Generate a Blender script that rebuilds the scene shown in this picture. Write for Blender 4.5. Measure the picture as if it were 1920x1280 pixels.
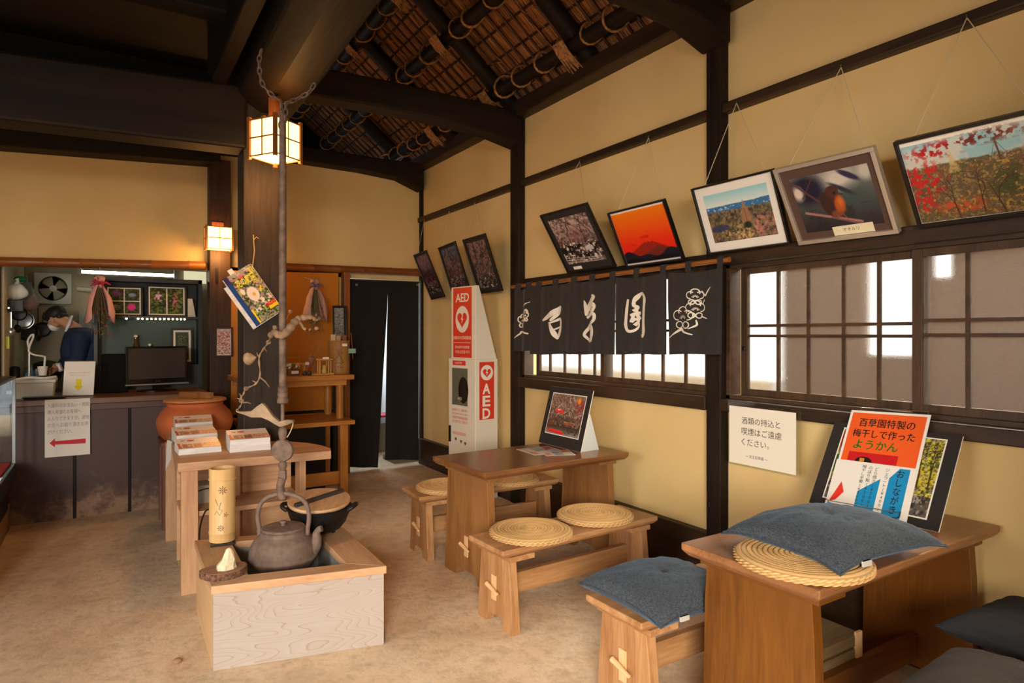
import bpy, math, random
import numpy as np
from mathutils import Vector, Matrix, Euler
random.seed(7)
S = bpy.context.scene
for o in list(bpy.data.objects): bpy.data.objects.remove(o)
COL = S.collection
PI = math.pi

# ------------------------------------------------------------------ camera, world, light, exposure
CAM_H, FOC, HX, HY = 1.5, 1220.0, 960.0, 628.0          # metres; pixels of the 1920x1280 frame
YAW = math.atan(760 / 1220)
cd = bpy.data.cameras.new('camera'); cam = bpy.data.objects.new('camera', cd); COL.objects.link(cam)
cam.location = (0, 0, CAM_H); cam.rotation_euler = (PI/2, 0, -YAW)
cd.sensor_width = 36; cd.lens = FOC / 1920 * 36; cd.shift_y = (HY - 640) / 1920
cd.clip_start = .05
S.camera = cam
S.view_settings.view_transform = 'Standard'; S.view_settings.look = 'None'
S.view_settings.gamma = 1; S.view_settings.use_curve_mapping = False
S.view_settings.exposure = -0.08
W = bpy.data.worlds.new('sky'); S.world = W; W.use_nodes = True
bg = W.node_tree.nodes['Background']; bg.inputs[0].default_value = (.80, .88, 1, 1); bg.inputs[1].default_value = 3.2
def area(name, loc, aim, sx, sy, power, col, spread=180):
    l = bpy.data.lights.new(name, 'AREA'); l.shape = 'RECTANGLE'; l.size = sx; l.size_y = sy; l.energy = power; l.color = col
    l.spread = math.radians(spread)
    o = bpy.data.objects.new(name, l); COL.objects.link(o); o.location = loc
    o.rotation_euler = (Vector(aim) - Vector(loc)).to_track_quat('-Z', 'Y').to_euler(); return o
area('daylight_entrance', (-3.0, -4.2, 2.6), (2.0, 3.0, .6), 3.0, 2.0, 1440, (1, .87, .72))
area('daylight_side_door', (-4.8, 1.0, 2.7), (2.2, 2.9, .5), 2.4, 1.6, 190, (1, .90, .76))
area('daylight_over_windows', (6.6, 2.3, 4.6), (1.4, 2.6, 0), 4.5, 2.6, 900, (1, .96, .90))
area('back_room_daylight', (2.8, 8.9, 1.6), (2.8, 7.2, 1.3), .8, 1.6, 22, (.8, .9, 1))

# ------------------------------------------------------------------ view rays of the photograph's camera -> points in the room
FW = Vector((math.sin(YAW), math.cos(YAW), 0)); RT = Vector((math.cos(YAW), -math.sin(YAW), 0)); UP = Vector((0, 0, 1))
CAM = Vector((0, 0, CAM_H))
def ray(x, y): return FW + RT * ((x - HX) / FOC) + UP * ((HY - y) / FOC)
def onz(x, y, z=0): v = ray(x, y); return CAM + v * ((z - CAM_H) / v.z)
def onx(x, y, X=3.2): v = ray(x, y); return CAM + v * (X / v.x)
def ony(x, y, Y=7.23): v = ray(x, y); return CAM + v * (Y / v.y)
def atd(x, y, d): return CAM + ray(x, y) * d
ZF = -.035

# ------------------------------------------------------------------ objects
def tag(o, label=None, cat=None, group=None, kind=None):
    if label: o['label'] = label
    if cat: o['category'] = cat
    if group: o['group'] = group
    if kind: o['kind'] = kind
    return o
def thing(name, label, cat, loc=(0, 0, 0), rz=0, group=None, M=None):
    o = bpy.data.objects.new(name, None); COL.objects.link(o); o.empty_display_size = .05
    if M is not None: o.matrix_world = M
    else: o.location = loc; o.rotation_euler = (0, 0, rz)
    return tag(o, label, cat, group)
def frame3(o, u, v):
    u = Vector(u).normalized(); v = Vector(v); v = (v - u * v.dot(u)).normalized(); n = u.cross(v)
    M = Matrix.Identity(4)
    for i in range(3): M[i][0], M[i][1], M[i][2], M[i][3] = u[i], v[i], n[i], o[i]
    return M
class MB:
    def __init__(s): s.v = []; s.f = []
    def add(s, vs, fs):
        k = len(s.v); s.v += [tuple(p) for p in vs]; s.f += [tuple(i + k for i in f) for f in fs]; return s
    def hexa(s, p):      # 4 bottom, 4 top (same winding, counter-clockwise from above)
        return s.add(p, [(3, 2, 1, 0), (4, 5, 6, 7), (0, 1, 5, 4), (1, 2, 6, 5), (2, 3, 7, 6), (3, 0, 4, 7)])
    def box(s, x0, y0, z0, x1, y1, z1):
        return s.hexa([(x0, y0, z0), (x1, y0, z0), (x1, y1, z0), (x0, y1, z0), (x0, y0, z1), (x1, y0, z1), (x1, y1, z1), (x0, y1, z1)])
    def prism(s, poly, a, b, axis='z'):
        f = {'z': lambda p, t: (p[0], p[1], t), 'y': lambda p, t: (p[0], t, p[1]), 'x': lambda p, t: (t, p[0], p[1])}[axis]
        n = len(poly); vs = [f(p, a) for p in poly] + [f(p, b) for p in poly]
        fs = [tuple(range(n))[::-1], tuple(range(n, 2 * n))] + [(i, (i + 1) % n, (i + 1) % n + n, i + n) for i in range(n)]
        return s.add(vs, fs)
    def bar(s, p, q, w, h, up=(0, 0, 1)):
        p, q = Vector(p), Vector(q); d = (q - p).normalized(); u = Vector(up)
        if abs(d.dot(u)) > .99: u = Vector((1, 0, 0))
        x = d.cross(u).normalized() * (w / 2); y = x.cross(d).normalized() * (h / 2)
        return s.hexa([p - x - y, p + x - y, p + x + y, p - x + y, q - x - y, q + x - y, q + x + y, q - x + y])
    def tube(s, path, r, n=10, cap=True, closed=False, sx=1.0):
        P = [Vector(p) for p in path]; m = len(P); R = r if hasattr(r, '__len__') else [r] * m
        ref = None; vs = []; fs = []
        for i in range(m):
            if closed: t = P[(i + 1) % m] - P[i - 1]
            else: t = P[min(i + 1, m - 1)] - P[max(i - 1, 0)]
            t.normalize()
            if ref is None:
                ref = Vector((0, 0, 1)) if abs(t.z) < .9 else Vector((1, 0, 0))
            a = (ref - t * ref.dot(t)).normalized(); b = t.cross(a); ref = a
            for k in range(n):
                g = 2 * PI * k / n; vs.append(P[i] + (a * math.cos(g) * sx + b * math.sin(g)) * R[i])
        for i in range(m if closed else m - 1):
            j = (i + 1) % m
            for k in range(n): fs.append((i * n + k, i * n + (k + 1) % n, j * n + (k + 1) % n, j * n + k))
        if cap and not closed: fs += [tuple(range(n))[::-1], tuple(range((m - 1) * n, m * n))]
        return s.add(vs, fs)
    def lathe(s, prof, n=32, c=(0, 0, 0), sx=1, sy=1, rot=None):
        vs = []; fs = []; m = len(prof)
        for r, z in prof:
            for k in range(n):
                g = 2 * PI * k / n; p = Vector((r * math.cos(g) * sx, r * math.sin(g) * sy, z))
                if rot is not None: p = rot @ p
                vs.append(p + Vector(c))
        for i in range(m - 1):
            for k in range(n): fs.append((i * n + k, i * n + (k + 1) % n, (i + 1) * n + (k + 1) % n, (i + 1) * n + k))
        fs += [tuple(range(n))[::-1], tuple(range((m - 1) * n, m * n))]
        return s.add(vs, fs)
    def ball(s, c, rx, ry=None, rz=None, n=20, m=12, rot=None):
        ry = ry or rx; rz = rz or rx
        pr = [(max(1e-4, math.sin(PI * i / m)), -math.cos(PI * i / m)) for i in range(m + 1)]
        vs = []; k0 = MB().lathe(pr, n)
        for x, y, z in k0.v:
            p = Vector((x * rx, y * ry, z * rz)); p = rot @ p if rot is not None else p
            vs.append(p + Vector(c))
        return s.add(vs, k0.f)
    def build(s, name, mat, parent=None, bevel=0, smooth=None, seg=2):
        me = bpy.data.meshes.new(name); me.from_pydata(s.v, [], s.f); me.update()
        o = bpy.data.objects.new(name, me); COL.objects.link(o)
        if mat: me.materials.append(mat)
        if parent: o.parent = parent
        if smooth:
            for p in me.polygons: p.use_smooth = True
            me.set_sharp_from_angle(angle=math.radians(smooth))
        if bevel:
            b = o.modifiers.new('bevel', 'BEVEL'); b.width = bevel; b.segments = seg; b.limit_method = 'ANGLE'; b.angle_limit = .6
        return o
def struct(o, **k): return tag(o, kind='structure', **k)
def smooth_path(pts, n=6):      # Catmull-Rom
    P = [Vector(p) for p in pts]; P = [P[0] * 2 - P[1]] + P + [P[-1] * 2 - P[-2]]; out = []
    for i in range(1, len(P) - 2):
        a, b, c, d = P[i-1:i+3]
        for k in range(n):
            t = k / n; out.append(.5 * ((2*b) + (c-a)*t + (2*a-5*b+4*c-d)*t*t + (3*b-a-3*c+d)*t**3))
    out.append(P[-2]); return out
def kids(o): return [c for c in COL.objects if c.parent == o]
def copy_thing(o, label, loc=None, rz=None, group=None):
    def cp(x, par):
        c = x.copy(); COL.objects.link(c)
        if par: c.parent = par; c.matrix_parent_inverse = x.matrix_parent_inverse.copy()
        for ch in kids(x): cp(ch, c)
        return c
    c = cp(o, None); c['label'] = label
    if loc is not None: c.location = loc
    if rz is not None: c.rotation_euler = (0, 0, rz)
    if group: c['group'] = group
    return c

# ------------------------------------------------------------------ materials
def lin(c):
    return tuple(((x / 12.92) if x <= .04045 else ((x + .055) / 1.055) ** 2.4) for x in (v / 255 for v in c))
def c4(c): return (*lin(c), 1)
_M = {}
def nodes(name):
    m = bpy.data.materials.new(name); m.use_nodes = True; nt = m.node_tree
    return m, nt, nt.nodes['Principled BSDF'], nt.links.new
def mat(name, c, rough=.6, metal=0, spec=.5, emit=0, alpha=1, noise=0, nscale=20, bump=0, sheen=0, trans=0, coat=0):
    if name in _M: return _M[name]
    m, nt, b, L = nodes(name); _M[name] = m
    b.inputs['Base Color'].default_value = c4(c); b.inputs['Roughness'].default_value = rough
    b.inputs['Metallic'].default_value = metal; b.inputs['Specular IOR Level'].default_value = spec
    b.inputs['Sheen Weight'].default_value = sheen; b.inputs['Transmission Weight'].default_value = trans; b.inputs['Coat Weight'].default_value = coat
    if emit: b.inputs['Emission Color'].default_value = c4(c); b.inputs['Emission Strength'].default_value = emit
    b.inputs['Alpha'].default_value = alpha
    if noise or bump:
        tc = nt.nodes.new('ShaderNodeTexCoord'); n = nt.nodes.new('ShaderNodeTexNoise'); n.inputs['Scale'].default_value = nscale; n.inputs['Detail'].default_value = 6
        L(tc.outputs['Object'], n.inputs['Vector'])
        if noise:
            r = nt.nodes.new('ShaderNodeValToRGB'); r.color_ramp.elements[0].position = .3; r.color_ramp.elements[1].position = .72
            r.color_ramp.elements[0].color = c4([v * (1 - noise) for v in c]); r.color_ramp.elements[1].color = c4([min(255, v * (1 + noise * .6)) for v in c])
            L(n.outputs['Fac'], r.inputs['Fac']); L(r.outputs['Color'], b.inputs['Base Color'])
        if bump:
            bp = nt.nodes.new('ShaderNodeBump'); bp.inputs['Strength'].default_value = bump; bp.inputs['Distance'].default_value = .01
            L(n.outputs['Fac'], bp.inputs['Height']); L(bp.outputs['Normal'], b.inputs['Normal'])
    return m
def wood(name, c1, c2, axis='x', scale=9, rough=.5, dist=2.0, spec=.4, bump=.08, fine=.35, c3=None):
    key = name + axis
    if key in _M: return _M[key]
    m, nt, b, L = nodes(key); _M[key] = m
    N = nt.nodes.new; tc = N('ShaderNodeTexCoord'); mp = N('ShaderNodeMapping'); L(tc.outputs['Object'], mp.inputs['Vector'])
    st = {'x': (.09, 1, 1), 'y': (1, .09, 1), 'z': (1, 1, .09)}[axis]; mp.inputs['Scale'].default_value = st
    n1 = N('ShaderNodeTexNoise'); n1.inputs['Scale'].default_value = scale; n1.inputs['Detail'].default_value = 5; n1.inputs['Distortion'].default_value = dist * .3
    n2 = N('ShaderNodeTexNoise'); n2.inputs['Scale'].default_value = scale * 9; n2.inputs['Detail'].default_value = 4
    n3 = N('ShaderNodeTexNoise'); n3.inputs['Scale'].default_value = 1.7; n3.inputs['Detail'].default_value = 5
    L(mp.outputs[0], n1.inputs['Vector']); L(mp.outputs[0], n2.inputs['Vector']); L(tc.outputs['Object'], n3.inputs['Vector'])
    mx = N('ShaderNodeMix'); mx.data_type = 'FLOAT'; mx.inputs[0].default_value = fine
    L(n1.outputs['Fac'], mx.inputs[2]); L(n2.outputs['Fac'], mx.inputs[3])
    r = N('ShaderNodeValToRGB'); e = r.color_ramp.elements
    e[0].position = .36; e[0].color = c4(c2); e[1].position = .62; e[1].color = c4(c1)
    L(mx.outputs[0], r.inputs['Fac'])
    out = r.outputs['Color']
    if c3:
        r3 = N('ShaderNodeValToRGB'); r3.color_ramp.elements[0].position = .45; r3.color_ramp.elements[1].position = .68
        mc = N('ShaderNodeMix'); mc.data_type = 'RGBA'; mc.inputs[7].default_value = c4(c3)
        L(n3.outputs['Fac'], r3.inputs['Fac']); L(r3.outputs['Color'], mc.inputs[0]); L(out, mc.inputs[6]); out = mc.outputs[2]
    L(out, b.inputs['Base Color'])
    b.inputs['Roughness'].default_value = rough; b.inputs['Specular IOR Level'].default_value = spec
    bp = N('ShaderNodeBump'); bp.inputs['Strength'].default_value = bump; bp.inputs['Distance'].default_value = .01
    L(mx.outputs[0], bp.inputs['Height']); L(bp.outputs['Normal'], b.inputs['Normal'])
    return m
def dark(axis): return wood('dark_timber', (42, 30, 21), (20, 14, 10), axis, 7, .6, spec=.2, bump=.25)
def soot(axis): return wood('sooty_timber', (25, 19, 14), (14, 11, 8), axis, 7, .65, spec=.15, bump=.25)
def brown(axis): return wood('brown_timber', (64, 43, 26), (34, 23, 14), axis, 8, .5, spec=.4, bump=.15)
def sash(axis): return wood('sash_wood', (84, 61, 40), (54, 38, 24), axis, 10, .5)
def tablew(axis): return wood('oiled_cedar', (158, 112, 66), (122, 80, 42), axis, 10, .42, c3=(138, 94, 54))
def worntop(axis): return wood('worn_top', (158, 110, 70), (116, 76, 45), axis, 10, .3, spec=.5, bump=.03, c3=(128, 86, 52))
def honeyw(axis): return wood('honey_cedar', (122, 75, 24), (90, 52, 14), axis, 10, .36, c3=(104, 62, 18))
def tabletop(axis): return wood('oiled_top', (140, 94, 55), (100, 64, 36), axis, 10, .26, spec=.55, bump=.03, c3=(115, 75, 44))
def benchw(axis): return wood('worn_bench', (186, 142, 96), (146, 100, 60), axis, 11, .55, c3=(166, 124, 86))
def pale(axis): return wood('pale_hinoki', (222, 186, 140), (200, 158, 110), axis, 9, .5, c3=(210, 172, 130))
def newcedar(axis): return wood('fresh_cedar', (206, 164, 124), (178, 134, 98), axis, 9, .5)
def amber(axis): return wood('amber_pine', (190, 128, 56), (158, 98, 36), axis, 9, .42)
def bamboo_m(axis): return wood('aged_bamboo', (150, 92, 42), (112, 64, 28), axis, 6, .35, bump=.02)
def plaster():
    if 'plaster' in _M: return _M['plaster']
    m, nt, b, L = nodes('plaster'); _M['plaster'] = m; N = nt.nodes.new
    tc = N('ShaderNodeTexCoord'); n = N('ShaderNodeTexNoise'); n.inputs['Scale'].default_value = 1.3; n.inputs['Detail'].default_value = 8
    f = N('ShaderNodeTexNoise'); f.inputs['Scale'].default_value = 160
    L(tc.outputs['Object'], n.inputs['Vector']); L(tc.outputs['Object'], f.inputs['Vector'])
    r = N('ShaderNodeValToRGB'); e = r.color_ramp.elements; e[0].position = .3; e[0].color = c4((216, 186, 126)); e[1].position = .7; e[1].color = c4((228, 200, 142))
    L(n.outputs['Fac'], r.inputs['Fac']); L(r.outputs['Color'], b.inputs['Base Color']); b.inputs['Roughness'].default_value = .9; b.inputs['Specular IOR Level'].default_value = .15
    bp = N('ShaderNodeBump'); bp.inputs['Strength'].default_value = .06; bp.inputs['Distance'].default_value = .004
    L(f.outputs['Fac'], bp.inputs['Height']); L(bp.outputs['Normal'], b.inputs['Normal']); return m
def earth():
    m, nt, b, L = nodes('packed_earth'); N = nt.nodes.new
    tc = N('ShaderNodeTexCoord'); a = N('ShaderNodeTexNoise'); a.inputs['Scale'].default_value = 2.2; a.inputs['Detail'].default_value = 9; a.inputs['Roughness'].default_value = .62; a.inputs['Distortion'].default_value = .6
    q = N('ShaderNodeTexNoise'); q.inputs['Scale'].default_value = 17; q.inputs['Detail'].default_value = 8; q.inputs['Roughness'].default_value = .7
    for x in (a, q): L(tc.outputs['Object'], x.inputs['Vector'])
    r = N('ShaderNodeValToRGB'); e = r.color_ramp.elements; e[0].position = .28; e[0].color = c4((202, 175, 145)); e[1].position = .75; e[1].color = c4((234, 213, 186))
    x = e.new(.5); x.color = c4((222, 196, 164))
    L(a.outputs['Fac'], r.inputs['Fac'])
    r2 = N('ShaderNodeValToRGB'); e = r2.color_ramp.elements; e[0].position = .36; e[0].color = (.45, .42, .4, 1); e[1].position = .52; e[1].color = (1, 1, 1, 1)
    L(q.outputs['Fac'], r2.inputs['Fac'])
    mx = N('ShaderNodeMix'); mx.data_type = 'RGBA'; mx.blend_type = 'MULTIPLY'; mx.inputs[0].default_value = .38
    L(r.outputs['Color'], mx.inputs[6]); L(r2.outputs['Color'], mx.inputs[7]); L(mx.outputs[2], b.inputs['Base Color'])
    b.inputs['Roughness'].default_value = .82; b.inputs['Specular IOR Level'].default_value = .25
    bp = N('ShaderNodeBump'); bp.inputs['Strength'].default_value = .45; bp.inputs['Distance'].default_value = .012
    L(q.outputs['Fac'], bp.inputs['Height']); L(bp.outputs['Normal'], b.inputs['Normal']); return m
def thatch():
    m, nt, b, L = nodes('thatch_reed'); N = nt.nodes.new
    tc = N('ShaderNodeTexCoord'); mp = N('ShaderNodeMapping'); mp.inputs['Scale'].default_value = (1.2, 26, 1.2); L(tc.outputs['Object'], mp.inputs['Vector'])
    n = N('ShaderNodeTexNoise'); n.inputs['Scale'].default_value = 4; n.inputs['Detail'].default_value = 6; L(mp.outputs[0], n.inputs['Vector'])
    r = N('ShaderNodeValToRGB'); e = r.color_ramp.elements; e[0].position = .35; e[0].color = c4((84, 48, 22)); e[1].position = .68; e[1].color = c4((232, 156, 84))
    L(n.outputs['Fac'], r.inputs['Fac']); L(r.outputs['Color'], b.inputs['Base Color']); b.inputs['Roughness'].default_value = .9
    bp = N('ShaderNodeBump'); bp.inputs['Strength'].default_value = .8; bp.inputs['Distance'].default_value = .02
    L(n.outputs['Fac'], bp.inputs['Height']); L(bp.outputs['Normal'], b.inputs['Normal']); return m
def frosted():
    if 'frosted' in _M: return _M['frosted']
    m, nt, b, L = nodes('frosted_glass'); _M['frosted'] = m; N = nt.nodes.new; nt.nodes.remove(b)
    out = nt.nodes['Material Output']
    tc = N('ShaderNodeTexCoord'); n = N('ShaderNodeTexNoise'); n.inputs['Scale'].default_value = 90; n.inputs['Detail'].default_value = 4
    mp = N('ShaderNodeMapping'); mp.inputs['Scale'].default_value = (1, 1, 2.2); L(tc.outputs['Object'], mp.inputs['Vector']); L(mp.outputs[0], n.inputs['Vector'])
    bp = N('ShaderNodeBump'); bp.inputs['Strength'].default_value = .9; bp.inputs['Distance'].default_value = .005; L(n.outputs['Fac'], bp.inputs['Height'])
    rf = N('ShaderNodeBsdfRefraction'); rf.inputs['IOR'].default_value = 1.02; rf.inputs['Roughness'].default_value = .16; rf.inputs['Color'].default_value = (.92, .85, .74, 1)
    tr = N('ShaderNodeBsdfTranslucent'); tr.inputs['Color'].default_value = (.75, .68, .58, 1)
    gl = N('ShaderNodeBsdfGlossy'); gl.inputs['Roughness'].default_value = .25
    df = N('ShaderNodeBsdfDiffuse'); df.inputs['Color'].default_value = (.5, .45, .38, 1)
    for x in (rf, gl): L(bp.outputs['Normal'], x.inputs['Normal'])
    tp = N('ShaderNodeBsdfTransparent'); tp.inputs['Color'].default_value = (.9, .86, .8, 1); ma = N('ShaderNodeMixShader'); ma.inputs[0].default_value = .4; L(rf.outputs[0], ma.inputs[1]); L(tp.outputs[0], ma.inputs[2])
    m0 = N('ShaderNodeMixShader'); m0.inputs[0].default_value = .03; L(ma.outputs[0], m0.inputs[1]); L(tr.outputs[0], m0.inputs[2])
    m1 = N('ShaderNodeMixShader'); m1.inputs[0].default_value = .05; L(m0.outputs[0], m1.inputs[1]); L(df.outputs[0], m1.inputs[2])
    m2 = N('ShaderNodeMixShader'); m2.inputs[0].default_value = .07; L(m1.outputs[0], m2.inputs[1]); L(gl.outputs[0], m2.inputs[2])
    L(m2.outputs[0], out.inputs[0]); return m
def clear_glass():
    if 'clear' in _M: return _M['clear']
    m, nt, b, L = nodes('clear_glass'); _M['clear'] = m; N = nt.nodes.new; nt.nodes.remove(b); out = nt.nodes['Material Output']
    t = N('ShaderNodeBsdfTransparent'); t.inputs[0].default_value = (.93, .96, .95, 1); g = N('ShaderNodeBsdfGlossy'); g.inputs['Roughness'].default_value = .05
    mx = N('ShaderNodeMixShader'); mx.inputs[0].default_value = .07; L(t.outputs[0], mx.inputs[1]); L(g.outputs[0], mx.inputs[2]); L(mx.outputs[0], out.inputs[0]); return m
def emis(name, c, s):
    if name in _M: return _M[name]
    m, nt, b, L = nodes(name); _M[name] = m
    b.inputs['Base Color'].default_value = c4(c); b.inputs['Emission Color'].default_value = c4(c); b.inputs['Emission Strength'].default_value = s; return m
def attr_mat(name, rough=.35, spec=.4):
    if name in _M: return _M[name]
    m, nt, b, L = nodes(name); _M[name] = m; a = nt.nodes.new('ShaderNodeAttribute'); a.attribute_name = 'Col'
    L(a.outputs['Color'], b.inputs['Base Color']); b.inputs['Roughness'].default_value = rough; b.inputs['Specular IOR Level'].default_value = spec; return m
iron = lambda: mat('cast_iron', (124, 104, 92), .75, .2, noise=.14, nscale=30, bump=.2)
black_paint = lambda: mat('black_lacquer', (18, 15, 13), .35)
white_paper = lambda: mat('white_paper', (236, 234, 228), .6)

# ------------------------------------------------------------------ printed pictures: a fine grid coloured by a small numpy painter
def vnoise(U, V, s, seed, s2=None):
    rg = np.random.RandomState(seed); n = int(max(s * U.max(), (s2 or s) * V.max())) + 3; g = rg.rand(n, n)
    x = U * s; y = V * (s2 or s); i = np.clip(x.astype(int), 0, n - 2); j = np.clip(y.astype(int), 0, n - 2); a = x - i; b = y - j
    a = a*a*(3-2*a); b = b*b*(3-2*b)
    return (g[j, i]*(1-a)+g[j, i+1]*a)*(1-b)+(g[j+1, i]*(1-a)+g[j+1, i+1]*a)*b
def fbm(U, V, s, seed, o=4):
    t = 0; w = 1; tot = 0
    for k in range(o): t = t + w * vnoise(U, V, s * 2**k, seed + k); tot += w; w *= .6
    return t / tot
class Paint:
    def __init__(s, asp, n=150):
        s.nx = n; s.ny = max(8, int(n / asp)); u = np.linspace(0, 1, s.nx + 1); v = np.linspace(0, 1, s.ny + 1)
        s.U, s.V = np.meshgrid(u, v); s.a = asp; s.c = np.zeros(s.U.shape + (3,))
    def put(s, col, m=1.0):
        m = np.clip(np.broadcast_to(np.asarray(m, float), s.U.shape), 0, 1)[..., None]; s.c = s.c * (1 - m) + np.array(col, float) * m; return s
    def ramp(s, stops, m=1.0, t=None):
        t = s.V if t is None else t; x = [k for k, _ in stops]
        col = np.stack([np.interp(t, x, [c[i] for _, c in stops]) for i in range(3)], -1)
        m = np.clip(np.broadcast_to(np.asarray(m, float), s.U.shape), 0, 1)[..., None]; s.c = s.c * (1 - m) + col * m; return s
    def ell(s, cx, cy, rx, ry, soft=.15, ang=0):
        x = (s.U - cx) * s.a; y = s.V - cy; ca, sa = math.cos(ang), math.sin(ang); X = x*ca + y*sa; Y = -x*sa + y*ca
        return np.clip((1 - np.sqrt((X/(rx*s.a))**2 + (Y/ry)**2)) / soft, 0, 1)
    def seg(s, x0, y0, x1, y1, w):
        x = s.U*s.a; x0 *= s.a; x1 *= s.a; dx, dy = x1-x0, y1-y0; t = np.clip(((x-x0)*dx+(s.V-y0)*dy)/(dx*dx+dy*dy+1e-9), 0, 1)
        d = np.hypot(x-x0-t*dx, s.V-y0-t*dy); return np.clip((w-d)/(w*.5), 0, 1)
    def rect(s, x0, y0, x1, y1): return ((s.U >= x0) & (s.U <= x1) & (s.V >= y0) & (s.V <= y1)) * 1.0
    def fb(s, sc, seed, o=4): return fbm(s.U * s.a if s.a > 1 else s.U, s.V if s.a > 1 else s.V / s.a, sc, seed, o)
    def th(s, n, a, b): return np.clip((n - a) / (b - a), 0, 1)
    def mesh(s, name, w, h, parent, x0=0, y0=0, z=0, rough=.35, bend=None):
        X = x0 + s.U * w; Y = y0 + s.V * h; Z = np.full_like(X, z) if bend is None else z + bend(s.U, s.V)
        vs = np.stack([X, Y, Z], -1).reshape(-1, 3); n = s.nx + 1
        fs = [(j*n+i, j*n+i+1, (j+1)*n+i+1, (j+1)*n+i) for j in range(s.ny) for i in range(s.nx)]
        me = bpy.data.meshes.new(name); me.from_pydata(vs.tolist(), [], fs); me.update()
        at = me.color_attributes.new('Col', 'FLOAT_COLOR', 'POINT')
        c = np.clip(s.c.reshape(-1, 3) / 255, 0, 1); l = np.where(c <= .04045, c/12.92, ((c+.055)/1.055)**2.4)
        at.data.foreach_set('color', np.concatenate([l, np.ones((len(l), 1))], 1).astype(np.float32).ravel())
        me.materials.append(attr_mat('print_r%d' % int(rough*100), rough)); o = bpy.data.objects.new(name, me); COL.objects.link(o); o.parent = parent; return o
def lettering(body, w, h, x, y, z, m, parent, name='lettering', bold=0, keep=True, vertical=False, rot=0, space=1.0):
    """words as raised mesh letters fitted into the box w x h whose lower left corner is (x, y)"""
    c = bpy.data.curves.new('t', 'FONT'); c.body = '\n'.join(body) if vertical else body; c.size = 1; c.offset = bold; c.extrude = 0.004
    c.align_x = 'CENTER' if vertical else 'LEFT'; c.space_line = space; c.resolution_u = 3
    o = bpy.data.objects.new('t', c); COL.objects.link(o); dg = bpy.context.evaluated_depsgraph_get()
    me = bpy.data.meshes.new_from_object(o.evaluated_get(dg)); bpy.data.objects.remove(o); bpy.data.curves.remove(c)
    me.name = name
    v = np.array([p.co[:] for p in me.vertices]); lo, hi = v.min(0), v.max(0); d = np.maximum(hi - lo, 1e-6)
    sx, sy = w / d[0], h / d[1]
    if keep: sx = sy = min(sx, sy)
    v = (v - lo) * [sx, sy, .1 * min(sx, sy)]
    if keep: v += [(w - d[0]*sx)/2 if vertical else 0, (h - d[1]*sy)/2, 0]
    if rot: v = np.stack([v[:, 0]*math.cos(rot)-v[:, 1]*math.sin(rot), v[:, 0]*math.sin(rot)+v[:, 1]*math.cos(rot), v[:, 2]], -1)
    v += [x, y, z]
    for p, q in zip(me.vertices, v): p.co = q
    me.materials.clear(); me.materials.append(m); o = bpy.data.objects.new(name, me); COL.objects.link(o); o.parent = parent; return o
def flat_poly(pts, z, m, parent, name, th=.0006):
    b = MB(); b.prism(pts, z, z + th, 'z'); return b.build(name, m, parent)
# ================================================================== the setting
b = MB(); n = 60
b.box(-4, -3, ZF - .2, 4.5, 10, ZF); floor = struct(b.build('floor', earth()))
PL = plaster()
XR = 3.22
b = MB()
b.box(XR, -1.8, ZF, 3.36, 5.03, 1.05)                 # under the windows
b.box(XR, -1.8, 2.0, 3.36, 5.03, 3.55)                # above the windows
b.box(XR, 5.03, ZF, 3.36, 7.30, 3.55); b.box(XR, -1.8, 1.05, 3.36, .05, 2.0); b.box(XR, 2.66, 1.05, 3.36, 2.80, 2.0); b.box(XR, 4.93, 1.05, 3.36, 5.03, 2.0)
struct(b.build('wall_right', PL))
b = MB(); YB = 7.23
b.box(-2.4, YB, 2.15, 3.36, YB + .12, 3.4); b.box(1.03, YB, ZF, 2.26, YB + .12, 2.2); b.box(-2.4, YB, ZF, -.86, YB + .12, 2.2)
struct(b.build('wall_back', PL))
b = MB(); b.box(-2.5, -1.8, ZF, -2.4, .1, 3.6); b.box(-2.5, 2.5, ZF, -2.4, 7.3, 3.6); b.box(-2.5, .1, 2.3, -2.4, 2.5, 3.6); struct(b.build('wall_left', PL))
b = MB(); b.box(-2.5, -1.9, ZF, -2.15, -1.8, 6.3); b.box(-.25, -1.9, ZF, 3.4, -1.8, 6.3); b.box(-2.15, -1.9, 2.3, -.25, -1.8, 6.3); struct(b.build('wall_front', PL))
# dark boarded ceiling of the left aisle, and the open thatched slope of the right aisle
b = MB(); b.box(-2.5, -1.9, 3.62, .72, 7.3, 3.7); b.box(.70, -1.9, 3.62, .74, 9.2, 6.3); b.box(.7, 9.15, 3.1, 3.6, 9.2, 6.3); b.box(-2.5, 7.3, 3.3, .72, 9.2, 3.36)
struct(b.build('ceiling', soot('x')))
SL = .8; RN = Vector((SL, 0, 1)).normalized(); RU = Vector((-1, 0, SL)).normalized()
def roof(s, y, off=0): return Vector((3.2, y, 3.5)) + RU * s + RN * off
b = MB(); b.hexa([roof(-.25, -1.9, .2), roof(-.25, 9.2, .2), roof(3.3, 9.2, .2), roof(3.3, -1.9, .2), roof(-.25, -1.9, .4), roof(-.25, 9.2, .4), roof(3.3, 9.2, .4), roof(3.3, -1.9, .4)])
th_ = struct(b.build('ceiling', thatch()))
bt = wood('roof_bamboo', (96, 54, 27), (46, 26, 14), 'x', 8, .5)
for k in range(58):
    y = 1.9 + k * .125 + random.uniform(-.02, .02); b = MB(); r = random.uniform(.01, .016)
    b.tube([roof(-.1, y, .155), roof(3.0, y + random.uniform(-.05, .05), .155)], r, 6); b.build('bamboo_batten', bt, th_, smooth=40)
rd = wood('reed_brown', (64, 38, 20), (34, 20, 12), 'y', 8, .7)
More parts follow.
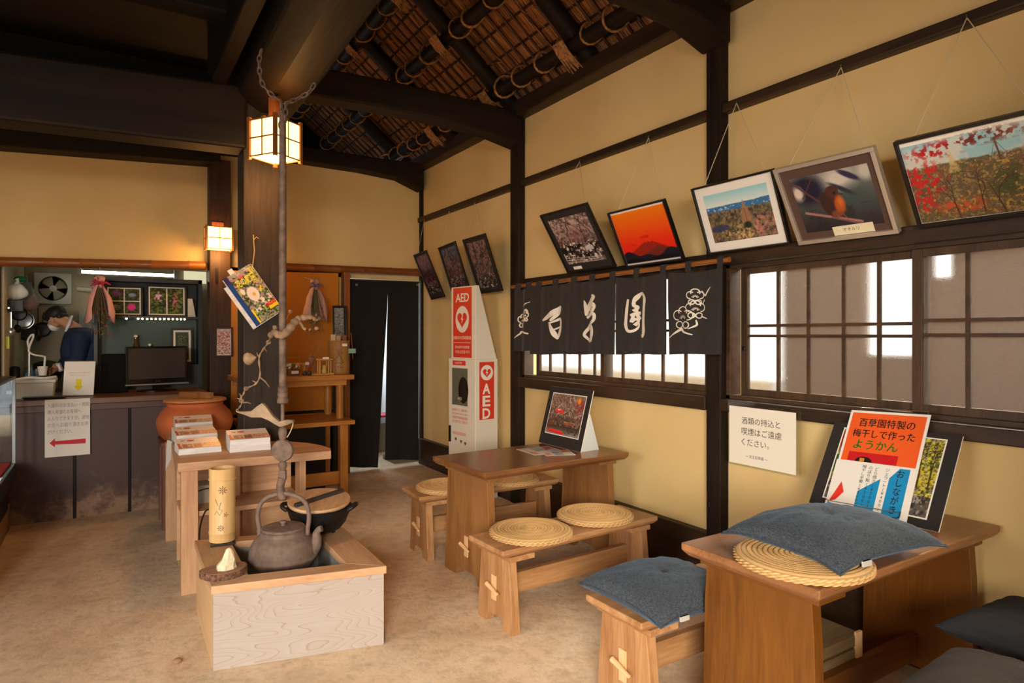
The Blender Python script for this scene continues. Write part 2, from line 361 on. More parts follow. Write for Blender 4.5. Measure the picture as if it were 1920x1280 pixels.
for k in range(17):
    s = .02 + k * .17 + random.uniform(-.05, .05); b = MB(); b.tube([roof(s, 1.8, .172), roof(s + random.uniform(-.02, .02), 9.1, .172)], .011, 6); b.build('reed_batten', rd, th_, smooth=40)
for k, y in enumerate((2.9, 3.95, 5.12, 6.3, 7.6)):
    b = MB(); b.tube([roof(-.05, y, .09), roof(1.2, y - .02, .09), roof(3.0, y + .03, .09)], [.075, .07, .06], 10); b.build('rafter', dark('x'), th_, smooth=40)
b = MB()
for k in range(420):
    p = roof(random.uniform(.05, 2.6), random.uniform(2.2, 8.2), random.uniform(.12, .17)); a = random.gauss(0, .5); L_ = random.uniform(.08, .28); d = (RU * math.cos(a) + Vector((0, math.sin(a), 0))) * L_ - RN * random.uniform(0, .035)
    b.tube([p, p + d * .5 + RN * .012, p + d], [.004, .0035, .0015], 4, cap=False)
tag(b.build('loose_straw', mat('loose_reed', (176, 112, 56), .85, noise=.3, nscale=9), th_), kind='stuff')
straw = mat('straw_rope', (172, 122, 70), .85, noise=.35, nscale=40)
ntr = [0]
def trim(mb, m, bevel=.006, **k):
    ntr[0] += 1; return struct(mb.build('trim_%d' % ntr[0], m, bevel=bevel, **k))
for X in (2.98, 2.5, 2.09, 1.66, 1.25):
    s = (3.2 - X) / -RU.x; b = MB(); pts = [roof(s, 1.5 + k * .95, -.0 + random.uniform(-.012, .012)) for k in range(9)]
    b.tube(pts, [random.uniform(.05, .062) for _ in pts], 10); pu = trim(b, dark('y'), 0, smooth=50)
    for k in range(24):
        y = 2.0 + k * .29 + random.uniform(-.05, .05); c = roof(s, y, .045); b = MB(); R = random.uniform(.092, .108)
        b.tube([c + RN * (R * math.cos(g) * 1.1) + RU * (R * math.sin(g)) * .8 + Vector((0, .045 * math.sin(g * .5 + 1), 0)) for g in [2 * PI * i / 14 for i in range(15)]], random.uniform(.009, .013), 6); b.build('rope_tie', straw, pu, smooth=60)
    for y in (3.95, 5.12, 6.3):       # straw tufts where a rafter crosses
        b = MB()
        for q in range(10):
            a = roof(s, y - .06 + q * .013, -.075); b.tube([a + RU * .10, a - RN * .015, a - RU * random.uniform(.09, .17) - RN * random.uniform(-.02, .03)], [.007, .008, .003], 5)
        b.build('straw_tuft', straw, pu)
# wall plate, posts, tie beams
DX, DY, DZ = dark('x'), dark('y'), dark('z')
b = MB(); b.box(3.1, -1.8, 3.46, 3.3, 7.35, 3.60); trim(b, brown('y'), .012)
def post(x0, y0, x1, y1, z1, z0=ZF): b = MB(); b.box(x0, y0, z0, x1, y1, z1); return trim(b, DZ, .008)
post(3.15, 4.945, 3.30, 5.09, 3.5); post(3.15, 2.672, 3.30, 2.785, 3.5)
post(3.185, 7.17, 3.24, 7.23, 3.45)
b = MB(); b.box(.865, 7.06, ZF, 1.06, 7.24, 3.25); trim(b, wood('brown_post', (70, 44, 25), (38, 24, 14), 'z', 7, .5, spec=.3, bump=.25), .008)                    # against the back wall
b = MB(); b.box(.815, 4.88, ZF, 1.075, 5.12, 3.2); BP = trim(b, wood('weathered_post', (62, 53, 45), (35, 29, 23), 'z', 7, .6, spec=.25, bump=.3), .008)               # free-standing main post
def log(path, rr, m, n=10, sx=1.0): b = MB(); b.tube(path, rr, n, sx=sx); return trim(b, m, 0, smooth=35)
# tie beam from the main post to the wall post: upper edge slightly arched, with a deep end at the wall
def tie(y0, y1, x0=1.0, zb=3.28, zt=3.49, end=3.2, mid=.035):
    top = [(x0, zt), (1.6, zt + mid * .8), (2.1, zt + mid), (2.7, zt + mid * .6), (3.16, zt + .01)]
    bot = [(3.16, end), (2.86, zb - .02), (2.4, zb + .012), (1.8, zb + .02), (x0, zb)]
    b = MB(); b.prism(top[::-1] + bot[::-1], y0, y1, 'y'); return trim(b, DX, .015)
tie(4.90, 5.10); 
tie(2.60, 2.82, x0=.8, zb=3.36, zt=3.66, end=3.24, mid=.02); tie(7.02, 7.22, x0=.9, zb=3.33, zt=3.5, end=3.2, mid=0)
# main log beam running towards the camera over the main post
def cut(y, pts): return [(p.x, p.z) for p in pts]
sec = [(.78, 3.17), (.93, 3.085), (1.14, 3.085), (1.31, 3.33), (1.27, 3.58), (1.05, 3.70), (.84, 3.62), (.74, 3.4)]
sec2 = [(x * .97 + .02, z + .02) for x, z in sec]; sec3 = [(x * .94 + .03, z + .05) for x, z in sec]
b = MB(); st = [(5.25, sec), (4.6, sec), (3.6, sec2), (2.2, sec3), (-1.7, sec3)]; vs = [(x, y, z) for y, q in st for x, z in q]; m = len(sec)
fs = [(i*m+k, i*m+(k+1) % m, (i+1)*m+(k+1) % m, (i+1)*m+k) for i in range(len(st)-1) for k in range(m)] + [tuple(range(m))[::-1], tuple(range((len(st)-1)*m, len(st)*m))]
b.add(vs, fs); trim(b, wood('log_beam', (30, 21, 13), (18, 13, 8), 'y', 5, .5, bump=.3), .02)
b = MB(); b.box(.60, -1.7, 3.22, .70, 5.0, 3.62); trim(b, soot('y'), .01)
# left aisle: tie beam, far beam over the kitchen opening, ceiling joists
b = MB(); z = lambda x, y, Y: ony(x, y, Y).z
b.hexa([(-2.4, 4.82, 2.72), (.83, 4.82, 2.80), (.83, 5.06, 2.80), (-2.4, 5.06, 2.72), (-2.4, 4.82, 3.08), (.83, 4.82, 3.235), (.83, 5.06, 3.235), (-2.4, 5.06, 3.08)]); trim(b, wood('smoked_beam', (36, 26, 18), (22, 16, 11), 'x', 6, .6, spec=.2), .02)
a0, a1 = ony(0, 278, 7.10), ony(383, 308, 7.10)
k = (a1.z - a0.z) / (a1.x - a0.x); zl = lambda x: a0.z + k * (x - a0.x)
b = MB(); b.hexa([(-2.4, 7.0, zl(-2.4)), (.96, 7.0, zl(.96)), (.96, 7.22, zl(.96)), (-2.4, 7.22, zl(-2.4)), (-2.4, 7.0, 3.45), (.96, 7.0, 3.5), (.96, 7.22, 3.5), (-2.4, 7.22, 3.45)]); trim(b, DX, .01)
for y in (1.6, 2.45, 3.3, 4.15):
    b = MB(); b.box(-2.4, y, 3.40, .62, y + .17, 3.62); trim(b, soot('x'), .012)
for y in (5.7, 6.4): b = MB(); b.box(-2.4, y, 3.42, .74, y + .14, 3.62); trim(b, soot('x'), .012)
# picture rail along the right wall, lintel and sill beams, baseboard
b = MB(); b.box(3.165, -1.8, 2.845, 3.23, 7.23, 2.905); trim(b, brown('y'), .01)
b = MB(); b.box(3.12, -1.8, 1.921, 3.25, 2.67, 2.0); trim(b, brown('y'), .006)
b = MB(); b.box(3.15, 2.785, 1.94, 3.25, 4.945, 2.0); trim(b, DY, .006)
b = MB(); b.box(3.13, -1.8, 1.045, 3.26, 2.67, 1.115); trim(b, brown('y'), .006)
b = MB(); b.box(3.14, 2.785, 1.035, 3.26, 4.945, 1.12); trim(b, brown('y'), .006)
b = MB(); b.box(3.165, -1.8, ZF, 3.26, 7.2, .27); struct(b.build('baseboard_right', brown('y'), bevel=.006))
b = MB(); b.box(1.06, 7.19, ZF, 2.3, 7.26, .2); struct(b.build('baseboard_back', DX, bevel=.006))
# half-bamboo header on the back wall
def node_tube(mb, a, c, r, pitch=.28, n=14):
    a, c = Vector(a), Vector(c); L_ = (c - a).length; P = [a]; R = [r]; t = random.uniform(.1, .25)
    while t < L_ - .02:
        for dt, f in ((-.012, 1), (-.004, 1.07), (.004, 1.07), (.012, 1)): P.append(a.lerp(c, (t + dt) / L_)); R.append(r * f)
        t += pitch * random.uniform(.85, 1.15)
    P.append(c); R.append(r); return mb.tube(P, R, n)
for (p, q) in ((ony(-60, 489, 7.17), ony(385, 498, 7.17)), (ony(500, 499, 7.17), ony(790, 511, 7.17))):
    b = MB(); node_tube(b, p, q, .042, .3); trim(b, bamboo_m('x'), 0, smooth=60)

# ------------------------------------------------------------------ windows in the right wall
def window(i, y0, y1, z0, z1, sashes, x=3.2):
    """sashes: (ya, yb, dx, vertical bars at y, horizontal bars at z)"""
    root = thing('window_%d' % i, None, None, (0, 0, 0)); struct(root)
    b = MB(); b.box(x - .01, y0, z0, x + .09, y1, z0 + .025); b.box(x - .01, y0, z1 - .025, x + .09, y1, z1); b.box(x - .01, y0, z0, x + .09, y0 + .03, z1); b.box(x - .01, y1 - .03, z0, x + .09, y1, z1)
    b.build('window_frame', sash('y'), root, .003)
    for ya, yb, dx, vb, hb in sashes:
        X = x + dx; b = MB(); w = .045; zb, zt = z0 + .025, z1 - .025
        b.box(X, ya, zb, X + .03, ya + w, zt); b.box(X, yb - w, zb, X + .03, yb, zt)
        b.box(X + .001, ya + w, zb, X + .029, yb - w, zb + w * .9); b.box(X + .001, ya + w, zt - w * .8, X + .029, yb - w, zt)
        s = b.build('sash', sash('z'), root, .002)
        b = MB()
        for y in vb: b.box(X + .004, y - .008, zb + .03, X + .024, y + .008, zt - .03)
        for zz in hb: b.box(X + .006, ya + .03, zz - .008, X + .022, yb - .03, zz + .008)
        b.build('muntin', sash('y'), s)
        b = MB(); b.box(X + .0125, ya + .03, zb + .02, X + .0155, yb - .03, zt - .02); b.build('pane', frosted(), s)
        b = MB(); b.lathe([(.014, 0), (.014, .004), (.01, .006)], 16, rot=Matrix.Rotation(-PI/2, 3, 'Y'), c=(X - .002, (ya + .022) if dx < .03 else yb - .022, 1.42)); b.build('finger_pull', black_paint(), s)
Y = lambda px: onx(px, 628, 3.23).y
vb1 = [Y(p) for p in (1454, 1511, 1577, 1643)]
window(2, -.3, 2.665, 1.115, 1.925, [(1.545, 2.60, .045, vb1, (1.555, 1.495)), (.55, 1.60, .008, [Y(1823) + .012, Y(1823) - .29, Y(1823) - .58], (1.567, 1.50)), (-.3, .6, .045, [.15], (1.56, 1.5))])
vl = [Y(p) for p in (1027, 1054, 1082, 1110)]; vr = [Y(p) for p in (1170, 1207, 1245, 1288)]
window(1, 2.785, 4.94, 1.12, 1.94, [(3.80, 4.80, .045, vl, (1.60, 1.53)), (2.80, 3.87, .008, vr, (1.60, 1.53))])
b = MB(); b.box(1.55, .02, ZF, 3.22, .08, 3.5); struct(b.build('wall_light_blocker', PL))  # unseen wall added to keep entrance light off the lower right cushions
# outside the windows: ground and the boarded wall of the building next door
b = MB(); b.box(4.9, 2.80, ZF, 5.0, 3.50, 2.35); b.box(4.9, -3, ZF, 5.0, 2.19, 2.35); b.box(4.9, 2.33, ZF, 5.0, 2.42, 2.35); b.box(4.9, 2.42, ZF, 5.0, 2.80, 1.35); b.box(4.9, 2.19, ZF, 5.0, 2.33, 1.9)
struct(b.build('wall_outside', wood('outside_board', (70, 46, 28), (54, 34, 20), 'z', 6, .7)))
b = MB(); b.box(4.9, 3.6, ZF, 5.05, 9, 1.1); struct(b.build('wall_garden', mat('garden_wall', (176, 184, 196), .8)))

# ------------------------------------------------------------------ rooms behind the back wall: kitchen and the passage behind the black curtain
kw = mat('kitchen_wall_paint', (168, 156, 128), .7, noise=.06, nscale=3)
b = MB(); b.box(-.95, 7.35, ZF, -.78, 9.1, 2.7); struct(b.build('wall_kitchen_left', mat('kitchen_cream', (214, 208, 178), .6)))
b = MB(); b.box(-1, 9.0, ZF, 1.9, 9.1, 2.7); struct(b.build('wall_kitchen_back', kw))
b = MB(); b.box(-1, 7.35, 2.58, 1.9, 9.1, 2.66); struct(b.build('ceiling_kitchen', mat('kitchen_ceiling', (120, 108, 88), .8)))
b = MB(); b.box(1.85, 7.35, ZF, 1.95, 9.1, 3.2); struct(b.build('wall_passage_left', kw))
b = MB(); b.box(1.95, 9.25, ZF, 3.4, 9.35, 3.2); b.box(3.36, 7.3, ZF, 3.42, 9.3, 3.3); struct(b.build('wall_passage', mat('passage_white', (232, 236, 240), .7)))
b = MB(); b.box(1.95, 7.35, 2.6, 3.4, 9.3, 2.66); struct(b.build('ceiling_passage', mat('passage_white', (232, 236, 240), .7)))
# door frame of the curtained doorway
b = MB(); b.box(2.235, 7.1, ZF, 2.30, 7.24, 2.2); trim(b, bamboo_m('z'), .004)
# ================================================================== tables, benches, mats, cushions
def slab(mb, x, th, wt, wb, h, cut_w=.5, cut_h=.055):
    """trestle board: trapezoid with an arched cut-out at the foot, facing x"""
    pts = [(-wb/2, 0), (-wb*cut_w/2, 0)]
    for k in range(7):
        g = PI - PI * k / 6; pts.append((math.cos(g) * wb * cut_w/2 * .92, cut_h * min(1, math.sin(g) * 1.6) ** .7 if 0 < k < 6 else .004))
    pts += [(wb*cut_w/2, 0), (wb/2, 0), (wt/2 + .012, h * .75), (wt/2, h), (-wt/2, h), (-wt/2 - .012, h * .75)]
    return mb.prism(pts, x, x + th, 'x')
def trestle(name, label, cat, loc, rz, L, Wd, h, top_t, wt, wb, inset, mtop, mleg, group=None, zs=.2, chamfer=.02):
    t = thing(name, label, cat, loc, rz, group)
    b = MB(); a, c = L / 2, Wd / 2
    lo = [(-a + chamfer, -c + chamfer), (a - chamfer, -c + chamfer), (a - chamfer, c - chamfer), (-a + chamfer, c - chamfer)]
    q = [(-a, -c), (a, -c), (a, c), (-a, c)]; z0, z1, z2 = h - top_t, h - top_t * .55, h
    vs = [(x, y, z0) for x, y in lo] + [(x, y, z1) for x, y in q] + [(x, y, z2) for x, y in q]
    b.add(vs, [(3, 2, 1, 0)] + [(i, (i+1) % 4, (i+1) % 4 + 4, i + 4) for i in range(4)] + [(i+4, (i+1) % 4 + 4, (i+1) % 4 + 8, i + 8) for i in range(4)] + [(8, 9, 10, 11)])
    b.build('top', mtop('x'), t, .005)
    for x in (-a + inset, a - inset - .05):
        b = MB(); slab(b, x, .05, wt, wb, h - top_t); b.build('leg', mleg('z'), t, .003)
        b = MB(); xa = x - .005 if x < 0 else x - .10; b.box(xa, -wt/2 - .03, h - top_t - .028, xa + .155, wt/2 + .03, h - top_t); b.build('cleat', mleg('y'), t, .003)
        sgn = -1 if x < 0 else 1; xe = x if x < 0 else x + .05
        b = MB(); b.box(min(xe, xe + sgn * .006), -.022, zs - .065, max(xe, xe + sgn * .006), .022, zs + .065); b.build('tenon_end', pale('z'), t, .002)
        b = MB(); p = (xe + sgn * .02, .045, zs + .012); q = (xe + sgn * .024, -.06, zs - .012); b.tube([p, q], [.013, .008], 8); b.build('wedge_peg', pale('y'), t, smooth=40)
    b = MB(); b.box(-a + inset + .05, -.018, zs - .055, a - inset - .05, .018, zs + .055); b.build('stretcher', mleg('x'), t, .003)
    return t
T1 = trestle('low_table', 'brown wooden table with a leaning photograph of a red parasol on it', 'table', (2.43, 3.642, ZF), math.radians(3), 1.17, .64, .735, .05, .47, .56, .07, tabletop, tablew, 'trestle tables', .21)
T2 = trestle('low_table', 'brown wooden table under the blue cushion and the orange menu sign', 'table', (2.535, 1.512, ZF), math.radians(.8), 1.295, .572, .735, .05, .43, .47, .065, worntop, honeyw, 'trestle tables', .15)
B1 = trestle('trestle_bench', 'wooden bench with two straw mats in front of the nearer side of the parasol-photo table', 'bench', (2.247, 3.0, ZF), math.radians(3), 1.13, .335, .445, .045, .255, .335, .06, benchw, benchw, 'trestle benches', .2)
def bench(label, loc, rz): return copy_thing(B1, label, loc, math.radians(rz))
B0 = bench('wooden bench with straw mats behind the parasol-photo table, nearest the white defibrillator stand', (2.355, 4.19, ZF), -2)
B2 = bench('wooden bench carrying one blue cushion, behind the table with the orange menu', (2.278, 2.0, ZF), .5)
B3 = bench('wooden bench hidden under dark cushions in the lower right corner of the photo', (2.37, .80, ZF), 0)
# braided straw mats
def straw_mat(name, label, loc, rz, R=.232, H=.038):
    m = attr_mat('braided_straw', .75, .3); nt_ = 264; rings = 12; prof = []      # (r, z, bump, ring id, phase)
    for k in range(rings):
        for q in range(7):
            ph = q / 7; hump = math.sqrt(max(0, 1 - (2 * ph - 1) ** 2)); r = .004 + (R - .016) * (k + ph) / rings
            prof.append((r, H - .007 - (.006 if k > 10 else 0) * ph, .0055 * hump, k, ph, 0))
    for k in range(2):
        for q in range(7):
            ph = q / 7; hump = math.sqrt(max(0, 1 - (2 * ph - 1) ** 2)); prof.append((R - .012, H - .012 - (H - .014) * (k + ph) / 2, .009 * hump, rings + k, ph, 1))
    prof.append((R - .02, .001, 0, 20, 0, 1)); vs = []; cols = []
    rg = random.Random(3)
    for r, z, bm, k, ph, side in prof:
        N = max(6, int(2 * PI * max(r if not side else R, .02) / (.030 if side else .015))); off = k * 1.7
        for i in range(nt_):
            g = 2 * PI * i / nt_; s = math.sin(N * g + ph * (6.5 if side else 5) + off); s = math.copysign(abs(s) ** .7, s); d = bm * ((.66 + .44 * s) if side else (.8 + .2 * s))
            rr = r + (d if side else 0); zz = z + (0 if side else d); vs.append((rr * math.cos(g), rr * math.sin(g), zz))
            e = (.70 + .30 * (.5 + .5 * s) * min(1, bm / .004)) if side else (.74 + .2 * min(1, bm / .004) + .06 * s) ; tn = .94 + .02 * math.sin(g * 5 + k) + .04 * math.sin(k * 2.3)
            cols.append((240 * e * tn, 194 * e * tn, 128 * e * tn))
    mm = len(prof); fs = [(i*nt_+k, i*nt_+(k+1) % nt_, (i+1)*nt_+(k+1) % nt_, (i+1)*nt_+k) for i in range(mm-1) for k in range(nt_)]
    fs += [tuple(range(nt_))[::-1], tuple(range((mm-1)*nt_, mm*nt_))]
    me = bpy.data.meshes.new(name); me.from_pydata(vs, [], fs); me.update()
    at = me.color_attributes.new('Col', 'FLOAT_COLOR', 'POINT'); c = np.array(cols) / 255; l = np.where(c <= .04045, c/12.92, ((c+.055)/1.055)**2.4)
    at.data.foreach_set('color', np.concatenate([l, np.ones((len(l), 1))], 1).astype(np.float32).ravel())
    for p in me.polygons: p.use_smooth = True
    me.materials.append(m); o = bpy.data.objects.new(name, me); COL.objects.link(o); o.location = loc; o.rotation_euler = (0, 0, rz)
    return tag(o, label, 'mat', 'round straw mats')
zb, zt = .411, .7005
M1 = straw_mat('straw_mat', 'round braided straw mat at the aisle end of the front bench', (1.972, 2.972, zb), 0)
def mat_copy(label, loc, rz): c = copy_thing(M1, label, loc, rz); return c
mat_copy('round straw mat nearer the wall on the front bench', (2.478, 3.04, zb), 1)
mat_copy('round straw mat partly hidden at the aisle end of the rear bench', (2.06, 4.165, zb), 2)
mat_copy('round straw mat nearer the wall on the rear bench', (2.55, 4.14, zb), 3)
mat_copy('round straw mat peeking out from under the blue cushion on the near table', (2.07, 1.40, zt), 2.5)
# floor cushions
def denim():
    m, nt, b, L = nodes('indigo_cloth'); N = nt.nodes.new; tc = N('ShaderNodeTexCoord')
    a = N('ShaderNodeTexNoise'); a.inputs['Scale'].default_value = 260; a.inputs['Detail'].default_value = 2
    mp = N('ShaderNodeMapping'); mp.inputs['Scale'].default_value = (.35, 1.6, 1); L(tc.outputs['Object'], mp.inputs['Vector']); L(mp.outputs[0], a.inputs['Vector'])
    w = N('ShaderNodeTexNoise'); w.inputs['Scale'].default_value = 240; mp2 = N('ShaderNodeMapping'); mp2.inputs['Scale'].default_value = (1.6, .35, 1); L(tc.outputs['Object'], mp2.inputs['Vector']); L(mp2.outputs[0], w.inputs['Vector'])
    mx = N('ShaderNodeMix'); mx.data_type = 'FLOAT'; mx.inputs[0].default_value = .5; L(a.outputs['Fac'], mx.inputs[2]); L(w.outputs['Fac'], mx.inputs[3])
    r = N('ShaderNodeValToRGB'); e = r.color_ramp.elements; e[0].position = .38; e[0].color = c4((46, 51, 57)); e[1].position = .64; e[1].color = c4((78, 86, 95))
    L(mx.outputs[0], r.inputs['Fac']); L(r.outputs['Color'], b.inputs['Base Color']); b.inputs['Roughness'].default_value = .85; b.inputs['Sheen Weight'].default_value = .16; b.inputs['Sheen Tint'].default_value = (.4, .65, .95, 1); b.inputs['Sheen Roughness'].default_value = .4; b.inputs['Specular IOR Level'].default_value = .2
    bp = N('ShaderNodeBump'); bp.inputs['Strength'].default_value = .35; bp.inputs['Distance'].default_value = .002; L(mx.outputs[0], bp.inputs['Height']); L(bp.outputs['Normal'], b.inputs['Normal']); return m
DENIM = denim(); DENIM2 = mat('brown_grey_cloth', (46, 38, 31), .9, noise=.25, nscale=220)
def cushion(label, loc, rz, sx=.5, sy=.5, h=.085, seed=1, m=None, tilt=(0, 0), flop=0.0, tagpos=1):
    m = m or DENIM; t = thing('floor_cushion', label, 'cushion', loc, rz, 'square cloth cushions'); t.rotation_euler = (tilt[0], tilt[1], rz)
    n = 44; rg = np.random.RandomState(seed); U, V = np.meshgrid(np.linspace(-1, 1, n + 1), np.linspace(-1, 1, n + 1))
    pull = .085; X = U * (1 - pull * (1 - V**2) * (np.abs(U) ** 2)) * sx / 2; Y_ = V * (1 - pull * (1 - U**2) * (np.abs(V) ** 2)) * sy / 2
    th_ = np.maximum((1 - U**2) * (1 - V**2), 0) ** .36
    r2 = (U**2 + V**2); tuft = np.exp(-r2 / .008) * .25 + np.exp(-r2 / .10) * .22
    wr = (fbm((U+1)/2, (V+1)/2, 7, seed) - .5) * .016 + .004 * np.sin(18 * np.arctan2(V, U) + seed) * np.exp(-((r2 - 1.1) / .5)**2) + .0035 * np.sin(14 * np.arctan2(V, U)) * np.exp(-r2 / .12)
    edge = .042 + flop * (np.abs(U) ** 3 + np.abs(V) ** 3) / 2
    top = edge + h * th_ * (1 - tuft * .75) + wr * th_; bot = np.maximum(edge - .042 * th_ ** .5 - flop * .0, .0005)
    vs = [(X[j, i], Y_[j, i], top[j, i]) for j in range(n+1) for i in range(n+1)] + [(X[j, i], Y_[j, i], bot[j, i]) for j in range(n+1) for i in range(n+1)]
    K = (n+1)**2; fs = []
    for j in range(n):
        for i in range(n):
            q = (j*(n+1)+i, j*(n+1)+i+1, (j+1)*(n+1)+i+1, (j+1)*(n+1)+i); fs.append(q); fs.append(tuple(K + x for x in q[::-1]))
    b = MB(); b.add(vs, fs); c = b.build('cover', m, t, smooth=80)
    b = MB(); idx = [(0, i) for i in range(n)] + [(j, n) for j in range(n)] + [(n, i) for i in range(n, 0, -1)] + [(j, 0) for j in range(n, 0, -1)]
    b.tube([(X[j, i] * 1.004, Y_[j, i] * 1.004, top[j, i]) for j, i in idx], .0035, 6, closed=True); b.build('seam', m, t, smooth=60)
    j, i = (1, int(n * .22)); x0 = X[0, i]; y0 = Y_[0, i]; zt0 = top[0, i] - .027; b = MB()
    b.hexa([(x0 + dx, y0 + dy - yy, zt0 + z) for z, yy in ((.012, .002), (.030, .0)) for dx, dy in ((0, -.010), (.045, -.010), (.045, -.003), (0, -.003))]); b.build('care_tag', white_paper(), t)
    b.build('care_tag', white_paper(), t)
    b = MB(); b.tube([(-.014, -.012, .042 + h * .60), (0, 0, .042 + h * .66), (.015, .01, .042 + h * .60)], .0022, 6); b.build('tuft_stitch', m, t)
    return t
cushion('blue cushion lying on the straw mat on the near table', (2.30, 1.435, .742), math.radians(-4), .60, .50, .062, 2, flop=-.05)
cushion('blue cushion with a white tag on the bench behind the near table', (1.99, 1.985, .412), math.radians(-1), .52, .50, .07, 5, flop=-.03)
cushion('dark grey-brown cushion closest to the lower right corner', (2.18, .80, .412), math.radians(4), .54, .53, .075, 8, DENIM2, flop=-.02)
cushion('dark blue cushion beside the wall in the lower right corner', (2.78, .90, .412), math.radians(-3), .52, .54, .075, 11, mat('night_blue_cloth', (24, 26, 31), .9, noise=.25, nscale=220))

# ================================================================== pictures
def solve_board(BL, BR, TL, TR, lean0=0.0, use_tr=True, mode='edge'):
    """plane through the standing edge BL-BR whose tilt makes the top edge as long as the bottom one -> matrix, w, h"""
    BL, BR = Vector(BL), Vector(BR); u = (BR - BL); w = u.length; u.normalize(); side = Vector((0, 0, 1)); hz = side.cross(u).normalized() * -1   # horizontal, towards viewer side
    best = None
    for k in range(-240, 161):
        g = math.radians(k * .25); v = (Vector((0, 0, 1)) - u * u.z).normalized() * math.cos(g) + hz * math.sin(g); n = u.cross(v)
        P = []
        for p in (TL, TR):
            r = ray(*p); d = n.dot(BL - CAM) / n.dot(r); P.append(CAM + r * d - BL)
        e = abs(P[0].dot(u)) + (abs(P[1].dot(u) - w) if use_tr else 0) + abs(g - lean0) * .02
        if mode == 'len': e = abs((P[1] - P[0]).length - w) + (k > 40) * 9
        if best is None or e < best[0]: best = (e, v.copy(), P)
    e, v, P = best; h = (P[0] + P[1]).dot(v) / 2 if use_tr else P[0].dot(v); return frame3(BL, u, v), w, h
def frame_parts(t, w, h, fw, ft, fm, matc, ml, mr, mt_, mb_, paint, glass=.3, n=150, bevel=.002):
    """moulding + mat board + printed picture; local x across, y up, z out of the picture"""
    b = MB(); b.box(0, 0, 0, w, fw, ft); b.box(0, h - fw, 0, w, h, ft); b.box(0, fw, 0, fw, h - fw, ft); b.box(w - fw, fw, 0, w, h - fw, ft); b.build('frame', fm, t, bevel)
    b = MB(); b.box(.002, .002, .001, w - .002, h - .002, ft * .45); b.build('backing_board', matc, t)
    pw, ph = w - 2*fw - ml - mr, h - 2*fw - mt_ - mb_; P = Paint(pw / ph, n); paint(P); P.mesh('picture_print', pw, ph, t, fw + ml, fw + mb_, ft * .45 + .0012, glass); return t
def foliage(P, cols, sc, seed, th=(.4, .6), m=1.0):
    for k, c in enumerate(cols): P.put(c, P.th(P.fb(sc * (1 + .3*k), seed + 11*k, 3), *th) * m)
def branches(P, x, y, ang, L, w, col, depth, rg):
    if depth == 0 or L < .02: return
    x1, y1 = x + math.cos(ang) * L / P.a, y + math.sin(ang) * L; P.put(col, P.seg(x, y, x1, y1, w))
    for k in range(2): branches(P, x1, y1, ang + rg.uniform(-.75, .75), L * rg.uniform(.62, .85), w * .7, col, depth - 1, rg)
def pt_snow(P):
    P.ramp([(0, (120, 100, 92)), (.35, (70, 58, 52)), (.6, (150, 130, 122)), (1, (206, 188, 176))]); foliage(P, [(60, 46, 42), (190, 168, 160), (96, 72, 70)], 14, 3, (.5, .62), .7)
    P.put((140, 96, 92), P.ell(.55, .6, .35, .25, .8) * .5); rg = random.Random(2)
    for x in (.1, .3, .7, .92): branches(P, x, .35, 1.5 + rg.uniform(-.3, .3), .26, .012, (40, 30, 28), 6, rg)
    P.put((30, 26, 26), P.th(P.fb(7, 9), .45, .6) * (P.V < .4)); P.put((226, 216, 210), P.th(P.fb(22, 5), .58, .66) * (P.V < .45)); P.put((205, 200, 196), P.ell(.72, .3, .13, .07, .3) * .9)
    for k in range(3): P.put((190, 180, 170), P.seg(.0, .04 + .05*k, .9, .0 + .04*k, .008))
def pt_fuji(P):
    P.ramp([(0, (225, 30, 28)), (.35, (232, 48, 26)), (.6, (238, 84, 24)), (1, (240, 132, 22))])
    for cx, cy, rx, ry, c in ((.5, .47, .13, .035, (205, 30, 30)), (.2, .36, .12, .02, (210, 36, 30))): P.put(c, P.ell(cx, cy, rx, ry, .6) * P.th(P.fb(9, 4), .3, .5))
    x = P.U; mt = .42 - .55 * np.abs(x - .52) - .03 * (np.abs(x - .52) < .05) + .012 * (P.fb(18, 3) - .5); P.put((150, 40, 26), P.th(mt - P.V, 0, .01)); P.put((112, 44, 34), P.th(.30 - .4*np.abs(x - .68) - P.V, 0, .04))
    rid = .17 + .05 * np.sin(x * 7 + 1) + .03 * np.sin(x * 17); P.put((34, 30, 40), P.th(rid - P.V, 0, .012)); P.put((20, 18, 24), P.th(.1 + .02*np.sin(x*11) - P.V, 0, .03)); P.put((236, 232, 226), (P.V > .965) * 1.0); P.put((200, 196, 190), (P.V < .02) * 1.0)
def pt_park(P):
    P.ramp([(0, (92, 66, 58)), (.45, (92, 84, 64)), (.62, (72, 78, 70)), (.66, (80, 130, 170)), (.75, (215, 226, 222)), (1, (150, 208, 214))])
    P.put((58, 112, 160), P.th(.70 + .05 * P.fb(6, 4) + .04 * P.U - P.V, 0, .01) * (P.V > .6)); P.put((220, 228, 230), P.th(P.fb(30, 8), .6, .66) * (abs(P.V - .68) < .035) * .7)
    low = (P.V < .63) * 1.0; foliage(P, [(64, 66, 50), (44, 50, 56), (120, 104, 66), (150, 122, 92)], 13, 20, (.48, .62), low * .85)
    P.put((196, 122, 120), P.th(P.fb(16, 60), .45, .6) * P.ell(.85, .22, .3, .28, .5) * .9); P.put((206, 172, 112), P.th(P.fb(26, 70), .5, .62) * P.ell(.45, .14, .4, .22, .5)); P.put((52, 60, 98), .8 * P.ell(.16, .28, .17, .09, .2) * (P.V > .2 + .2 * (P.U - .1)))
    P.put((170, 122, 92), P.th(.09 * np.clip((.82 - P.V) / .36, 0, 1) - np.abs(P.U - .6), 0, .02) * (P.V > .34) * (.6 + .4 * P.fb(30, 2))); P.put((60, 44, 36), P.seg(.6, .25, .6, .6, .008)); P.put((40, 46, 34), P.ell(.6, .27, .07, .08, .4))
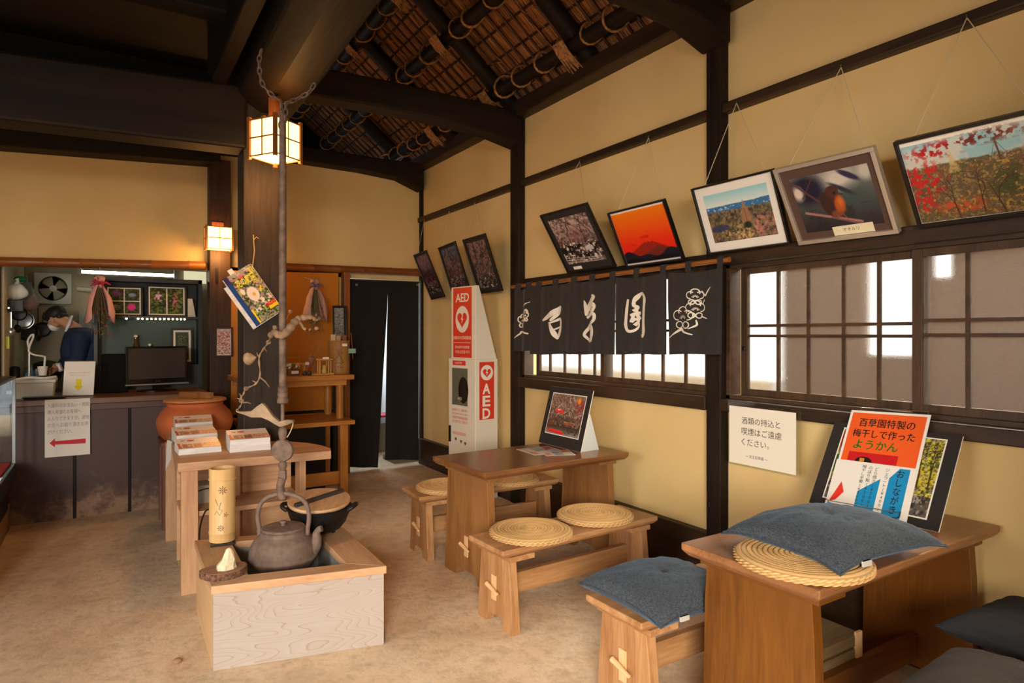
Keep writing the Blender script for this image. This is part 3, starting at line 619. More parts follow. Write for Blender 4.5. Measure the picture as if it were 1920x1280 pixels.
def pt_bird(P):
    P.ramp([(0, (40, 36, 42)), (.5, (74, 80, 78)), (1, (130, 134, 126))]); P.put((206, 196, 184), P.ell(.62, .85, .3, .28, .7)); P.put((60, 76, 74), P.ell(.75, .5, .3, .3, .8) * .8); P.put((36, 34, 52), P.ell(.18, .75, .3, .35, .5))
    P.put((214, 198, 182), P.ell(.06, .72, .1, .18, .6)); P.put((52, 46, 70), P.ell(.75, .88, .18, .06, .4, -.6)); P.put((48, 52, 64), P.ell(.62, .68, .22, .05, .5, -.6)); P.put((190, 186, 176), P.ell(.95, .9, .12, .2, .6)); P.put((40, 40, 46), P.th(P.fb(6, 3), .5, .65) * (P.V < .4) * .8)
    P.put((96, 62, 66), P.seg(0, .95, .45, .3, .022)); P.put((84, 56, 62), P.seg(.1, .62, .3, .95, .015)); P.put((170, 116, 110), P.seg(.08, .36, .75, .08, .028)); P.put((124, 84, 84), P.seg(.4, .22, .85, -.02, .02))
    P.put((62, 38, 38), P.ell(.45, .44, .14, .25, .1, .35)); P.put((78, 46, 42), P.ell(.49, .65, .09, .115, .12)); P.put((178, 84, 36), P.ell(.545, .42, .082, .19, .35, -.1)); P.put((214, 120, 52), P.ell(.56, .47, .05, .11, .8) * .8); P.put((140, 74, 50), P.ell(.48, .27, .09, .08, .4) * .8)
    P.put((14, 10, 12), P.ell(.515, .63, .014, .02, .2)); P.put((36, 30, 30), P.seg(.575, .6, .615, .585, .012)); P.put((150, 84, 70), P.seg(.48, .25, .49, .16, .008)); P.put((150, 84, 70), P.seg(.55, .25, .6, .12, .008))
def pt_maple(P):
    P.ramp([(0, (104, 76, 46)), (.4, (128, 104, 72)), (.6, (150, 128, 96)), (.68, (206, 204, 190)), (1, (196, 214, 212))]); P.put((150, 196, 204), P.th(P.fb(4, 5), .42, .6) * (P.V > .66)); P.put((240, 236, 226), (P.V > .95) * 1.0)
    low = P.th(.62 + .12 * P.fb(5, 9) - P.V, 0, .03); foliage(P, [(124, 100, 70), (92, 78, 50), (150, 128, 90), (78, 84, 52), (112, 84, 60)], 22, 30, (.47, .6), low * .9)
    P.put((66, 74, 42), P.ell(.72, .34, .22, .2, .5) * P.th(P.fb(14, 77), .38, .55)); P.put((196, 82, 44), P.ell(.33, .16, .22, .12, .6) * P.th(P.fb(18, 7), .42, .56)); P.put((196, 150, 60), P.th(P.fb(34, 45), .64, .7) * low * .8)
    red = P.th(P.fb(24, 91, 4), .46, .56); P.put((204, 30, 34), red * P.ell(.1, .52, .22, .28, .5)); P.put((182, 24, 32), red * P.ell(.26, .84, .3, .12, .6)); P.put((110, 38, 34), red * P.ell(.6, .88, .35, .1, .7)); P.put((90, 34, 30), P.th(P.fb(26, 17), .45, .54) * P.ell(.98, .68, .18, .16, .5)); P.put((196, 34, 36), red * P.ell(.06, .24, .14, .14, .6))
    P.put((204, 180, 116), .75 * P.th(P.fb(30, 63), .3, .5) * P.th(.05 * np.clip((.86 - P.V) / .3, 0, 1) - np.abs(P.U - .34), 0, .02) * (P.V > .55)); P.put((96, 66, 50), P.seg(.66, .6, .645, .84, .012)); P.put((120, 100, 84), P.seg(.645, .82, .72, .62, .004)); P.put((120, 100, 84), P.seg(.645, .82, .6, .62, .004)); rg = random.Random(5)
    for x, y in ((.3, .02), (.48, .05), (.62, .0), (.86, .1)): branches(P, x, y, 1.6 + rg.uniform(-.3, .3), .17, .009, (66, 46, 36), 6, rg)
def pt_dark(c1, c2, c3, seed):
    def f(P):
        P.ramp([(0, (24, 20, 22)), (.5, c1), (1, c2)]); foliage(P, [c3, (40, 30, 32)], 12, seed, (.5, .62), .8); P.put((214, 206, 204), P.th(P.fb(30, seed + 5), .66, .7) * (P.V < .3)); rg = random.Random(seed); branches(P, .5, .3, 1.6, .2, .01, (40, 26, 26), 6, rg)
    return f
cord = mat('hanging_cord', (214, 196, 160), .8); blk = mat('black_frame', (22, 18, 16), .35, noise=.15); blkmat = mat('black_mount', (34, 29, 26), .8); whmat = mat('white_mount', (232, 228, 218), .75)
def hang(label, px, Xb, fw, ft, fm, matc, mg, paint, hook=None, n=150, glass=.28, extend=None):
    TL, TR, BR, BL = px; Mx, w, h = solve_board(onx(*BL, Xb), onx(*BR, Xb), TL, TR, .25, not extend); print(label[:30], 'w %.2f h %.2f lean %.1f' % (w, h, math.degrees(math.asin(Mx[2][2]))))
    if extend: w = h * extend
    t = thing('framed_photo', label, 'picture', M=Mx, group='photographs hung along the wall'); frame_parts(t, w, h, fw, ft, fm, matc, *mg, paint, n=n, glass=glass)
    if hook:
        I = Mx.inverted(); hp = I @ onx(*hook, 3.158)
        for sx in (.1, .9):
            b = MB(); b.tube([(w * sx, h - .03, -.004), hp], .0022, 5); b.build('hanging_cord', cord, t)
        b = MB(); b.tube([hp + Vector((0, .012, -.006)), hp + Vector((0, 0, .004)), hp + Vector((0, -.012, -.002))], .003, 5); b.build('hook', mat('brass_hook', (150, 130, 90), .4, .8), t)
    return t
f1 = hang('black-framed photograph of a snowy garden above the black curtain', [(1014.7, 403), (1104.6, 376.6), (1157.4, 498), (1066.7, 510)], 3.105, .012, .02, blk, blkmat, (.045, .05, .05, .055), pt_snow, (1087, 303))
b = MB(); b.box(.1, .02, .0115, .2, .045, .013); b.build('caption_card', white_paper(), f1)
hang('framed photograph of a red sunset behind a mountain', [(1143.3, 399), (1248, 369.3), (1286, 484.4), (1179, 499.3)], 3.105, .011, .03, blk, whmat, (.002, .002, .002, .002), pt_fuji, (1216, 258))
hang('framed park view with a tall bare tree and a wide white mount', [(1299.6, 350.3), (1454, 316.5), (1486.5, 454.6), (1333.5, 475)], 3.10, .011, .03, blk, whmat, (.05, .05, .05, .05), pt_park, (1381, 193))
silver = mat('silver_frame', (206, 196, 182), .25, .55)
f4 = hang('silver-framed photograph of an orange-breasted bird on a branch', [(1454, 315.7), (1643.8, 269.7), (1691, 432.2), (1503, 455.2)], 3.10, .02, .03, silver, mat('umber_mount', (84, 62, 50), .8), (.040, .034, .05, .036), pt_bird, (1577, 126))
b = MB(); b.box(.20, .022, .0145, .40, .07, .016); c_ = b.build('caption_card', mat('cream_card', (232, 220, 186), .7), f4); lettering('オオルリ', .1, .018, .25, .04, .0161, mat('grey_ink', (90, 84, 76), .8), f4)
hang('large framed photograph of red autumn maples, farthest along the rail', [(1679, 263), (1920, 205.5), (1920, 398), (1726.4, 422.7)], 3.10, .014, .03, blk, whmat, (.002, .002, .002, .002), pt_maple, (1813, 33), n=300, extend=1.36)
hang('narrow dark frame with plum blossom closest to the room corner', [(776.4, 476.9), (805.6, 466.7), (835.6, 555.6), (811, 561)], 3.1, .014, .02, blk, blkmat, (.015, .015, .02, .05), pt_dark((80, 50, 56), (150, 96, 110), (120, 70, 84), 3), (796, 411))
hang('narrow dark frame with blue sky directly behind the defibrillator stand', [(822.5, 461.9), (855.5, 453.2), (883, 543), (850.6, 551)], 3.1, .016, .02, blk, blkmat, (.02, .02, .02, .03), pt_dark((110, 80, 74), (60, 90, 120), (130, 96, 84), 8), (842, 396))
hang('dark frame with a pale blossom thicket beside the timber post', [(869.4, 448.7), (906.9, 437.5), (944.4, 544.4), (901.2, 550)], 3.1, .018, .02, blk, blkmat, (.03, .03, .03, .03), pt_dark((110, 88, 82), (124, 100, 96), (140, 116, 108), 14), (890, 381))

# ------------------------------------------------------------------ noren curtain over the first window, with its pole
XN = 3.085
p0, p1 = onx(965, 537, XN), onx(1366, 486, XN)
b = MB(); node_tube(b, p0 + Vector((.01, .06, 0)), p1 + Vector((.01, -.0, 0)), .016, .33); pole = b.build('curtain_pole', bamboo_m('y'), smooth=60); tag(pole, 'thin bamboo pole that carries the black shop curtain', 'pole')
nor = thing('shop_curtain', 'black cloth shop curtain with white brush characters and plum blossom', 'curtain')
def ncloth(): return mat('black_hemp', (40, 36, 33), .85, noise=.18, nscale=30, sheen=.1)
def nx(y, z): # soft folds of the cloth
    return XN - .012 + .011 * math.sin(y * 21 + 1) + .006 * math.sin(y * 47 + z * 2) - .01 * (1.9 - z)
def npt(px, py, off=.0): p = onx(px, py, XN); return Vector((nx(p.y, p.z) - off, p.y, p.z))
ztop = lambda px: 523 - (px - 966) * (523 - 484) / (1360 - 966) + 16
panels = [(966, 1001), (998, 1076), (1074, 1155), (1157, 1249.5), (1252, 1360)]
for pa, pb in panels:
    n = 16; mz = 12; vs = []
    for j in range(mz + 1):
        for i in range(n + 1):
            f = j / mz; px = pa + (pb - pa) * i / n
            if pa in (1157, 1252): px = px if i else px + 3.5 * (max(0, f - .35) / .65) * (1 if pa == 1157 else 1) * -(-1)
            zt_ = ztop(px) + 5 * math.sin(PI * i / n); zb_ = 664 + .7 * math.sin(i * .5 + pa) - (6 if pa == 966 else 0)
            vs.append(npt(px, zt_ + (zb_ - zt_) * f))
    vb = [Vector((v.x + .004, v.y, v.z)) for v in vs]; N_ = n + 1; K = len(vs); fs = []
    for j in range(mz):
        for i in range(n):
            q = (j*N_+i, j*N_+i+1, (j+1)*N_+i+1, (j+1)*N_+i); fs += [q[::-1], tuple(K + x for x in q)]
    b = MB(); b.add(vs + vb, fs); b.build('cloth_panel', ncloth(), nor, smooth=70)
for px in (973, 993, 1012, 1043, 1078, 1112, 1150, 1195, 1245, 1292, 1352):
    w = 5; y0 = ztop(px); b = MB(); P0 = [onx(px + s * w, y0 + dy, XN) for s in (-1, 1) for dy in (0,)]
    ya, yb_ = P0[1].y, P0[0].y; zc = (p0.z + (p1.z - p0.z) * ((px - 965) / (1366 - 965)))
    prof = [(XN - .012, zc - .05), (XN - .012, zc + .01), (XN + .0, zc + .021), (XN + .018, zc + .021), (XN + .03, zc + .01), (XN + .03, zc - .02), (XN + .026, zc - .02), (XN + .026, zc + .008), (XN + .016, zc + .0175), (XN + .002, zc + .0175), (XN - .008, zc + .008), (XN - .008, zc - .05)]
    b.prism(prof, ya, yb_, 'y'); b.build('loop', ncloth(), nor)
ivory = mat('bleached_ivory', (232, 226, 210), .85)
def stroke(mb, pts, wf, zo=(960, 460), sc=4.2664, off=.0025, taper=False):
    """a brush stroke (points with widths, in the curtain's own drawing) as a ribbon that follows the folds"""
    P = [Vector((p[0], p[1], p[2] * wf)) for p in pts]; Q = smooth_path(P, 5) if len(P) > 2 else [P[0].lerp(P[1], k / 5) for k in range(6)]
    L_, R_ = [], []
    for i, q in enumerate(Q):
        d = Q[min(i + 1, len(Q) - 1)] - Q[max(i - 1, 0)]; d.z = 0; d.normalize(); nrm = Vector((-d.y, d.x, 0)) * (q.z / 2)
        for lst, s in ((L_, 1), (R_, -1)): a = q + nrm * s; lst.append(npt(zo[0] + a.x / sc, zo[1] + a.y / sc, off))
    k = len(L_); mb.add(L_ + R_, [(i, i + 1, k + i + 1, k + i) for i in range(k - 1)])
def stroke_obj(name, strokes, wf=1.0):
    b = MB()
    for s in strokes: stroke(b, s, wf)
    b.build(name, ivory, nor)
stroke_obj('brush_character', [[(264, 603, 12), (300, 574, 36), (345, 536, 42), (396, 486, 22)], [(392, 492, 20), (384, 532, 22), (352, 572, 24), (326, 604, 20)], [(318, 612, 16), (332, 660, 26), (352, 712, 34), (368, 750, 12)], [(326, 622, 10), (362, 600, 20), (391, 588, 24), (398, 632, 24), (388, 692, 30), (366, 748, 16)], [(350, 672, 12), (390, 650, 14)]], .88)
stroke_obj('brush_character', [[(586, 440, 8), (596, 480, 26), (604, 545, 26), (596, 560, 12)], [(655, 398, 12), (676, 408, 26), (650, 450, 40), (620, 500, 34), (608, 545, 22)], [(628, 520, 22), (665, 470, 34), (682, 490, 20), (660, 530, 30), (630, 560, 26)], [(608, 580, 18), (640, 560, 24), (678, 545, 22), (680, 590, 22), (655, 620, 26), (625, 648, 20)], [(640, 625, 20), (660, 650, 24), (664, 700, 26), (650, 768, 30)], [(636, 640, 16), (606, 680, 24), (588, 715, 22), (616, 745, 22), (650, 772, 22)], [(612, 684, 16), (640, 664, 18), (668, 658, 20)]])
stroke_obj('brush_character', [[(944, 430, 16), (936, 500, 24), (930, 580, 24), (928, 640, 26), (945, 682, 24), (980, 684, 20), (1012, 655, 16), (1020, 620, 10)], [(976, 470, 12), (1000, 420, 34), (1044, 384, 24), (1076, 420, 28), (1072, 500, 28), (1068, 600, 28), (1070, 690, 30), (1060, 730, 20), (1046, 712, 10)], [(988, 440, 16), (985, 480, 24), (1010, 496, 24), (980, 525, 20)], [(962, 560, 20), (1000, 545, 26), (1034, 540, 24)], [(1000, 500, 16), (1008, 560, 26), (1034, 590, 22)], [(984, 560, 18), (970, 610, 24), (990, 590, 22), (1016, 600, 20), (990, 640, 26)]])
def ring(cx, cy, rx, ry, w, a0=0, a1=360): return [(cx + rx * math.cos(math.radians(a0 + (a1 - a0) * k / 10)), cy + ry * math.sin(math.radians(a0 + (a1 - a0) * k / 10)), w) for k in range(11)]
def blossom(cx, cy, s, sx=1): 
    out = []
    for k in (0, 1, 4):
        g = math.radians(-90 + 72 * k); out.append(ring(cx + math.cos(g) * 44 * s * sx, cy + math.sin(g) * 44 * s, 38 * s * sx, 38 * s, 8, -90 + 72*k - 115, -90 + 72*k + 115))
    out.append(ring(cx, cy + 14 * s, 15 * s * sx, 15 * s, 5, -190, 10))
    for k in range(9):
        g = math.radians(-170 + 20 * k); out.append([(cx + math.cos(g) * 20 * s * sx, cy + 14*s + math.sin(g) * 20 * s, 3), (cx + math.cos(g) * 30 * s * sx, cy + 14*s + math.sin(g) * 30 * s, 3)])
    out.append(ring(cx - 30*s*sx, cy + 62 * s, 26 * s * sx, 26 * s, 8)); out.append(ring(cx + 28*s*sx, cy + 64 * s, 26 * s * sx, 26 * s, 8)); return out
stroke_obj('plum_blossom_print', blossom(1388, 572, 1.0) + blossom(1482, 508, .82) + blossom(1480, 408, .72) + [[(1262, 738, 5), (1310, 706, 12), (1374, 670, 22), (1395, 690, 16), (1465, 714, 8)], [(1436, 668, 6), (1470, 650, 12), (1490, 632, 14), (1484, 596, 8)], [(1516, 566, 5), (1545, 576, 10), (1572, 586, 4)], [(1528, 474, 5), (1545, 434, 8)], [(1552, 404, 12), (1575, 366, 10), (1598, 332, 3)], [(1520, 360, 4), (1535, 380, 7), (1550, 404, 8)]])
stroke_obj('plum_blossom_print', blossom(88, 600, .62, .62) + blossom(128, 560, .5, .5) + [[(32, 740, 5), (70, 705, 12), (84, 690, 14), (148, 706, 12)], [(108, 490, 5), (124, 470, 8), (160, 450, 4)], [(120, 520, 6), (135, 512, 8), (145, 530, 6)]])
# ================================================================== photo boards and signs on and by the two tables
wire = mat('chrome_wire', (200, 200, 200), .2, 1)
ink = mat('black_ink', (24, 22, 22), .7); redink = mat('red_ink', (214, 40, 44), .6)
def pt_parasol(P):
    P.ramp([(0, (150, 138, 124)), (.2, (66, 50, 42)), (.5, (92, 70, 60)), (1, (112, 92, 78))]); foliage(P, [(70, 52, 44), (160, 136, 120), (120, 86, 74)], 14, 3, (.5, .63), .7 * (P.V > .22)); P.put((206, 190, 178), P.th(P.fb(30, 31), .6, .67) * (P.V > .45) * .8)
    P.put((150, 40, 52), P.ell(.88, .74, .2, .2, .7) * P.th(P.fb(14, 40), .35, .5)); P.put((232, 140, 30), P.ell(.83, .88, .07, .1, .5)); P.put((232, 50, 52), P.ell(.31, .56, .15, .075, .08, -.12) * (P.V > .53 - .1 * (P.U - .3))); P.put((240, 190, 180), P.ell(.29, .605, .08, .02, .5)); P.put((70, 40, 30), P.seg(.33, .66, .31, .5, .008)); P.put((226, 34, 38), P.seg(.1, .08, .52, .045, .045)); P.put((236, 60, 56), P.seg(.14, .105, .5, .075, .02)); P.put((160, 84, 60), P.rect(.48, .26, .8, .34) * P.th(P.fb(16, 5), .3, .5)); P.put((214, 160, 110), P.seg(.5, .33, .82, .32, .005)); P.put((130, 60, 44), P.ell(.1, .24, .12, .05, .6)); P.put((60, 48, 40), P.rect(.55, .04, .95, .16) * P.th(P.fb(16, 15), .45, .55))
def stand_board(label, BL, BR, TL, TR, paint, mg, z=.7005, th=.006, edge=None, easel=True):
    Mx, w, h = solve_board(onz(*BL, z), onz(*BR, z), TL, TR, mode='len'); t = thing('photo_board', label, 'picture', M=Mx, group='mounted photographs propped on the tables')
    b = MB(); b.box(0, 0, -th, w, h, 0); b.build('foam_core', whmat, t)
    b = MB(); b.box(.0005, .0005, 0, w - .001, h - .0005, .0015); b.build('black_mount', blkmat, t)
    l, r, u, d = (k * w for k in mg); b = MB(); b.box(l - .006, d - .006, .0015, w - r + .006, h - u + .006, .0022); b.build('white_border', whmat, t)
    P = Paint((w - l - r) / (h - u - d), 180); paint(P); P.mesh('picture_print', w - l - r, h - u - d, t, l, d, .0026, .3)
    if easel:
        zax = Mx.inverted().to_3x3() @ Vector((0, 0, -1)); d0 = Vector((w * .72, h * .66, -th))
        back = Mx.inverted().to_3x3() @ (Mx.to_3x3() @ Vector((0, 0, -1))).cross(Vector((0, 0, 0))) 
        nrm = Mx.to_3x3() @ Vector((0, 0, 1)); hzv = Vector((-nrm.x, -nrm.y, 0)).normalized(); I = Mx.inverted()
        A = Mx @ Vector((w * .80, h * .60, -th)); base = Mx @ Vector((w * .80, 0, -th)); foot = Vector((base.x, base.y, z)) + hzv * (A - base).to_2d().length + hzv * .10; foot.z = z + .001
        uu = Mx.to_3x3() @ Vector((1, 0, 0)); b = MB(); pts = []
        for s in (-.07, .09):
            for off in (0, .004): pass
        q = [base + Vector((0, 0, .004)) + hzv * .004, foot, foot - uu * .0 , A + hzv * .0]
        tri = [base + hzv * .004, foot, A + hzv * .05, A]
        vs = [I @ (p + uu * s * (1 if i not in (2, 3) else .6)) for s in (-.085, .085) for i, p in enumerate(tri)]
        b.add(vs, [(0, 1, 2, 3), (7, 6, 5, 4), (0, 4, 5, 1), (1, 5, 6, 2), (2, 6, 7, 3), (3, 7, 4, 0)]); b.build('easel_stand', mat('pale_plastic', (206, 214, 214), .4, alpha=1), t)
    return t
stand_board('photograph of a red parasol in a black mount, propped on the far table', (1010, 828.7), (1088.7, 848), (1038.7, 727), (1121, 730), pt_parasol, (.115, .115, .10, .17))
def pt_autumn(P):
    P.ramp([(0, (96, 88, 84)), (.3, (90, 82, 60)), (.6, (120, 120, 56)), (1, (150, 156, 70))]); foliage(P, [(70, 76, 34), (200, 186, 52), (150, 130, 130), (58, 60, 34), (216, 206, 70)], 20, 4, (.5, .6), .85 * (P.V > .2)); P.put((200, 176, 40), P.th(P.fb(24, 50), .4, .55) * P.ell(.84, .5, .2, .17, .5)); P.put((150, 24, 34), P.th(P.fb(14, 60), .35, .5) * P.ell(.04, .85, .18, .17, .5)); P.put((50, 84, 40), P.th(P.fb(14, 66), .35, .5) * P.ell(.05, .5, .15, .2, .5)); P.put((58, 54, 52), P.th(P.fb(18, 5), .45, .6) * (P.V < .25)); P.put((150, 140, 134), P.th(P.fb(30, 6), .58, .64) * (P.V < .25)); rg = random.Random(9)
    for x in (.75, .85, .95): branches(P, x, .35, 1.6, .2, .012, (60, 46, 36), 6, rg)
stand_board('wide photograph of yellow autumn leaves behind the orange menu sign', (1516.7, 942), (1760, 997.7), (1584, 794.5), (1833, 818), pt_autumn, (.11, .105, .055, .08), easel=False)
# orange menu sign in a wire stand
NB = COL.objects['photo_board.001'].matrix_world.to_3x3() @ Vector((0, 0, 1)); OB = COL.objects['photo_board.001'].location + NB * .016
def onb(px, py): r = ray(px, py); return CAM + r * (NB.dot(OB - CAM) / NB.dot(r))
p0_, p1_, p2_ = onb(1547, 950), onb(1700, 975), onb(1625.7, 766.6); p3_ = onb(1779.7, 779.8); u = (p1_ - p0_ + p3_ - p2_) / 2; v = (p2_ - p0_ + p3_ - p1_) / 2
Mx = frame3(p0_, u, v); w = u.length; h = (v - u.normalized() * v.dot(u.normalized())).length
t = thing('menu_sign', 'orange and white sweets menu standing in a wire holder on the near table', 'sign', M=Mx)
b = MB(); b.box(0, 0, -.003, w, h, 0); b.build('laminated_sheet', whmat, t)
OR = mat('orange_paper', (236, 96, 40), .35); RD = mat('deep_red_paper', (196, 30, 34), .4); GR = mat('green_ink', (16, 120, 36), .5); BL_ = mat('blue_paper', (30, 140, 196), .35); TR_ = mat('clear_film', (255, 255, 255), .05)
mg = .012; hs = h * .475
flat_poly([(mg, hs + .004), (w - mg, hs + .004), (w - mg, h - mg), (mg, h - mg)], 0, OR, t, 'orange_panel')
for dx_ in (0, .0016):
    lettering('百草園特製の', w * .70, h * .085, w * .15 + dx_, h * .835 + dx_ * .6, .0008, ink, t, keep=False); lettering('梅干しで作った', w * .78, h * .082, w * .10 + dx_, h * .725 + dx_ * .6, .0008, ink, t, keep=False); lettering('ようかん', w * .56, h * .088, w * .15 + dx_ * 1.3, h * .61 + dx_, .0008, GR, t, keep=False)
flat_poly([(w * .12, hs + .004), (w * .74, hs + .004), (w * .74, hs + h * .10), (w * .12, hs + h * .10)], .0007, RD, t, 'red_picture')
flat_poly([(w * .33 + .03 * math.cos(PI * k / 10) * 1.3, hs + .004 + .026 * math.sin(PI * k / 10)) for k in range(11)], .0014, mat('plate_black', (36, 24, 22), .4), t, 'plate'); flat_poly([(w * .28, hs + .005), (w * .34, hs + .005), (w * .34, hs + .022), (w * .28, hs + .022)], .002, mat('ochre_slice', (206, 140, 50), .4), t, 'sweet_slice')
b = MB(); b.box(-.004, 0, .0016, w - .004, hs + .002, .0030); b.build('white_menu_card', whmat, t)
zc = .0031
flat_poly([(w * .70, 0), (w * .92, 0), (w * .92, hs * .97), (w * .80, hs * .97), (w * .70, hs * .76)], zc, BL_, t, 'blue_panel'); flat_poly([(w * .36, 0), (w * .60, 0), (w * .60, hs * .72), (w * .36, hs * .42)], zc, BL_, t, 'blue_panel'); flat_poly([(w * .02, .03), (w * .11, hs * .18), (w * .19, hs * .36), (w * .13, hs * .56), (w * .02, hs * .1)], zc, mat('menu_red', (226, 56, 44), .4), t, 'red_panel'); flat_poly([(.005, 0), (w * .14, 0), (w * .14, .02), (.005, .028)], zc, BL_, t, 'blue_corner')
lettering('おしながき', w * .09, hs * .84, w * .775, hs * .10, zc + .0008, ink, t, bold=.01, keep=False, vertical=True)
for x, s, y0, hh in ((.635, 'ジェラート(¥400)', .1, .84), (.50, 'どら焼き(¥200)', .12, .82), (.425, 'のぼり鮎(¥200)', .12, .82), (.345, '梅干し羊羹(¥200)', .12, .84)):
    lettering(s, w * .05, hs * hh, w * x, hs * y0, zc + .0008, ink, t, keep=False, vertical=True)
lettering('税込です!', w * .26, hs * .07, w * .38, .006, zc + .0012, redink, t, bold=.02)
b = MB(); b.tube([(w * .12, h - .004, -.006), (w * .12, h + .018, -.006), (w * .96, h + .018, -.006), (w * .96, h * .5, -.006)], .0025, 6); b.build('wire_back_loop', wire, t, smooth=50); b = MB(); b.tube([(-.002, .045, -.004), (-.006, .038, .010), (.012, .030, .014), (w * .9, .030, .014), (w * .93, .038, .012), (w * .93, .014, .012), (w * .90, .006, .012), (.02, .006, .012), (.004, .012, .012)], .0025, 6); b.build('wire_holder', wire, t, smooth=50)
# wall notice beside the post
TL, TR, BR, BL = onx(1371, 760, 3.125), onx(1497, 774.5, 3.125), onx(1492, 890.6, 3.125), onx(1367.4, 865, 3.125)
u = TR - TL; v = TL - BL; w = u.length; h = v.length; t = thing('wall_notice', 'white paper notice in a clear sleeve asking for no drinks or smoking', 'notice', M=frame3(BL, u, v))
b = MB(); b.box(0, 0, 0, w, h, .0008); b.build('paper', mat('notice_paper', (238, 232, 214), .5), t)
b = MB(); b.box(-.012, -.012, -.0012, w + .03, h + .035, -.0004); b.build('clear_sleeve', clear_glass(), t)
for k, (s, f) in enumerate((('酒類の持込と', .58), ('喫煙はご遠慮', .60), ('ください。', .42))): lettering(s, w * f, h * .125, w * .20, h * (.705 - .185 * k), .001, ink, t)
lettering('― 京王百草園 ―', w * .46, h * .055, w * .26, h * .13, .001, ink, t)
# pamphlets on the far table
def pamph(label, px, cols, dz=0):
    P = [onz(x, y, .701) for x, y in px]; P = P if (P[1] - P[0]).cross(P[3] - P[0]).z > 0 else [P[1], P[0], P[3], P[2]]; u = P[1] - P[0]; v = P[3] - P[0]; Mx = frame3(P[0] + Vector((0, 0, dz)), u, v); t = thing('pamphlet', label, 'pamphlet', M=Mx, group='pamphlets on the far table')
    w, h = u.length, (v - u.normalized() * v.dot(u.normalized())).length; b = MB(); b.box(0, 0, 0, w, h, .0012); b.build('sheet', whmat, t); q = Paint(w / h, 60); q.put(cols[0]); q.put(cols[1], q.rect(0, .35, 1, .62)); q.put(cols[2], q.rect(.1, .7, .45, .95)); q.put((40, 52, 80), q.rect(.45, .3, .55, .7)); q.put(cols[2], q.rect(.55, .03, .95, .2)); q.put((230, 226, 220), q.th(q.fb(20, 3), .6, .7) * .7); q.mesh('cover_print', w - .004, h - .004, t, .002, .002, .0016, .3)
pamph('open pamphlet with a blue stripe lying beside the parasol photograph', [(1003, 853), (968, 842), (1015, 833), (1062, 841)], ((196, 190, 178), (110, 126, 160), (190, 70, 60)))
pamph('pamphlet with an orange corner under the edge of the parasol photograph', [(1024, 855), (1012, 845), (1062, 841), (1087, 848)], ((206, 196, 176), (150, 160, 176), (206, 96, 66)), .0016)
# straw basket under the near table
t = thing('slatted_crate', 'pale slatted crate in the shadow under the near table', 'crate', (2.47, 1.66, ZF), 0)
for k in range(5): b = MB(); b.box(-.2, -.13, .03 + .055 * k, .2, .13, .03 + .055 * k + .045); b.build('slat_row', wood('shaded_slat', (126, 106, 74), (96, 78, 52), 'x', 9, .6), t, .003)  # slat colour darkened to stand in for the shade under the table
for x in (-.17, .17):
    for y in (-.132, .132): b = MB(); b.box(x - .02, y - .006, .0, x + .02, y + .006, .31); b.build('corner_batten', pale('z'), t)
# ------------------------------------------------------------------ defibrillator stand
A0 = atd(890, 855, 6.0); A0 = Vector((2.885, 5.27, ZF)); L0 = Vector((2.834, 5.72, ZF)); u = (A0 - L0); wA = u.length; u.normalize(); dp = Vector((-u.y, u.x, 0))   # front width axis and depth axis
t = thing('defibrillator_stand', 'tall white stand with red AED panels and a glazed box', 'stand', M=frame3(L0, u, dp)); # local: x along front, y depth, z up
wp = mat('white_enamel', (232, 226, 208), .35); AR = mat('aed_red', (222, 62, 40), .4); dA = .26
def zpx(py, d=6.0): return CAM_H + (HY - py) / FOC * d - ZF
z1, z2 = zpx(673.5), zpx(534)
b = MB(); b.box(0, 0, 0, wA, dA, z1); b.build('cabinet', wp, t, .006)
b = MB(); x0, x1 = .03, wA - .012; b.add([(x0, .012, z1), (x1, .012, z1), (x1, dA - .005, z1), (x0, dA - .005, z1), (x0, .012, z2), (x1, .012, z2), (x1, .05, z2), (x0, .05, z2)], [(3, 2, 1, 0), (4, 5, 6, 7), (0, 1, 5, 4), (1, 2, 6, 5), (2, 3, 7, 6), (3, 0, 4, 7)]); b.build('sign_top', wp, t, .004)
fr = Matrix(((1, 0, 0, 0), (0, 0, -1, 0), (0, 1, 0, 0), (0, 0, 0, 1)))        # front face: local x right, z up, normal -y
def face(parent, M): e = bpy.data.objects.new('panel_face', None); return M
def put(o, M, par=None):
    if par: o.parent = par
    else: o.matrix_local = M
    return o
def F_(y): return Matrix.Translation((0, y, 0)) @ fr
def heart(cx, cy, s, n=28): return [(cx + s * .058 * 16 * math.sin(g) ** 3, cy + s * .058 * (13 * math.cos(g) - 5 * math.cos(2*g) - 2 * math.cos(3*g) - math.cos(4*g))) for g in [2 * PI * k / n for k in range(n)]][::-1]
def bolt(cx, cy, s): return [(cx + s * x, cy + s * y) for x, y in ((.1, .5), (-.25, -.02), (-.02, -.02), (-.12, -.5), (.25, .08), (.02, .08), (.22, .5))][::-1]
WHT = mat('sign_white', (240, 234, 218), .5)
def disc(cx, cy, rx, ry=None): ry = ry or rx; return [(cx + rx * math.cos(2 * PI * k / 32), cy + ry * math.sin(2 * PI * k / 32)) for k in range(32)]
y0 = .011; pa, pb = .065, wA - .075; pw = pb - pa; hh = z2 - z1
RP = put(flat_poly([(pa, z1 + .01), (pb, z1 + .01), (pb, z2 - .012), (pa, z2 - .012)], 0, AR, t, 'red_panel'), F_(y0))
put(lettering('AED', pw * .72, hh * .12, pa + pw * .14, z2 - hh * .215, .001, WHT, t, bold=.02, keep=False), F_(y0), RP)
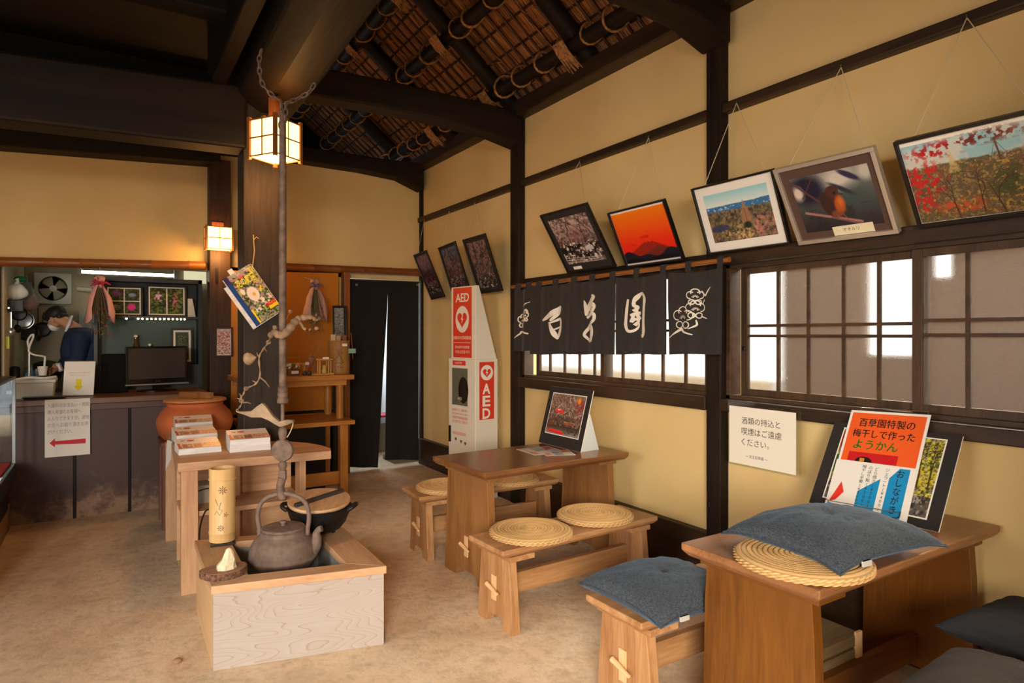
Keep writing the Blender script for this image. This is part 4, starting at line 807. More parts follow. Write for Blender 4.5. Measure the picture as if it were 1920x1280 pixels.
cx, cy = pa + pw / 2, z1 + hh * .545; put(flat_poly(disc(cx, cy, pw * .36, hh * .185), .0008, WHT, t, 'white_disc'), F_(y0), RP); put(flat_poly(heart(cx, cy, .088), .0016, AR, t, 'heart_symbol'), F_(y0), RP); put(flat_poly(bolt(cx, cy, .085), .0024, WHT, t, 'bolt_symbol'), F_(y0), RP)
for s, yy, hh2, ww in (('自動体外式除細動器', .265, .05, .94), ('Automated External Defibrillator', .215, .018, .92), ('自动体外除颤器', .14, .04, .76), ('자동심장충격기', .07, .045, .78)): put(lettering(s, pw * ww, hh * hh2, pa + pw * (1 - ww) / 2, z1 + hh * yy, .001, WHT, t, keep=False), F_(y0), RP)
# glazed window with the bag, and the small print
wx0, wx1, wz0, wz1 = .065, wA - .125, zpx(764), zpx(692); nb = mat('dark_interior', (128, 124, 106), .6)
b = MB(); b.box(wx0, -.0015, wz0, wx1, .0005, wz1); b.build('window_recess', nb, t)
b = MB(); b.box(wx0, -.05 + .046, wz0, wx1, -.0025, wz1); g_ = b.build('window_glass', clear_glass(), t)
b = MB(); b.ball(((wx0 + wx1) / 2 + .06, -.002, (wz0 + wz1) / 2 - .03), .085, .0012, .125, 24, 14); bg_ = b.build('bag', mat('black_bag', (24, 20, 20), .5), t)
put(lettering('AED', .07, .03, wx0 + .1, wz0 + .05, .0042, WHT, t), F_(0))
put(flat_poly([(.075, zpx(686.5)), (wA - .16, zpx(686.5)), (wA - .16, zpx(677.5)), (.075, zpx(677.5))], .001, AR, t, 'red_strip'), F_(0)); put(lettering('AED設置場所', .14, .02, .11, zpx(684), .002, WHT, t), F_(0))
for k, s in enumerate(('扉を開けると、警報が鳴り', 'Opening door sounds an alarm.', '打開箱門時報警器會響起', '문을 열면 경보가 울립니다')): put(lettering(s, wx1 - wx0, .026, wx0, zpx(776 + k * 7.5), .001, AR, t, keep=False), F_(0))
put(flat_poly([(.075, zpx(822)), (wA - .15, zpx(822)), (wA - .15, zpx(816)), (.075, zpx(816))], .001, mat('pink_strip', (228, 176, 160), .5), t, 'pink_strip'), F_(0))
b = MB(); b.box(.02, -.014, zpx(838), .045, 0, zpx(806)); b.build('door_handle', black_paint(), t, .003)
for k, (x, z_) in enumerate(((.11, 831), (.2, 834), (.27, 836))): put(lettering('♥', .035, .04, x, zpx(z_) - .02, .001, mat('grey_ink', (90, 84, 76), .8), t), F_(0))
# right-hand side panel
sd = Matrix.Translation((wA, 0, 0)) @ Matrix(((0, 0, 1, 0), (1, 0, 0, 0), (0, 1, 0, 0), (0, 0, 0, 1)))     # local x = depth, y = up, normal +x
s0, s1 = .045, .215; zs0, zs1 = zpx(788), zpx(679)
SP = put(flat_poly([(s0, zs0), (s1, zs0), (s1, zs1), (s0, zs1)], .0005, AR, t, 'red_panel'), sd)
cz = zs1 - .10; put(flat_poly(disc((s0 + s1) / 2, cz, .072), .0012, WHT, t, 'white_disc'), sd, SP); put(flat_poly(heart((s0 + s1) / 2, cz, .05), .002, AR, t, 'heart_symbol'), sd, SP); put(flat_poly(bolt((s0 + s1) / 2, cz, .06), .0028, WHT, t, 'bolt_symbol'), sd, SP)
for k, s in enumerate('AED'): put(lettering(s, .09, .1, (s0 + s1) / 2 - .05, zs1 - .30 - .115 * k, .0018, WHT, t, bold=.03, keep=False), sd, SP)
# ================================================================== hearth box with kettle, hook, pot; brochure table; jar
HC = [Vector((.403, 3.236, 0)), Vector((1.178, 3.067, 0)), Vector((1.196, 3.827, 0)), Vector((.415, 4.016, 0))]
def bil(u, v, z): a = HC[0].lerp(HC[1], u); c = HC[3].lerp(HC[2], u); p = a.lerp(c, v); return Vector((p.x, p.y, z))
def bquad(mb, u0, v0, u1, v1, z0, z1): return mb.hexa([bil(u0, v0, z0), bil(u1, v0, z0), bil(u1, v1, z0), bil(u0, v1, z0), bil(u0, v0, z1), bil(u1, v0, z1), bil(u1, v1, z1), bil(u0, v1, z1)])
t = thing('hearth_box', 'pale wooden hearth box holding the iron kettle in the middle of the floor', 'hearth')
def figured():
    m, nt, b, L = nodes('figured_cedar'); N = nt.nodes.new; tc = N('ShaderNodeTexCoord'); mp = N('ShaderNodeMapping'); mp.inputs['Scale'].default_value = (.45, .45, 2.6); L(tc.outputs['Object'], mp.inputs['Vector'])
    n = N('ShaderNodeTexNoise'); n.inputs['Scale'].default_value = 2.1; n.inputs['Detail'].default_value = 2; L(mp.outputs[0], n.inputs['Vector'])
    ml = N('ShaderNodeMath'); ml.operation = 'MULTIPLY'; ml.inputs[1].default_value = 34; L(n.outputs['Fac'], ml.inputs[0]); fr_ = N('ShaderNodeMath'); fr_.operation = 'FRACT'; L(ml.outputs[0], fr_.inputs[0])
    r = N('ShaderNodeValToRGB'); e = r.color_ramp.elements; e[0].position = 0; e[0].color = c4((178, 171, 164)); e[1].position = .86; e[1].color = c4((175, 166, 158)); x = e.new(.95); x.color = c4((160, 142, 128)); x = e.new(1.0); x.color = c4((178, 171, 164))
    L(fr_.outputs[0], r.inputs['Fac']); n2 = N('ShaderNodeTexNoise'); n2.inputs['Scale'].default_value = 3; L(tc.outputs['Object'], n2.inputs['Vector'])
    mc = N('ShaderNodeMix'); mc.data_type = 'RGBA'; mc.blend_type = 'MULTIPLY'; mc.inputs[7].default_value = (.86, .78, .72, 1); L(n2.outputs['Fac'], mc.inputs[0]); L(r.outputs['Color'], mc.inputs[6]); L(mc.outputs[2], b.inputs['Base Color']); b.inputs['Roughness'].default_value = .6; return m
FG = figured(); e = .012
for (q, nm) in (((e, e, 1 - e, e + .035), FG), ((e, e + .035, e + .035, 1 - e), pale('y')), ((1 - e - .035, e + .035, 1 - e, 1 - e), pale('y')), ((e + .035, 1 - e - .035, 1 - e - .035, 1 - e), FG)):
    b = MB(); bquad(b, *q, ZF, .318); b.build('side_panel', nm, t, .003)
U0, U1, V0, V1 = .22, .79, .14, .87
def miter(pts): b = MB(); vs = [bil(u, v, .318) for u, v in pts] + [bil(u, v, .356) for u, v in pts]; b.hexa(vs); return b
for pts, ax in (([(0, 0), (1, 0), (U1, V0), (U0, V0)], 'x'), ([(1, 0), (1, 1), (U1, V1), (U1, V0)], 'y'), ([(1, 1), (0, 1), (U0, V1), (U1, V1)], 'x'), ([(0, 1), (0, 0), (U0, V0), (U0, V1)], 'y')): miter(pts).build('rim_board', newcedar(ax), t, .003)
zn = mat('zinc_lining', (176, 178, 174), .42, .55, noise=.15, nscale=6)
b = MB()
for q in ((U0 - .02, V0 - .02, U1 + .02, V0 - .004), (U0 - .02, V1 + .004, U1 + .02, V1 + .02), (U0 - .02, V0 - .004, U0 - .004, V1 + .004), (U1 + .004, V0 - .004, U1 + .02, V1 + .004)): bquad(b, *q, .10, .317)
bquad(b, U0 - .02, V0 - .02, U1 + .02, V1 + .02, .09, .10); b.build('metal_liner', zn, t)
b = MB(); bquad(b, U0, V0, U1, V1, .10, .16); b.build('ash_bed', mat('ash', (172, 168, 160), .95, noise=.2, nscale=40, bump=.5), t)
# kettle
K = Vector((.80, 3.59, 0)); kx = RT.copy(); t = thing('iron_kettle', 'dusty brown iron kettle hanging over the hearth box', 'kettle', loc=K, rz=math.atan2(RT.y, RT.x)); IR = iron()
b = MB(); b.lathe([(.02, .238), (.085, .240), (.125, .262), (.155, .292), (.170, .312), (.1755, .320), (.177, .326), (.1745, .332), (.173, .350), (.168, .378), (.157, .405), (.140, .428), (.122, .441), (.116, .447), (.114, .453), (.117, .464), (.110, .468), (.02, .468)], 48); b.build('body', IR, t, smooth=40)
b = MB(); b.lathe([(.02, .466), (.112, .467), (.115, .472), (.108, .480), (.06, .486), (.02, .487)], 40); kl = b.build('lid', IR, t, smooth=40); b = MB(); b.lathe([(.012, .486), (.012, .496), (.018, .502), (.016, .511), (.004, .514)], 20); b.build('lid_knob', IR, kl, smooth=50)
b = MB(); pts = smooth_path([(.145, 0, .345), (.17, 0, .375), (.178, 0, .415), (.176, 0, .44), (.188, 0, .462), (.205, 0, .47)], 5); n_ = len(pts); b.tube(pts, [.036 - .019 * min(1, i / (n_ * .7)) for i in range(n_)], 14); b.build('spout', IR, t, smooth=60)
b = MB(); pts = smooth_path([(-.126, 0, .44), (-.128, 0, .47), (-.137, 0, .53), (-.128, 0, .585), (-.10, 0, .625), (-.05, 0, .648), (0, 0, .656), (.05, 0, .648), (.10, 0, .625), (.128, 0, .585), (.137, 0, .53), (.130, 0, .47), (.128, 0, .44)], 5); b.tube(pts, .0122, 10); b.build('handle', IR, t, smooth=60)
b = MB()
for s in (-1, 1): b.tube([(s * .112, 0, .43), (s * .132, 0, .442), (s * .134, 0, .456), (s * .122, 0, .458)], .010, 8)
b.build('lug', IR, t, smooth=60)
# adjustable pot hook with its fish lever and chain
D0 = 3.47; hk = lambda px, py, d=D0: atd(px, py, d); HM = mat('dusty_brown_metal', (116, 95, 80), .7, .1, noise=.25, nscale=25, bump=.1)
ax = hk(530, 842); axy = Vector((ax.x, ax.y, 0)); Zp = lambda py: CAM_H + (HY - py) / FOC * D0
t = thing('pot_hook', 'long hanging pot hook with a fish-shaped lever above the kettle', 'pot hook', loc=axy, rz=math.atan2(RT.y, RT.x)); r1 = D0 / FOC
b = MB(); b.lathe([(6.8 * r1, Zp(752)), (6.8 * r1, Zp(480)), (6.6 * r1, Zp(300)), (6.2 * r1, Zp(214)), (4 * r1, Zp(211))], 20); b.build('pole', HM, t, smooth=40)
b = MB(); b.lathe([(3 * r1, Zp(757)), (10 * r1, Zp(755)), (10.6 * r1, Zp(751)), (9.6 * r1, Zp(746)), (8 * r1, Zp(744)), (9.6 * r1, Zp(740)), (9.4 * r1, Zp(736)), (7.8 * r1, Zp(734)), (9 * r1, Zp(731)), (8.6 * r1, Zp(727)), (7 * r1, Zp(723))], 24); b.build('collar', HM, t, smooth=50)
b = MB(); b.lathe([(3.4 * r1, Zp(806)), (3.4 * r1, Zp(750))], 14); b.build('rod', HM, t, smooth=50)
b = MB(); b.lathe([(3 * r1, Zp(826)), (6 * r1, Zp(822)), (8.4 * r1, Zp(812)), (7.6 * r1, Zp(804)), (4 * r1, Zp(800))], 20); b.build('knob', HM, t, smooth=50); b = MB(); b.lathe([(3 * r1, Zp(884)), (5 * r1, Zp(881)), (8 * r1, Zp(874)), (7 * r1, Zp(867)), (3 * r1, Zp(862))], 20); b.build('knob', HM, t, smooth=50)
b = MB(); b.lathe([(3 * r1, -.016), (19.5 * r1, -.014), (21.3 * r1, 0), (19.5 * r1, .014), (3 * r1, .016)], 40, rot=Matrix.Rotation(PI/2, 3, 'X'), c=(0, 0, Zp(844))); b.build('disc', HM, t, smooth=40)
b = MB(); b.box(-6.5 * r1, -.012, Zp(899), 6.5 * r1, .012, Zp(881)); b.build('hook_eye', HM, t, .004)
pts = smooth_path([(-.002, 0, Zp(895)), (-.012, 0, Zp(910)), (-.010, 0, Zp(922)), (0, .0, Zp(931)), (.014, .01, Zp(928)), (.018, .016, Zp(918))], 5); b = MB(); b.tube(pts, [.022] * (len(pts) - 8) + [.018, .016, .014, .012, .011, .010, .009, .007], 10); b.build('hook', HM, t, smooth=60)
fish = [(572, 512), (600, 524), (690, 520), (735, 482), (772, 458), (800, 484), (850, 556), (900, 598), (945, 586), (1000, 586), (1008, 604), (962, 624), (905, 640), (862, 616), (820, 590), (765, 568), (690, 568), (640, 548), (582, 530)]
b = MB(); b.prism([(((300 + x / 4) - 530) * r1, Zp(640 + y / 4)) for x, y in fish[::-1]], -.016, .016, 'y'); lv = b.build('fish_lever', mat('weathered_wood', (168, 144, 116), .8, noise=.25, nscale=14, bump=.25), t, .006)
b = MB(); b.tube(smooth_path([(20 * r1, 0, Zp(790)), (17 * r1, .01, Zp(800)), (12 * r1, .01, Zp(812)), (8 * r1, .0, Zp(820))], 4), .0025, 6); b.build('lever_cord', cord, t)
# chain links
def links(name, pts, par, rl=.017, wire_r=.0042):
    P = [Vector(p) for p in pts]; L_ = [0]
    for i in range(1, len(P)): L_.append(L_[-1] + (P[i] - P[i-1]).length)
    step = rl * 2.0; n = int(L_[-1] / step)
    for k in range(n):
        d = (k + .5) * step; i = max(j for j in range(len(P)) if L_[j] <= d); i = min(i, len(P) - 2); f = (d - L_[i]) / (L_[i+1] - L_[i]); c = P[i].lerp(P[i+1], f); tn = (P[i+1] - P[i]).normalized()
        a = tn.cross(Vector((0, 1, 0))).normalized(); s = a if k % 2 else tn.cross(a).normalized(); b = MB()
        b.tube([c + tn * (rl * 1.35 * math.cos(2 * PI * q / 10)) + s * (rl * .62 * math.sin(2 * PI * q / 10)) for q in range(10)], wire_r, 6, closed=True); b.build(name, HM, par, smooth=60)
X_ = lambda px: (px - 530) * r1
links('chain_link', smooth_path([(X_(493), -.02, Zp(96)), (X_(490), -.03, Zp(120)), (X_(495), -.03, Zp(158)), (X_(512), -.02, Zp(180)), (X_(534), 0, Zp(194))], 5), t)
links('chain_link', smooth_path([(X_(534), .0, Zp(194)), (X_(552), .03, Zp(182)), (X_(574), .05, Zp(166)), (X_(584), .06, Zp(148))], 5), t)
links('chain_link', [(X_(528), .0, Zp(192)), (X_(526), 0, Zp(240))], t); links('chain_link', [(X_(536), .0, Zp(192)), (X_(535), 0, Zp(236))], t)
# driftwood branch and dried vine with a gourd tied to the hook pole
DW = mat('driftwood', (150, 122, 94), .85, noise=.3, nscale=18, bump=.5)
t = thing('driftwood_branch', 'crooked bare branch tied across the hanging hook pole', 'branch'); zz = lambda x, y, d: atd(500 + x / 7.111, 560 + y / 7.111, d)
b = MB(); pp = smooth_path([zz(45, 490, 3.46), zz(110, 450, 3.43), zz(170, 484, 3.43), zz(250, 462, 3.43), zz(330, 370, 3.46), zz(400, 285, 3.5), zz(480, 254, 3.52), zz(600, 245, 3.54), zz(655, 285, 3.56)], 5); n_ = len(pp)
b.tube(pp, [.010 + .012 * math.sin(PI * min(1, .1 + i / n_)) + .003 * math.sin(i * 1.7) for i in range(n_)], 10); b.build('stem', DW, t, smooth=60)
b = MB(); b.tube(smooth_path([zz(425, 300, 3.5), zz(470, 350, 3.5), zz(490, 390, 3.5), zz(525, 408, 3.5)], 4), .008, 8); b.tube(smooth_path([zz(90, 455, 3.45), zz(120, 385, 3.45), zz(90, 380, 3.45)], 4), .011, 8); b.build('side_twig', DW, t, smooth=60)
t = thing('dried_vine', 'thin knotted vine carrying a dried gourd in front of the main post', 'vine'); vz = lambda x, y, d=3.62: atd(360 + x / 5.818, 600 + y / 5.818, d)
b = MB(); pp = smooth_path([vz(862, 165, 3.46), vz(835, 240), vz(790, 300), vz(740, 380), vz(732, 450), vz(742, 600), vz(700, 690), vz(625, 730), vz(580, 750), vz(565, 800), vz(535, 850), vz(545, 900), vz(520, 950), vz(485, 985)], 5); b.tube(pp, [.0045 + .002 * math.sin(i * 1.3) for i in range(len(pp))], 8); b.build('stem', DW, t, smooth=60)
for q in ([(560, 900), (600, 895), (645, 912)], [(745, 625), (800, 670), (845, 730)], [(790, 305), (815, 345)], [(720, 390), (705, 350)], [(700, 680), (660, 660)], [(520, 860), (490, 850)], [(540, 830), (515, 800)]): b = MB(); b.tube([vz(*p) for p in q], [.004] * (len(q) - 1) + [.0015], 6); b.build('tendril', DW, t, smooth=60)
b = MB()
for c in ((835, 240), (590, 745), (540, 880)): b.tube([vz(c[0] + 22 * math.cos(g), c[1] + 18 * math.sin(g)) for g in [2 * PI * k / 8 for k in range(8)]], .004, 6, closed=True)
b.build('knot', DW, t, smooth=60)
b = MB(); g0, g1 = vz(702, 405), vz(562, 432); b.tube([g0.lerp(g1, f) for f in (0, .08, .2, .4, .6, .8, .93, 1)], [.004, .008, .017, .030, .036, .032, .018, .004], 20); b.build('gourd', mat('gourd_skin', (170, 144, 108), .7, noise=.3, nscale=20), t, smooth=70)
# bamboo lantern with punched flowers, wood slice and stone, lidded pot
zt = .3565; c = onz(417, 1016, zt); r = .0675
t = thing('bamboo_tube_lantern', 'pale bamboo tube with punched flower holes at the corner of the hearth box', 'lantern', loc=(c.x, c.y, zt), rz=math.atan2(-c.y, -c.x)); BM = wood('fresh_bamboo', (228, 192, 134), (212, 172, 112), 'z', 8, .38, bump=.02)
hz = .412; b = MB(); b.lathe([(r * .96, .012), (r, .014), (r, .055), (r * 1.045, .06), (r * 1.045, .064), (r, .069), (r * .99, hz * .84), (r * 1.05, hz * .845), (r * 1.05, hz * .855), (r * 1.0, hz * .865), (r * 1.02, hz), (r * .86, hz), (r * .86, hz * .5), (.01, hz * .5)], 40); b.build('tube', BM, t, smooth=40)
b = MB(); b.box(-.075, -.06, 0, .075, .06, .012); b.build('black_base', black_paint(), t, .002)
hole = mat('punched_hole', (50, 30, 16), .9)
def punch(zc, dot, a0, rays=8, name='flower_holes'):
    b = MB()
    for k in range(rays):
        g = 2 * PI * k / rays
        for q in range(dot):
            rr = .009 + q * .0055; a = a0 + rr * math.cos(g) / r; z_ = zc + rr * math.sin(g); R2 = r * .992; b.ball((R2 * math.cos(a), R2 * math.sin(a), z_), .0024, n=8, m=6)
    b.ball((r * .992 * math.cos(a0), r * .992 * math.sin(a0), zc), .003, n=8, m=6); b.build(name, hole, t)
punch(.30, 3, .02); punch(.095, 2, -.12); punch(.165, 1, .25, 5)
b = MB(); b.tube([(r * 1.002 * math.cos(a), r * 1.002 * math.sin(a), z_) for a, z_ in ((-.55, .255), (-.35, .22), (-.1, .235), (-.25, .2), (.0, .19), (-.2, .165), (-.45, .19), (-.6, .17))], .0012, 5); b.build('carved_line', hole, t)
c = onz(421, 1077, zt); t = thing('wood_slice', 'bark-edged slice of log under the pale stone on the hearth box', 'log slice', loc=(c.x, c.y, zt))
rg = random.Random(4); ol = [(.104 * (1 + .07 * math.sin(3 * g) + rg.uniform(-.03, .03)) * math.cos(g), .088 * (1 + .05 * math.sin(2 * g + 1) + rg.uniform(-.03, .03)) * math.sin(g)) for g in [2 * PI * k / 40 for k in range(40)]]
b = MB(); b.prism(ol, 0, .030); b.build('bark', mat('bark', (112, 78, 58), .9, noise=.5, nscale=60, bump=.8), t); b = MB(); b.prism([(x * .95, y * .95) for x, y in ol], .029, .032); b.build('cut_face', wood('slice_face', (176, 136, 108), (140, 100, 78), 'x', 12, .7), t)
c = onz(424, 1066, zt + .032); rg = random.Random(6); b = MB(); b.lathe([(.045, 0), (.042, .02), (.036, .045), (.020, .075), (.012, .093), (.003, .098)], 7, sx=1.0, sy=.7); b.v = [(x * rg.uniform(.85, 1.15) + .012 * (z > .03), y * rg.uniform(.85, 1.15), z) for x, y, z in b.v]
o = b.build('rough_stone', mat('pale_stone', (222, 210, 176), .55, noise=.12, nscale=30), bevel=.003); o.location = (c.x, c.y, zt + .032); tag(o, 'small pointed pale yellow stone standing on the wood slice', 'stone')
P0_ = Vector((1.045, 3.785, zt)); t = thing('iron_pot', 'black iron pot with a wooden lid on the back corner of the hearth box', 'pot', loc=P0_, rz=-.55); BI = mat('black_iron', (26, 24, 24), .5, .3, noise=.3, nscale=40, bump=.15)
b = MB(); b.lathe([(.03, .012), (.085, .014), (.12, .03), (.148, .065), (.166, .11), (.178, .15), (.184, .153), (.180, .158), (.168, .152), (.15, .10), (.10, .03), (.03, .025)], 44)
b.build('bowl', BI, t, smooth=45)
for k in range(3): g = k * 2.1; b = MB(); b.lathe([(.006, 0), (.011, .004), (.013, .022)], 10, c=(.08 * math.cos(g), .08 * math.sin(g), 0)); b.build('foot', BI, t, smooth=50)
for s in (1, -1): b = MB(); b.tube(smooth_path([(s * .172, -.045, .14), (s * .20, -.04, .158), (s * .212, 0, .165), (s * .20, .04, .158), (s * .172, .045, .14)], 4), .012, 8); b.build('lug_handle', BI, t, smooth=60)
dv = Matrix.Rotation(.55, 3, 'Z') @ Vector((-P0_.x, -P0_.y, 0)).normalized(); Rl = Matrix.Rotation(math.radians(8), 3, Vector((-dv.y, dv.x, 0))); ba = math.atan2((RT * .62 + FW * .79).y, (RT * .62 + FW * .79).x) + .55; Rb = Rl @ Matrix.Rotation(ba, 3, 'Z')
b = MB(); b.lathe([(.002, -.010), (.172, -.010), (.176, 0), (.172, .010), (.002, .010)], 40, c=(0, 0, .186), rot=Rl); b.build('wooden_lid', wood('lid_board', (206, 168, 126), (176, 134, 94), 'y', 12, .6), t, smooth=40)
b = MB(); q = [Rb @ Vector(p) + Vector((0, 0, .186)) for p in ((-.16, -.016, .009), (.165, -.016, .009), (.165, .016, .009), (-.16, .016, .009), (-.16, -.012, .028), (.165, -.012, .028), (.165, .012, .028), (-.16, .012, .028))]; b.hexa(q); b.build('lid_bar', mat('charred_bar', (52, 42, 36), .7), t, .003)
# brochure table
t = thing('brochure_table', 'unvarnished wooden side table with stacks of brochures beside the main post', 'table'); tz = .75
poly = [(.352, 4.262), (1.235, 4.20), (1.262, 4.30), (1.245, 4.44), (1.19, 4.60), (1.09, 4.74), (.97, 4.82), (.80, 4.84), (.80, 5.60), (.40, 5.62)]
b = MB(); b.prism(poly, tz - .052, tz); b.build('top', newcedar('x'), t, .003)
for (x0, y0, x1, y1) in ((.372, 4.275, .462, 4.34), (.372, 5.46, .45, 5.54), (.70, 4.60, .75, 4.70), (1.06, 4.30, 1.10, 4.42)): b = MB(); b.box(x0, y0, ZF, x1, y1, tz - .052); b.build('leg', newcedar('z'), t, .003)
b = MB(); b.box(.38, 4.30, .415, 1.09, 4.66, .445); b.build('shelf', newcedar('x'), t, .003); b = MB(); b.box(.38, 4.66, .06, 1.09, 4.69, .70); b.build('back_board', newcedar('x'), t, .002)
b = MB(); b.box(.372, 4.35, tz - .09, .44, 4.8, tz - .052); b.build('cleat', newcedar('y'), t, .002)
def pt_broch(P):
    P.ramp([(0, (226, 196, 170)), (.5, (236, 226, 220)), (1, (232, 226, 226))]); P.put((196, 84, 60), P.rect(0, .0, .06, .5)); P.put((150, 104, 84), P.rect(.1, .04, .33, .42) * P.th(P.fb(12, 2), .2, .5)); P.put((170, 120, 104), P.rect(.36, .04, .56, .42)); P.put((222, 170, 130), P.rect(.58, .02, 1, .45)); P.put((236, 206, 176), P.th(P.fb(24, 4), .5, .6) * P.rect(.58, .02, 1, .45)); P.put((190, 40, 44), P.rect(.1, .72, .2, .8) + P.ell(.34, .75, .1, .1, .2)); P.put((214, 60, 50), P.th(P.fb(20, 9), .6, .66) * P.rect(0, 0, 1, .45))
pap = wood('paper_edges', (244, 242, 238), (214, 212, 208), 'x', 60, .7, bump=.02)
def stack(label, p, q, d, h, z0=.7505, tilt=.0, dn=(0, 1)):
    P, Q = onz(*p, z0), onz(*q, z0); u = (Q - P); w = u.length; t = thing('brochure_stack', label, 'brochures', loc=P, rz=math.atan2(u.y, u.x), group='stacks of brochures')
    b = MB(); b.hexa([(0, 0, 0), (w, 0, 0), (w, d, 0), (0, d, 0), (.002, .004, h - .018), (w - .004, .002, h - .018), (w, d, h + .02), (0, d, h + .02)]); b.build('leaves', pap, t, .002)
    q_ = Paint(w / d, 70); pt_broch(q_); q_.mesh('cover_print', w - .004, d - .006, t, .002, .004, h - .016, .3, bend=lambda U, V: .036 * V + .006 * (U - .4) ** 2 * (1 - V)); return t
s1 = stack('front white stack of brochures at the aisle corner of the side table', (335, 854), (416, 846.5), .2, .055)
stack('brochure stack behind the front one, leaning on the taller pile', (331, 833), (409, 826), .2, .075); stack('tallest brochure stack at the back, closest to the terracotta jar', (328, 816), (400, 811), .16, .105)
stack('separate thick stack of brochures in front of the main post', (431, 849), (508, 842.5), .2, .098)
b = MB(); o_ = onz(336, 1060, ZF); b.tube([(o_.x, o_.y, ZF), (o_.x - .012, o_.y + .02, .66)], .011, 10); o = b.build('bamboo_stick', wood('greenish_bamboo', (150, 132, 84), (116, 100, 58), 'z', 6, .5), smooth=60); tag(o, 'thin greenish stick leaning at the side of the brochure table', 'stick')
a = atd(318, 826, 4.54); b = MB(); b.add([a + Vector((-.012, .05, 0)), a + Vector((.012, -.05, 0)), a + Vector((.004, -.055, -.12)), a + Vector((-.022, .045, -.215))], [(0, 1, 2, 3), (3, 2, 1, 0)]); b2 = MB(); vs = [Vector(v) for v in b.v]; b2.hexa([vs[3], vs[2], vs[2] + Vector((.0015, .0015, 0)), vs[3] + Vector((.0015, .0015, 0)), vs[0], vs[1], vs[1] + Vector((.0015, .0015, 0)), vs[0] + Vector((.0015, .0015, 0))]); o = b2.build('paper_slip', white_paper()); tag(o, 'narrow white paper slip hanging off the brochure table edge', 'paper')
# cord under the brochure table
b = MB(); b.tube(smooth_path([(.55, 4.29, .445), (.50, 4.285, .44), (.47, 4.29, .30), (.49, 4.30, .1), (.52, 4.34, ZF + .008), (.62, 4.4, ZF + .006)], 5), .0045, 6); b.tube(smooth_path([(.40, 4.4, .50), (.5, 4.40, .55), (.62, 4.42, .54), (.70, 4.45, .46)], 5), .004, 6); o = b.build('power_cord', black_paint(), smooth=60); tag(o, 'black power cord looping under the brochure table', 'cord')
b = MB(); b.box(.40, 4.475, .446, .66, 4.64, .56); o = b.build('storage_box', mat('grey_box', (150, 138, 118), .7), bevel=.004); tag(o, 'grey box stored on the shelf of the brochure table', 'box')
# terracotta jar on its stand
t = thing('jar_stand', 'low red-brown stand carrying the terracotta jar', 'stand', loc=(.63, 5.98, ZF)); rb = wood('redbrown_wood', (124, 74, 56), (86, 48, 36), 'z', 8, .5)
for x in (-.26, .21):
    for y in (-.2, .15): b = MB(); b.box(x, y, 0, x + .05, y + .05, .66); b.build('leg', rb, t, .003)
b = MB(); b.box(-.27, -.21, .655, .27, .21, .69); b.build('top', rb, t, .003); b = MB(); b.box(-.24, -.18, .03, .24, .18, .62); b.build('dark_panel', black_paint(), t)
t = thing('terracotta_jar', 'large orange terracotta jar with a flat wooden lid in front of the counter', 'jar', loc=(.625, 5.98, .6555)); TC_ = mat('terracotta', (206, 112, 62), .65, noise=.12, nscale=5, bump=.05)
b = MB(); b.lathe([(.05, 0), (.235, 0), (.258, .03), (.280, .08), (.289, .125), (.285, .165), (.262, .21), (.228, .25), (.213, .262), (.210, .272), (.214, .285), (.222, .292), (.20, .295), (.05, .295)], 56); b.build('body', TC_, t, smooth=50)
lid = MB(); lid.lathe([(.01, .296), (.225, .296), (.238, .302), (.238, .314), (.225, .320), (.01, .320)], 56); l_ = lid.build('lid', wood('jar_lid', (214, 150, 92), (190, 122, 68), 'x', 8, .5), t, smooth=40)
for k, dx in enumerate((-.055, .055)): 
    b = MB(); c0 = Vector((dx * .85, -dx * .53, .322)); dd = Vector((-.53, -.55, 0)).normalized(); dd = Vector((.55, -.83, 0)); b.bar(c0 - dd * .09 + Vector((0, 0, .024)), c0 + dd * .11 + Vector((0, 0, .024)), .044, .052); b.build('lid_batten', wood('batten', (170, 116, 66), (140, 90, 48), 'y', 8, .5), l_, .003)
# ================================================================== lamps
def shade(): return emis('lit_paper', (255, 200, 116), 5.0)
lw = wood('lantern_wood', (150, 96, 48), (110, 66, 32), 'z', 8, .5)
def paper_lamp(name, label, loc, rz, sx, sy, h, post, over, mid=True):
    t = thing(name, label, 'lamp', loc=loc, rz=rz, group='paper lanterns')
    for x in (-1, 1):
        for y in (-1, 1): b = MB(); b.box(x * sx/2 - post/2, y * sy/2 - post/2, -over, x * sx/2 + post/2, y * sy/2 + post/2, h + over); b.build('corner_post', lw, t, .001)
    for ax_, L_, D_ in (('x', sx, sy), ('y', sy, sx)):
        for s in (-1, 1):
            b = MB(); c = s * D_ / 2
            for z in (0, h * .5, h): b.box(-L_/2 + post/2, c - .003, z - .004, L_/2 - post/2, c + .004, z + .004)
            b.box(-.003, c - .003, .004, .003, c + .004, h - .004); g = b.build('lattice', lw, t)
            p = MB(); p.box(-L_/2 + post/2, c - .0028 - s * .004, .0, L_/2 - post/2, c - .0018 - s * .004, h); q = p.build('paper_panel', shade(), t)
            if ax_ == 'y':
                for o in (g, q): o.rotation_euler = (0, 0, PI/2)
    b = MB(); b.box(-sx/2 + post, -sy/2 + post, .004, sx/2 - post, sy/2 - post, .006); b.build('diffuser', shade(), t)
    return t
def bulb(name, loc, e, col, r=.05):
    l = bpy.data.lights.new(name, 'POINT'); l.energy = e; l.color = col; l.shadow_soft_size = r; o = bpy.data.objects.new(name, l); COL.objects.link(o); o.location = loc
c = atd(516, 262, 4.30)
hl = paper_lamp('hanging_lantern', 'glowing square paper lantern hanging under the log beam', (c.x, c.y, 2.665), math.radians(33), .225, .225, .235, .022, .02)
b = MB(); b.box(-.03, -.03, .25, .03, .03, .40); b.build('ceiling_mount', lw, hl, .002)
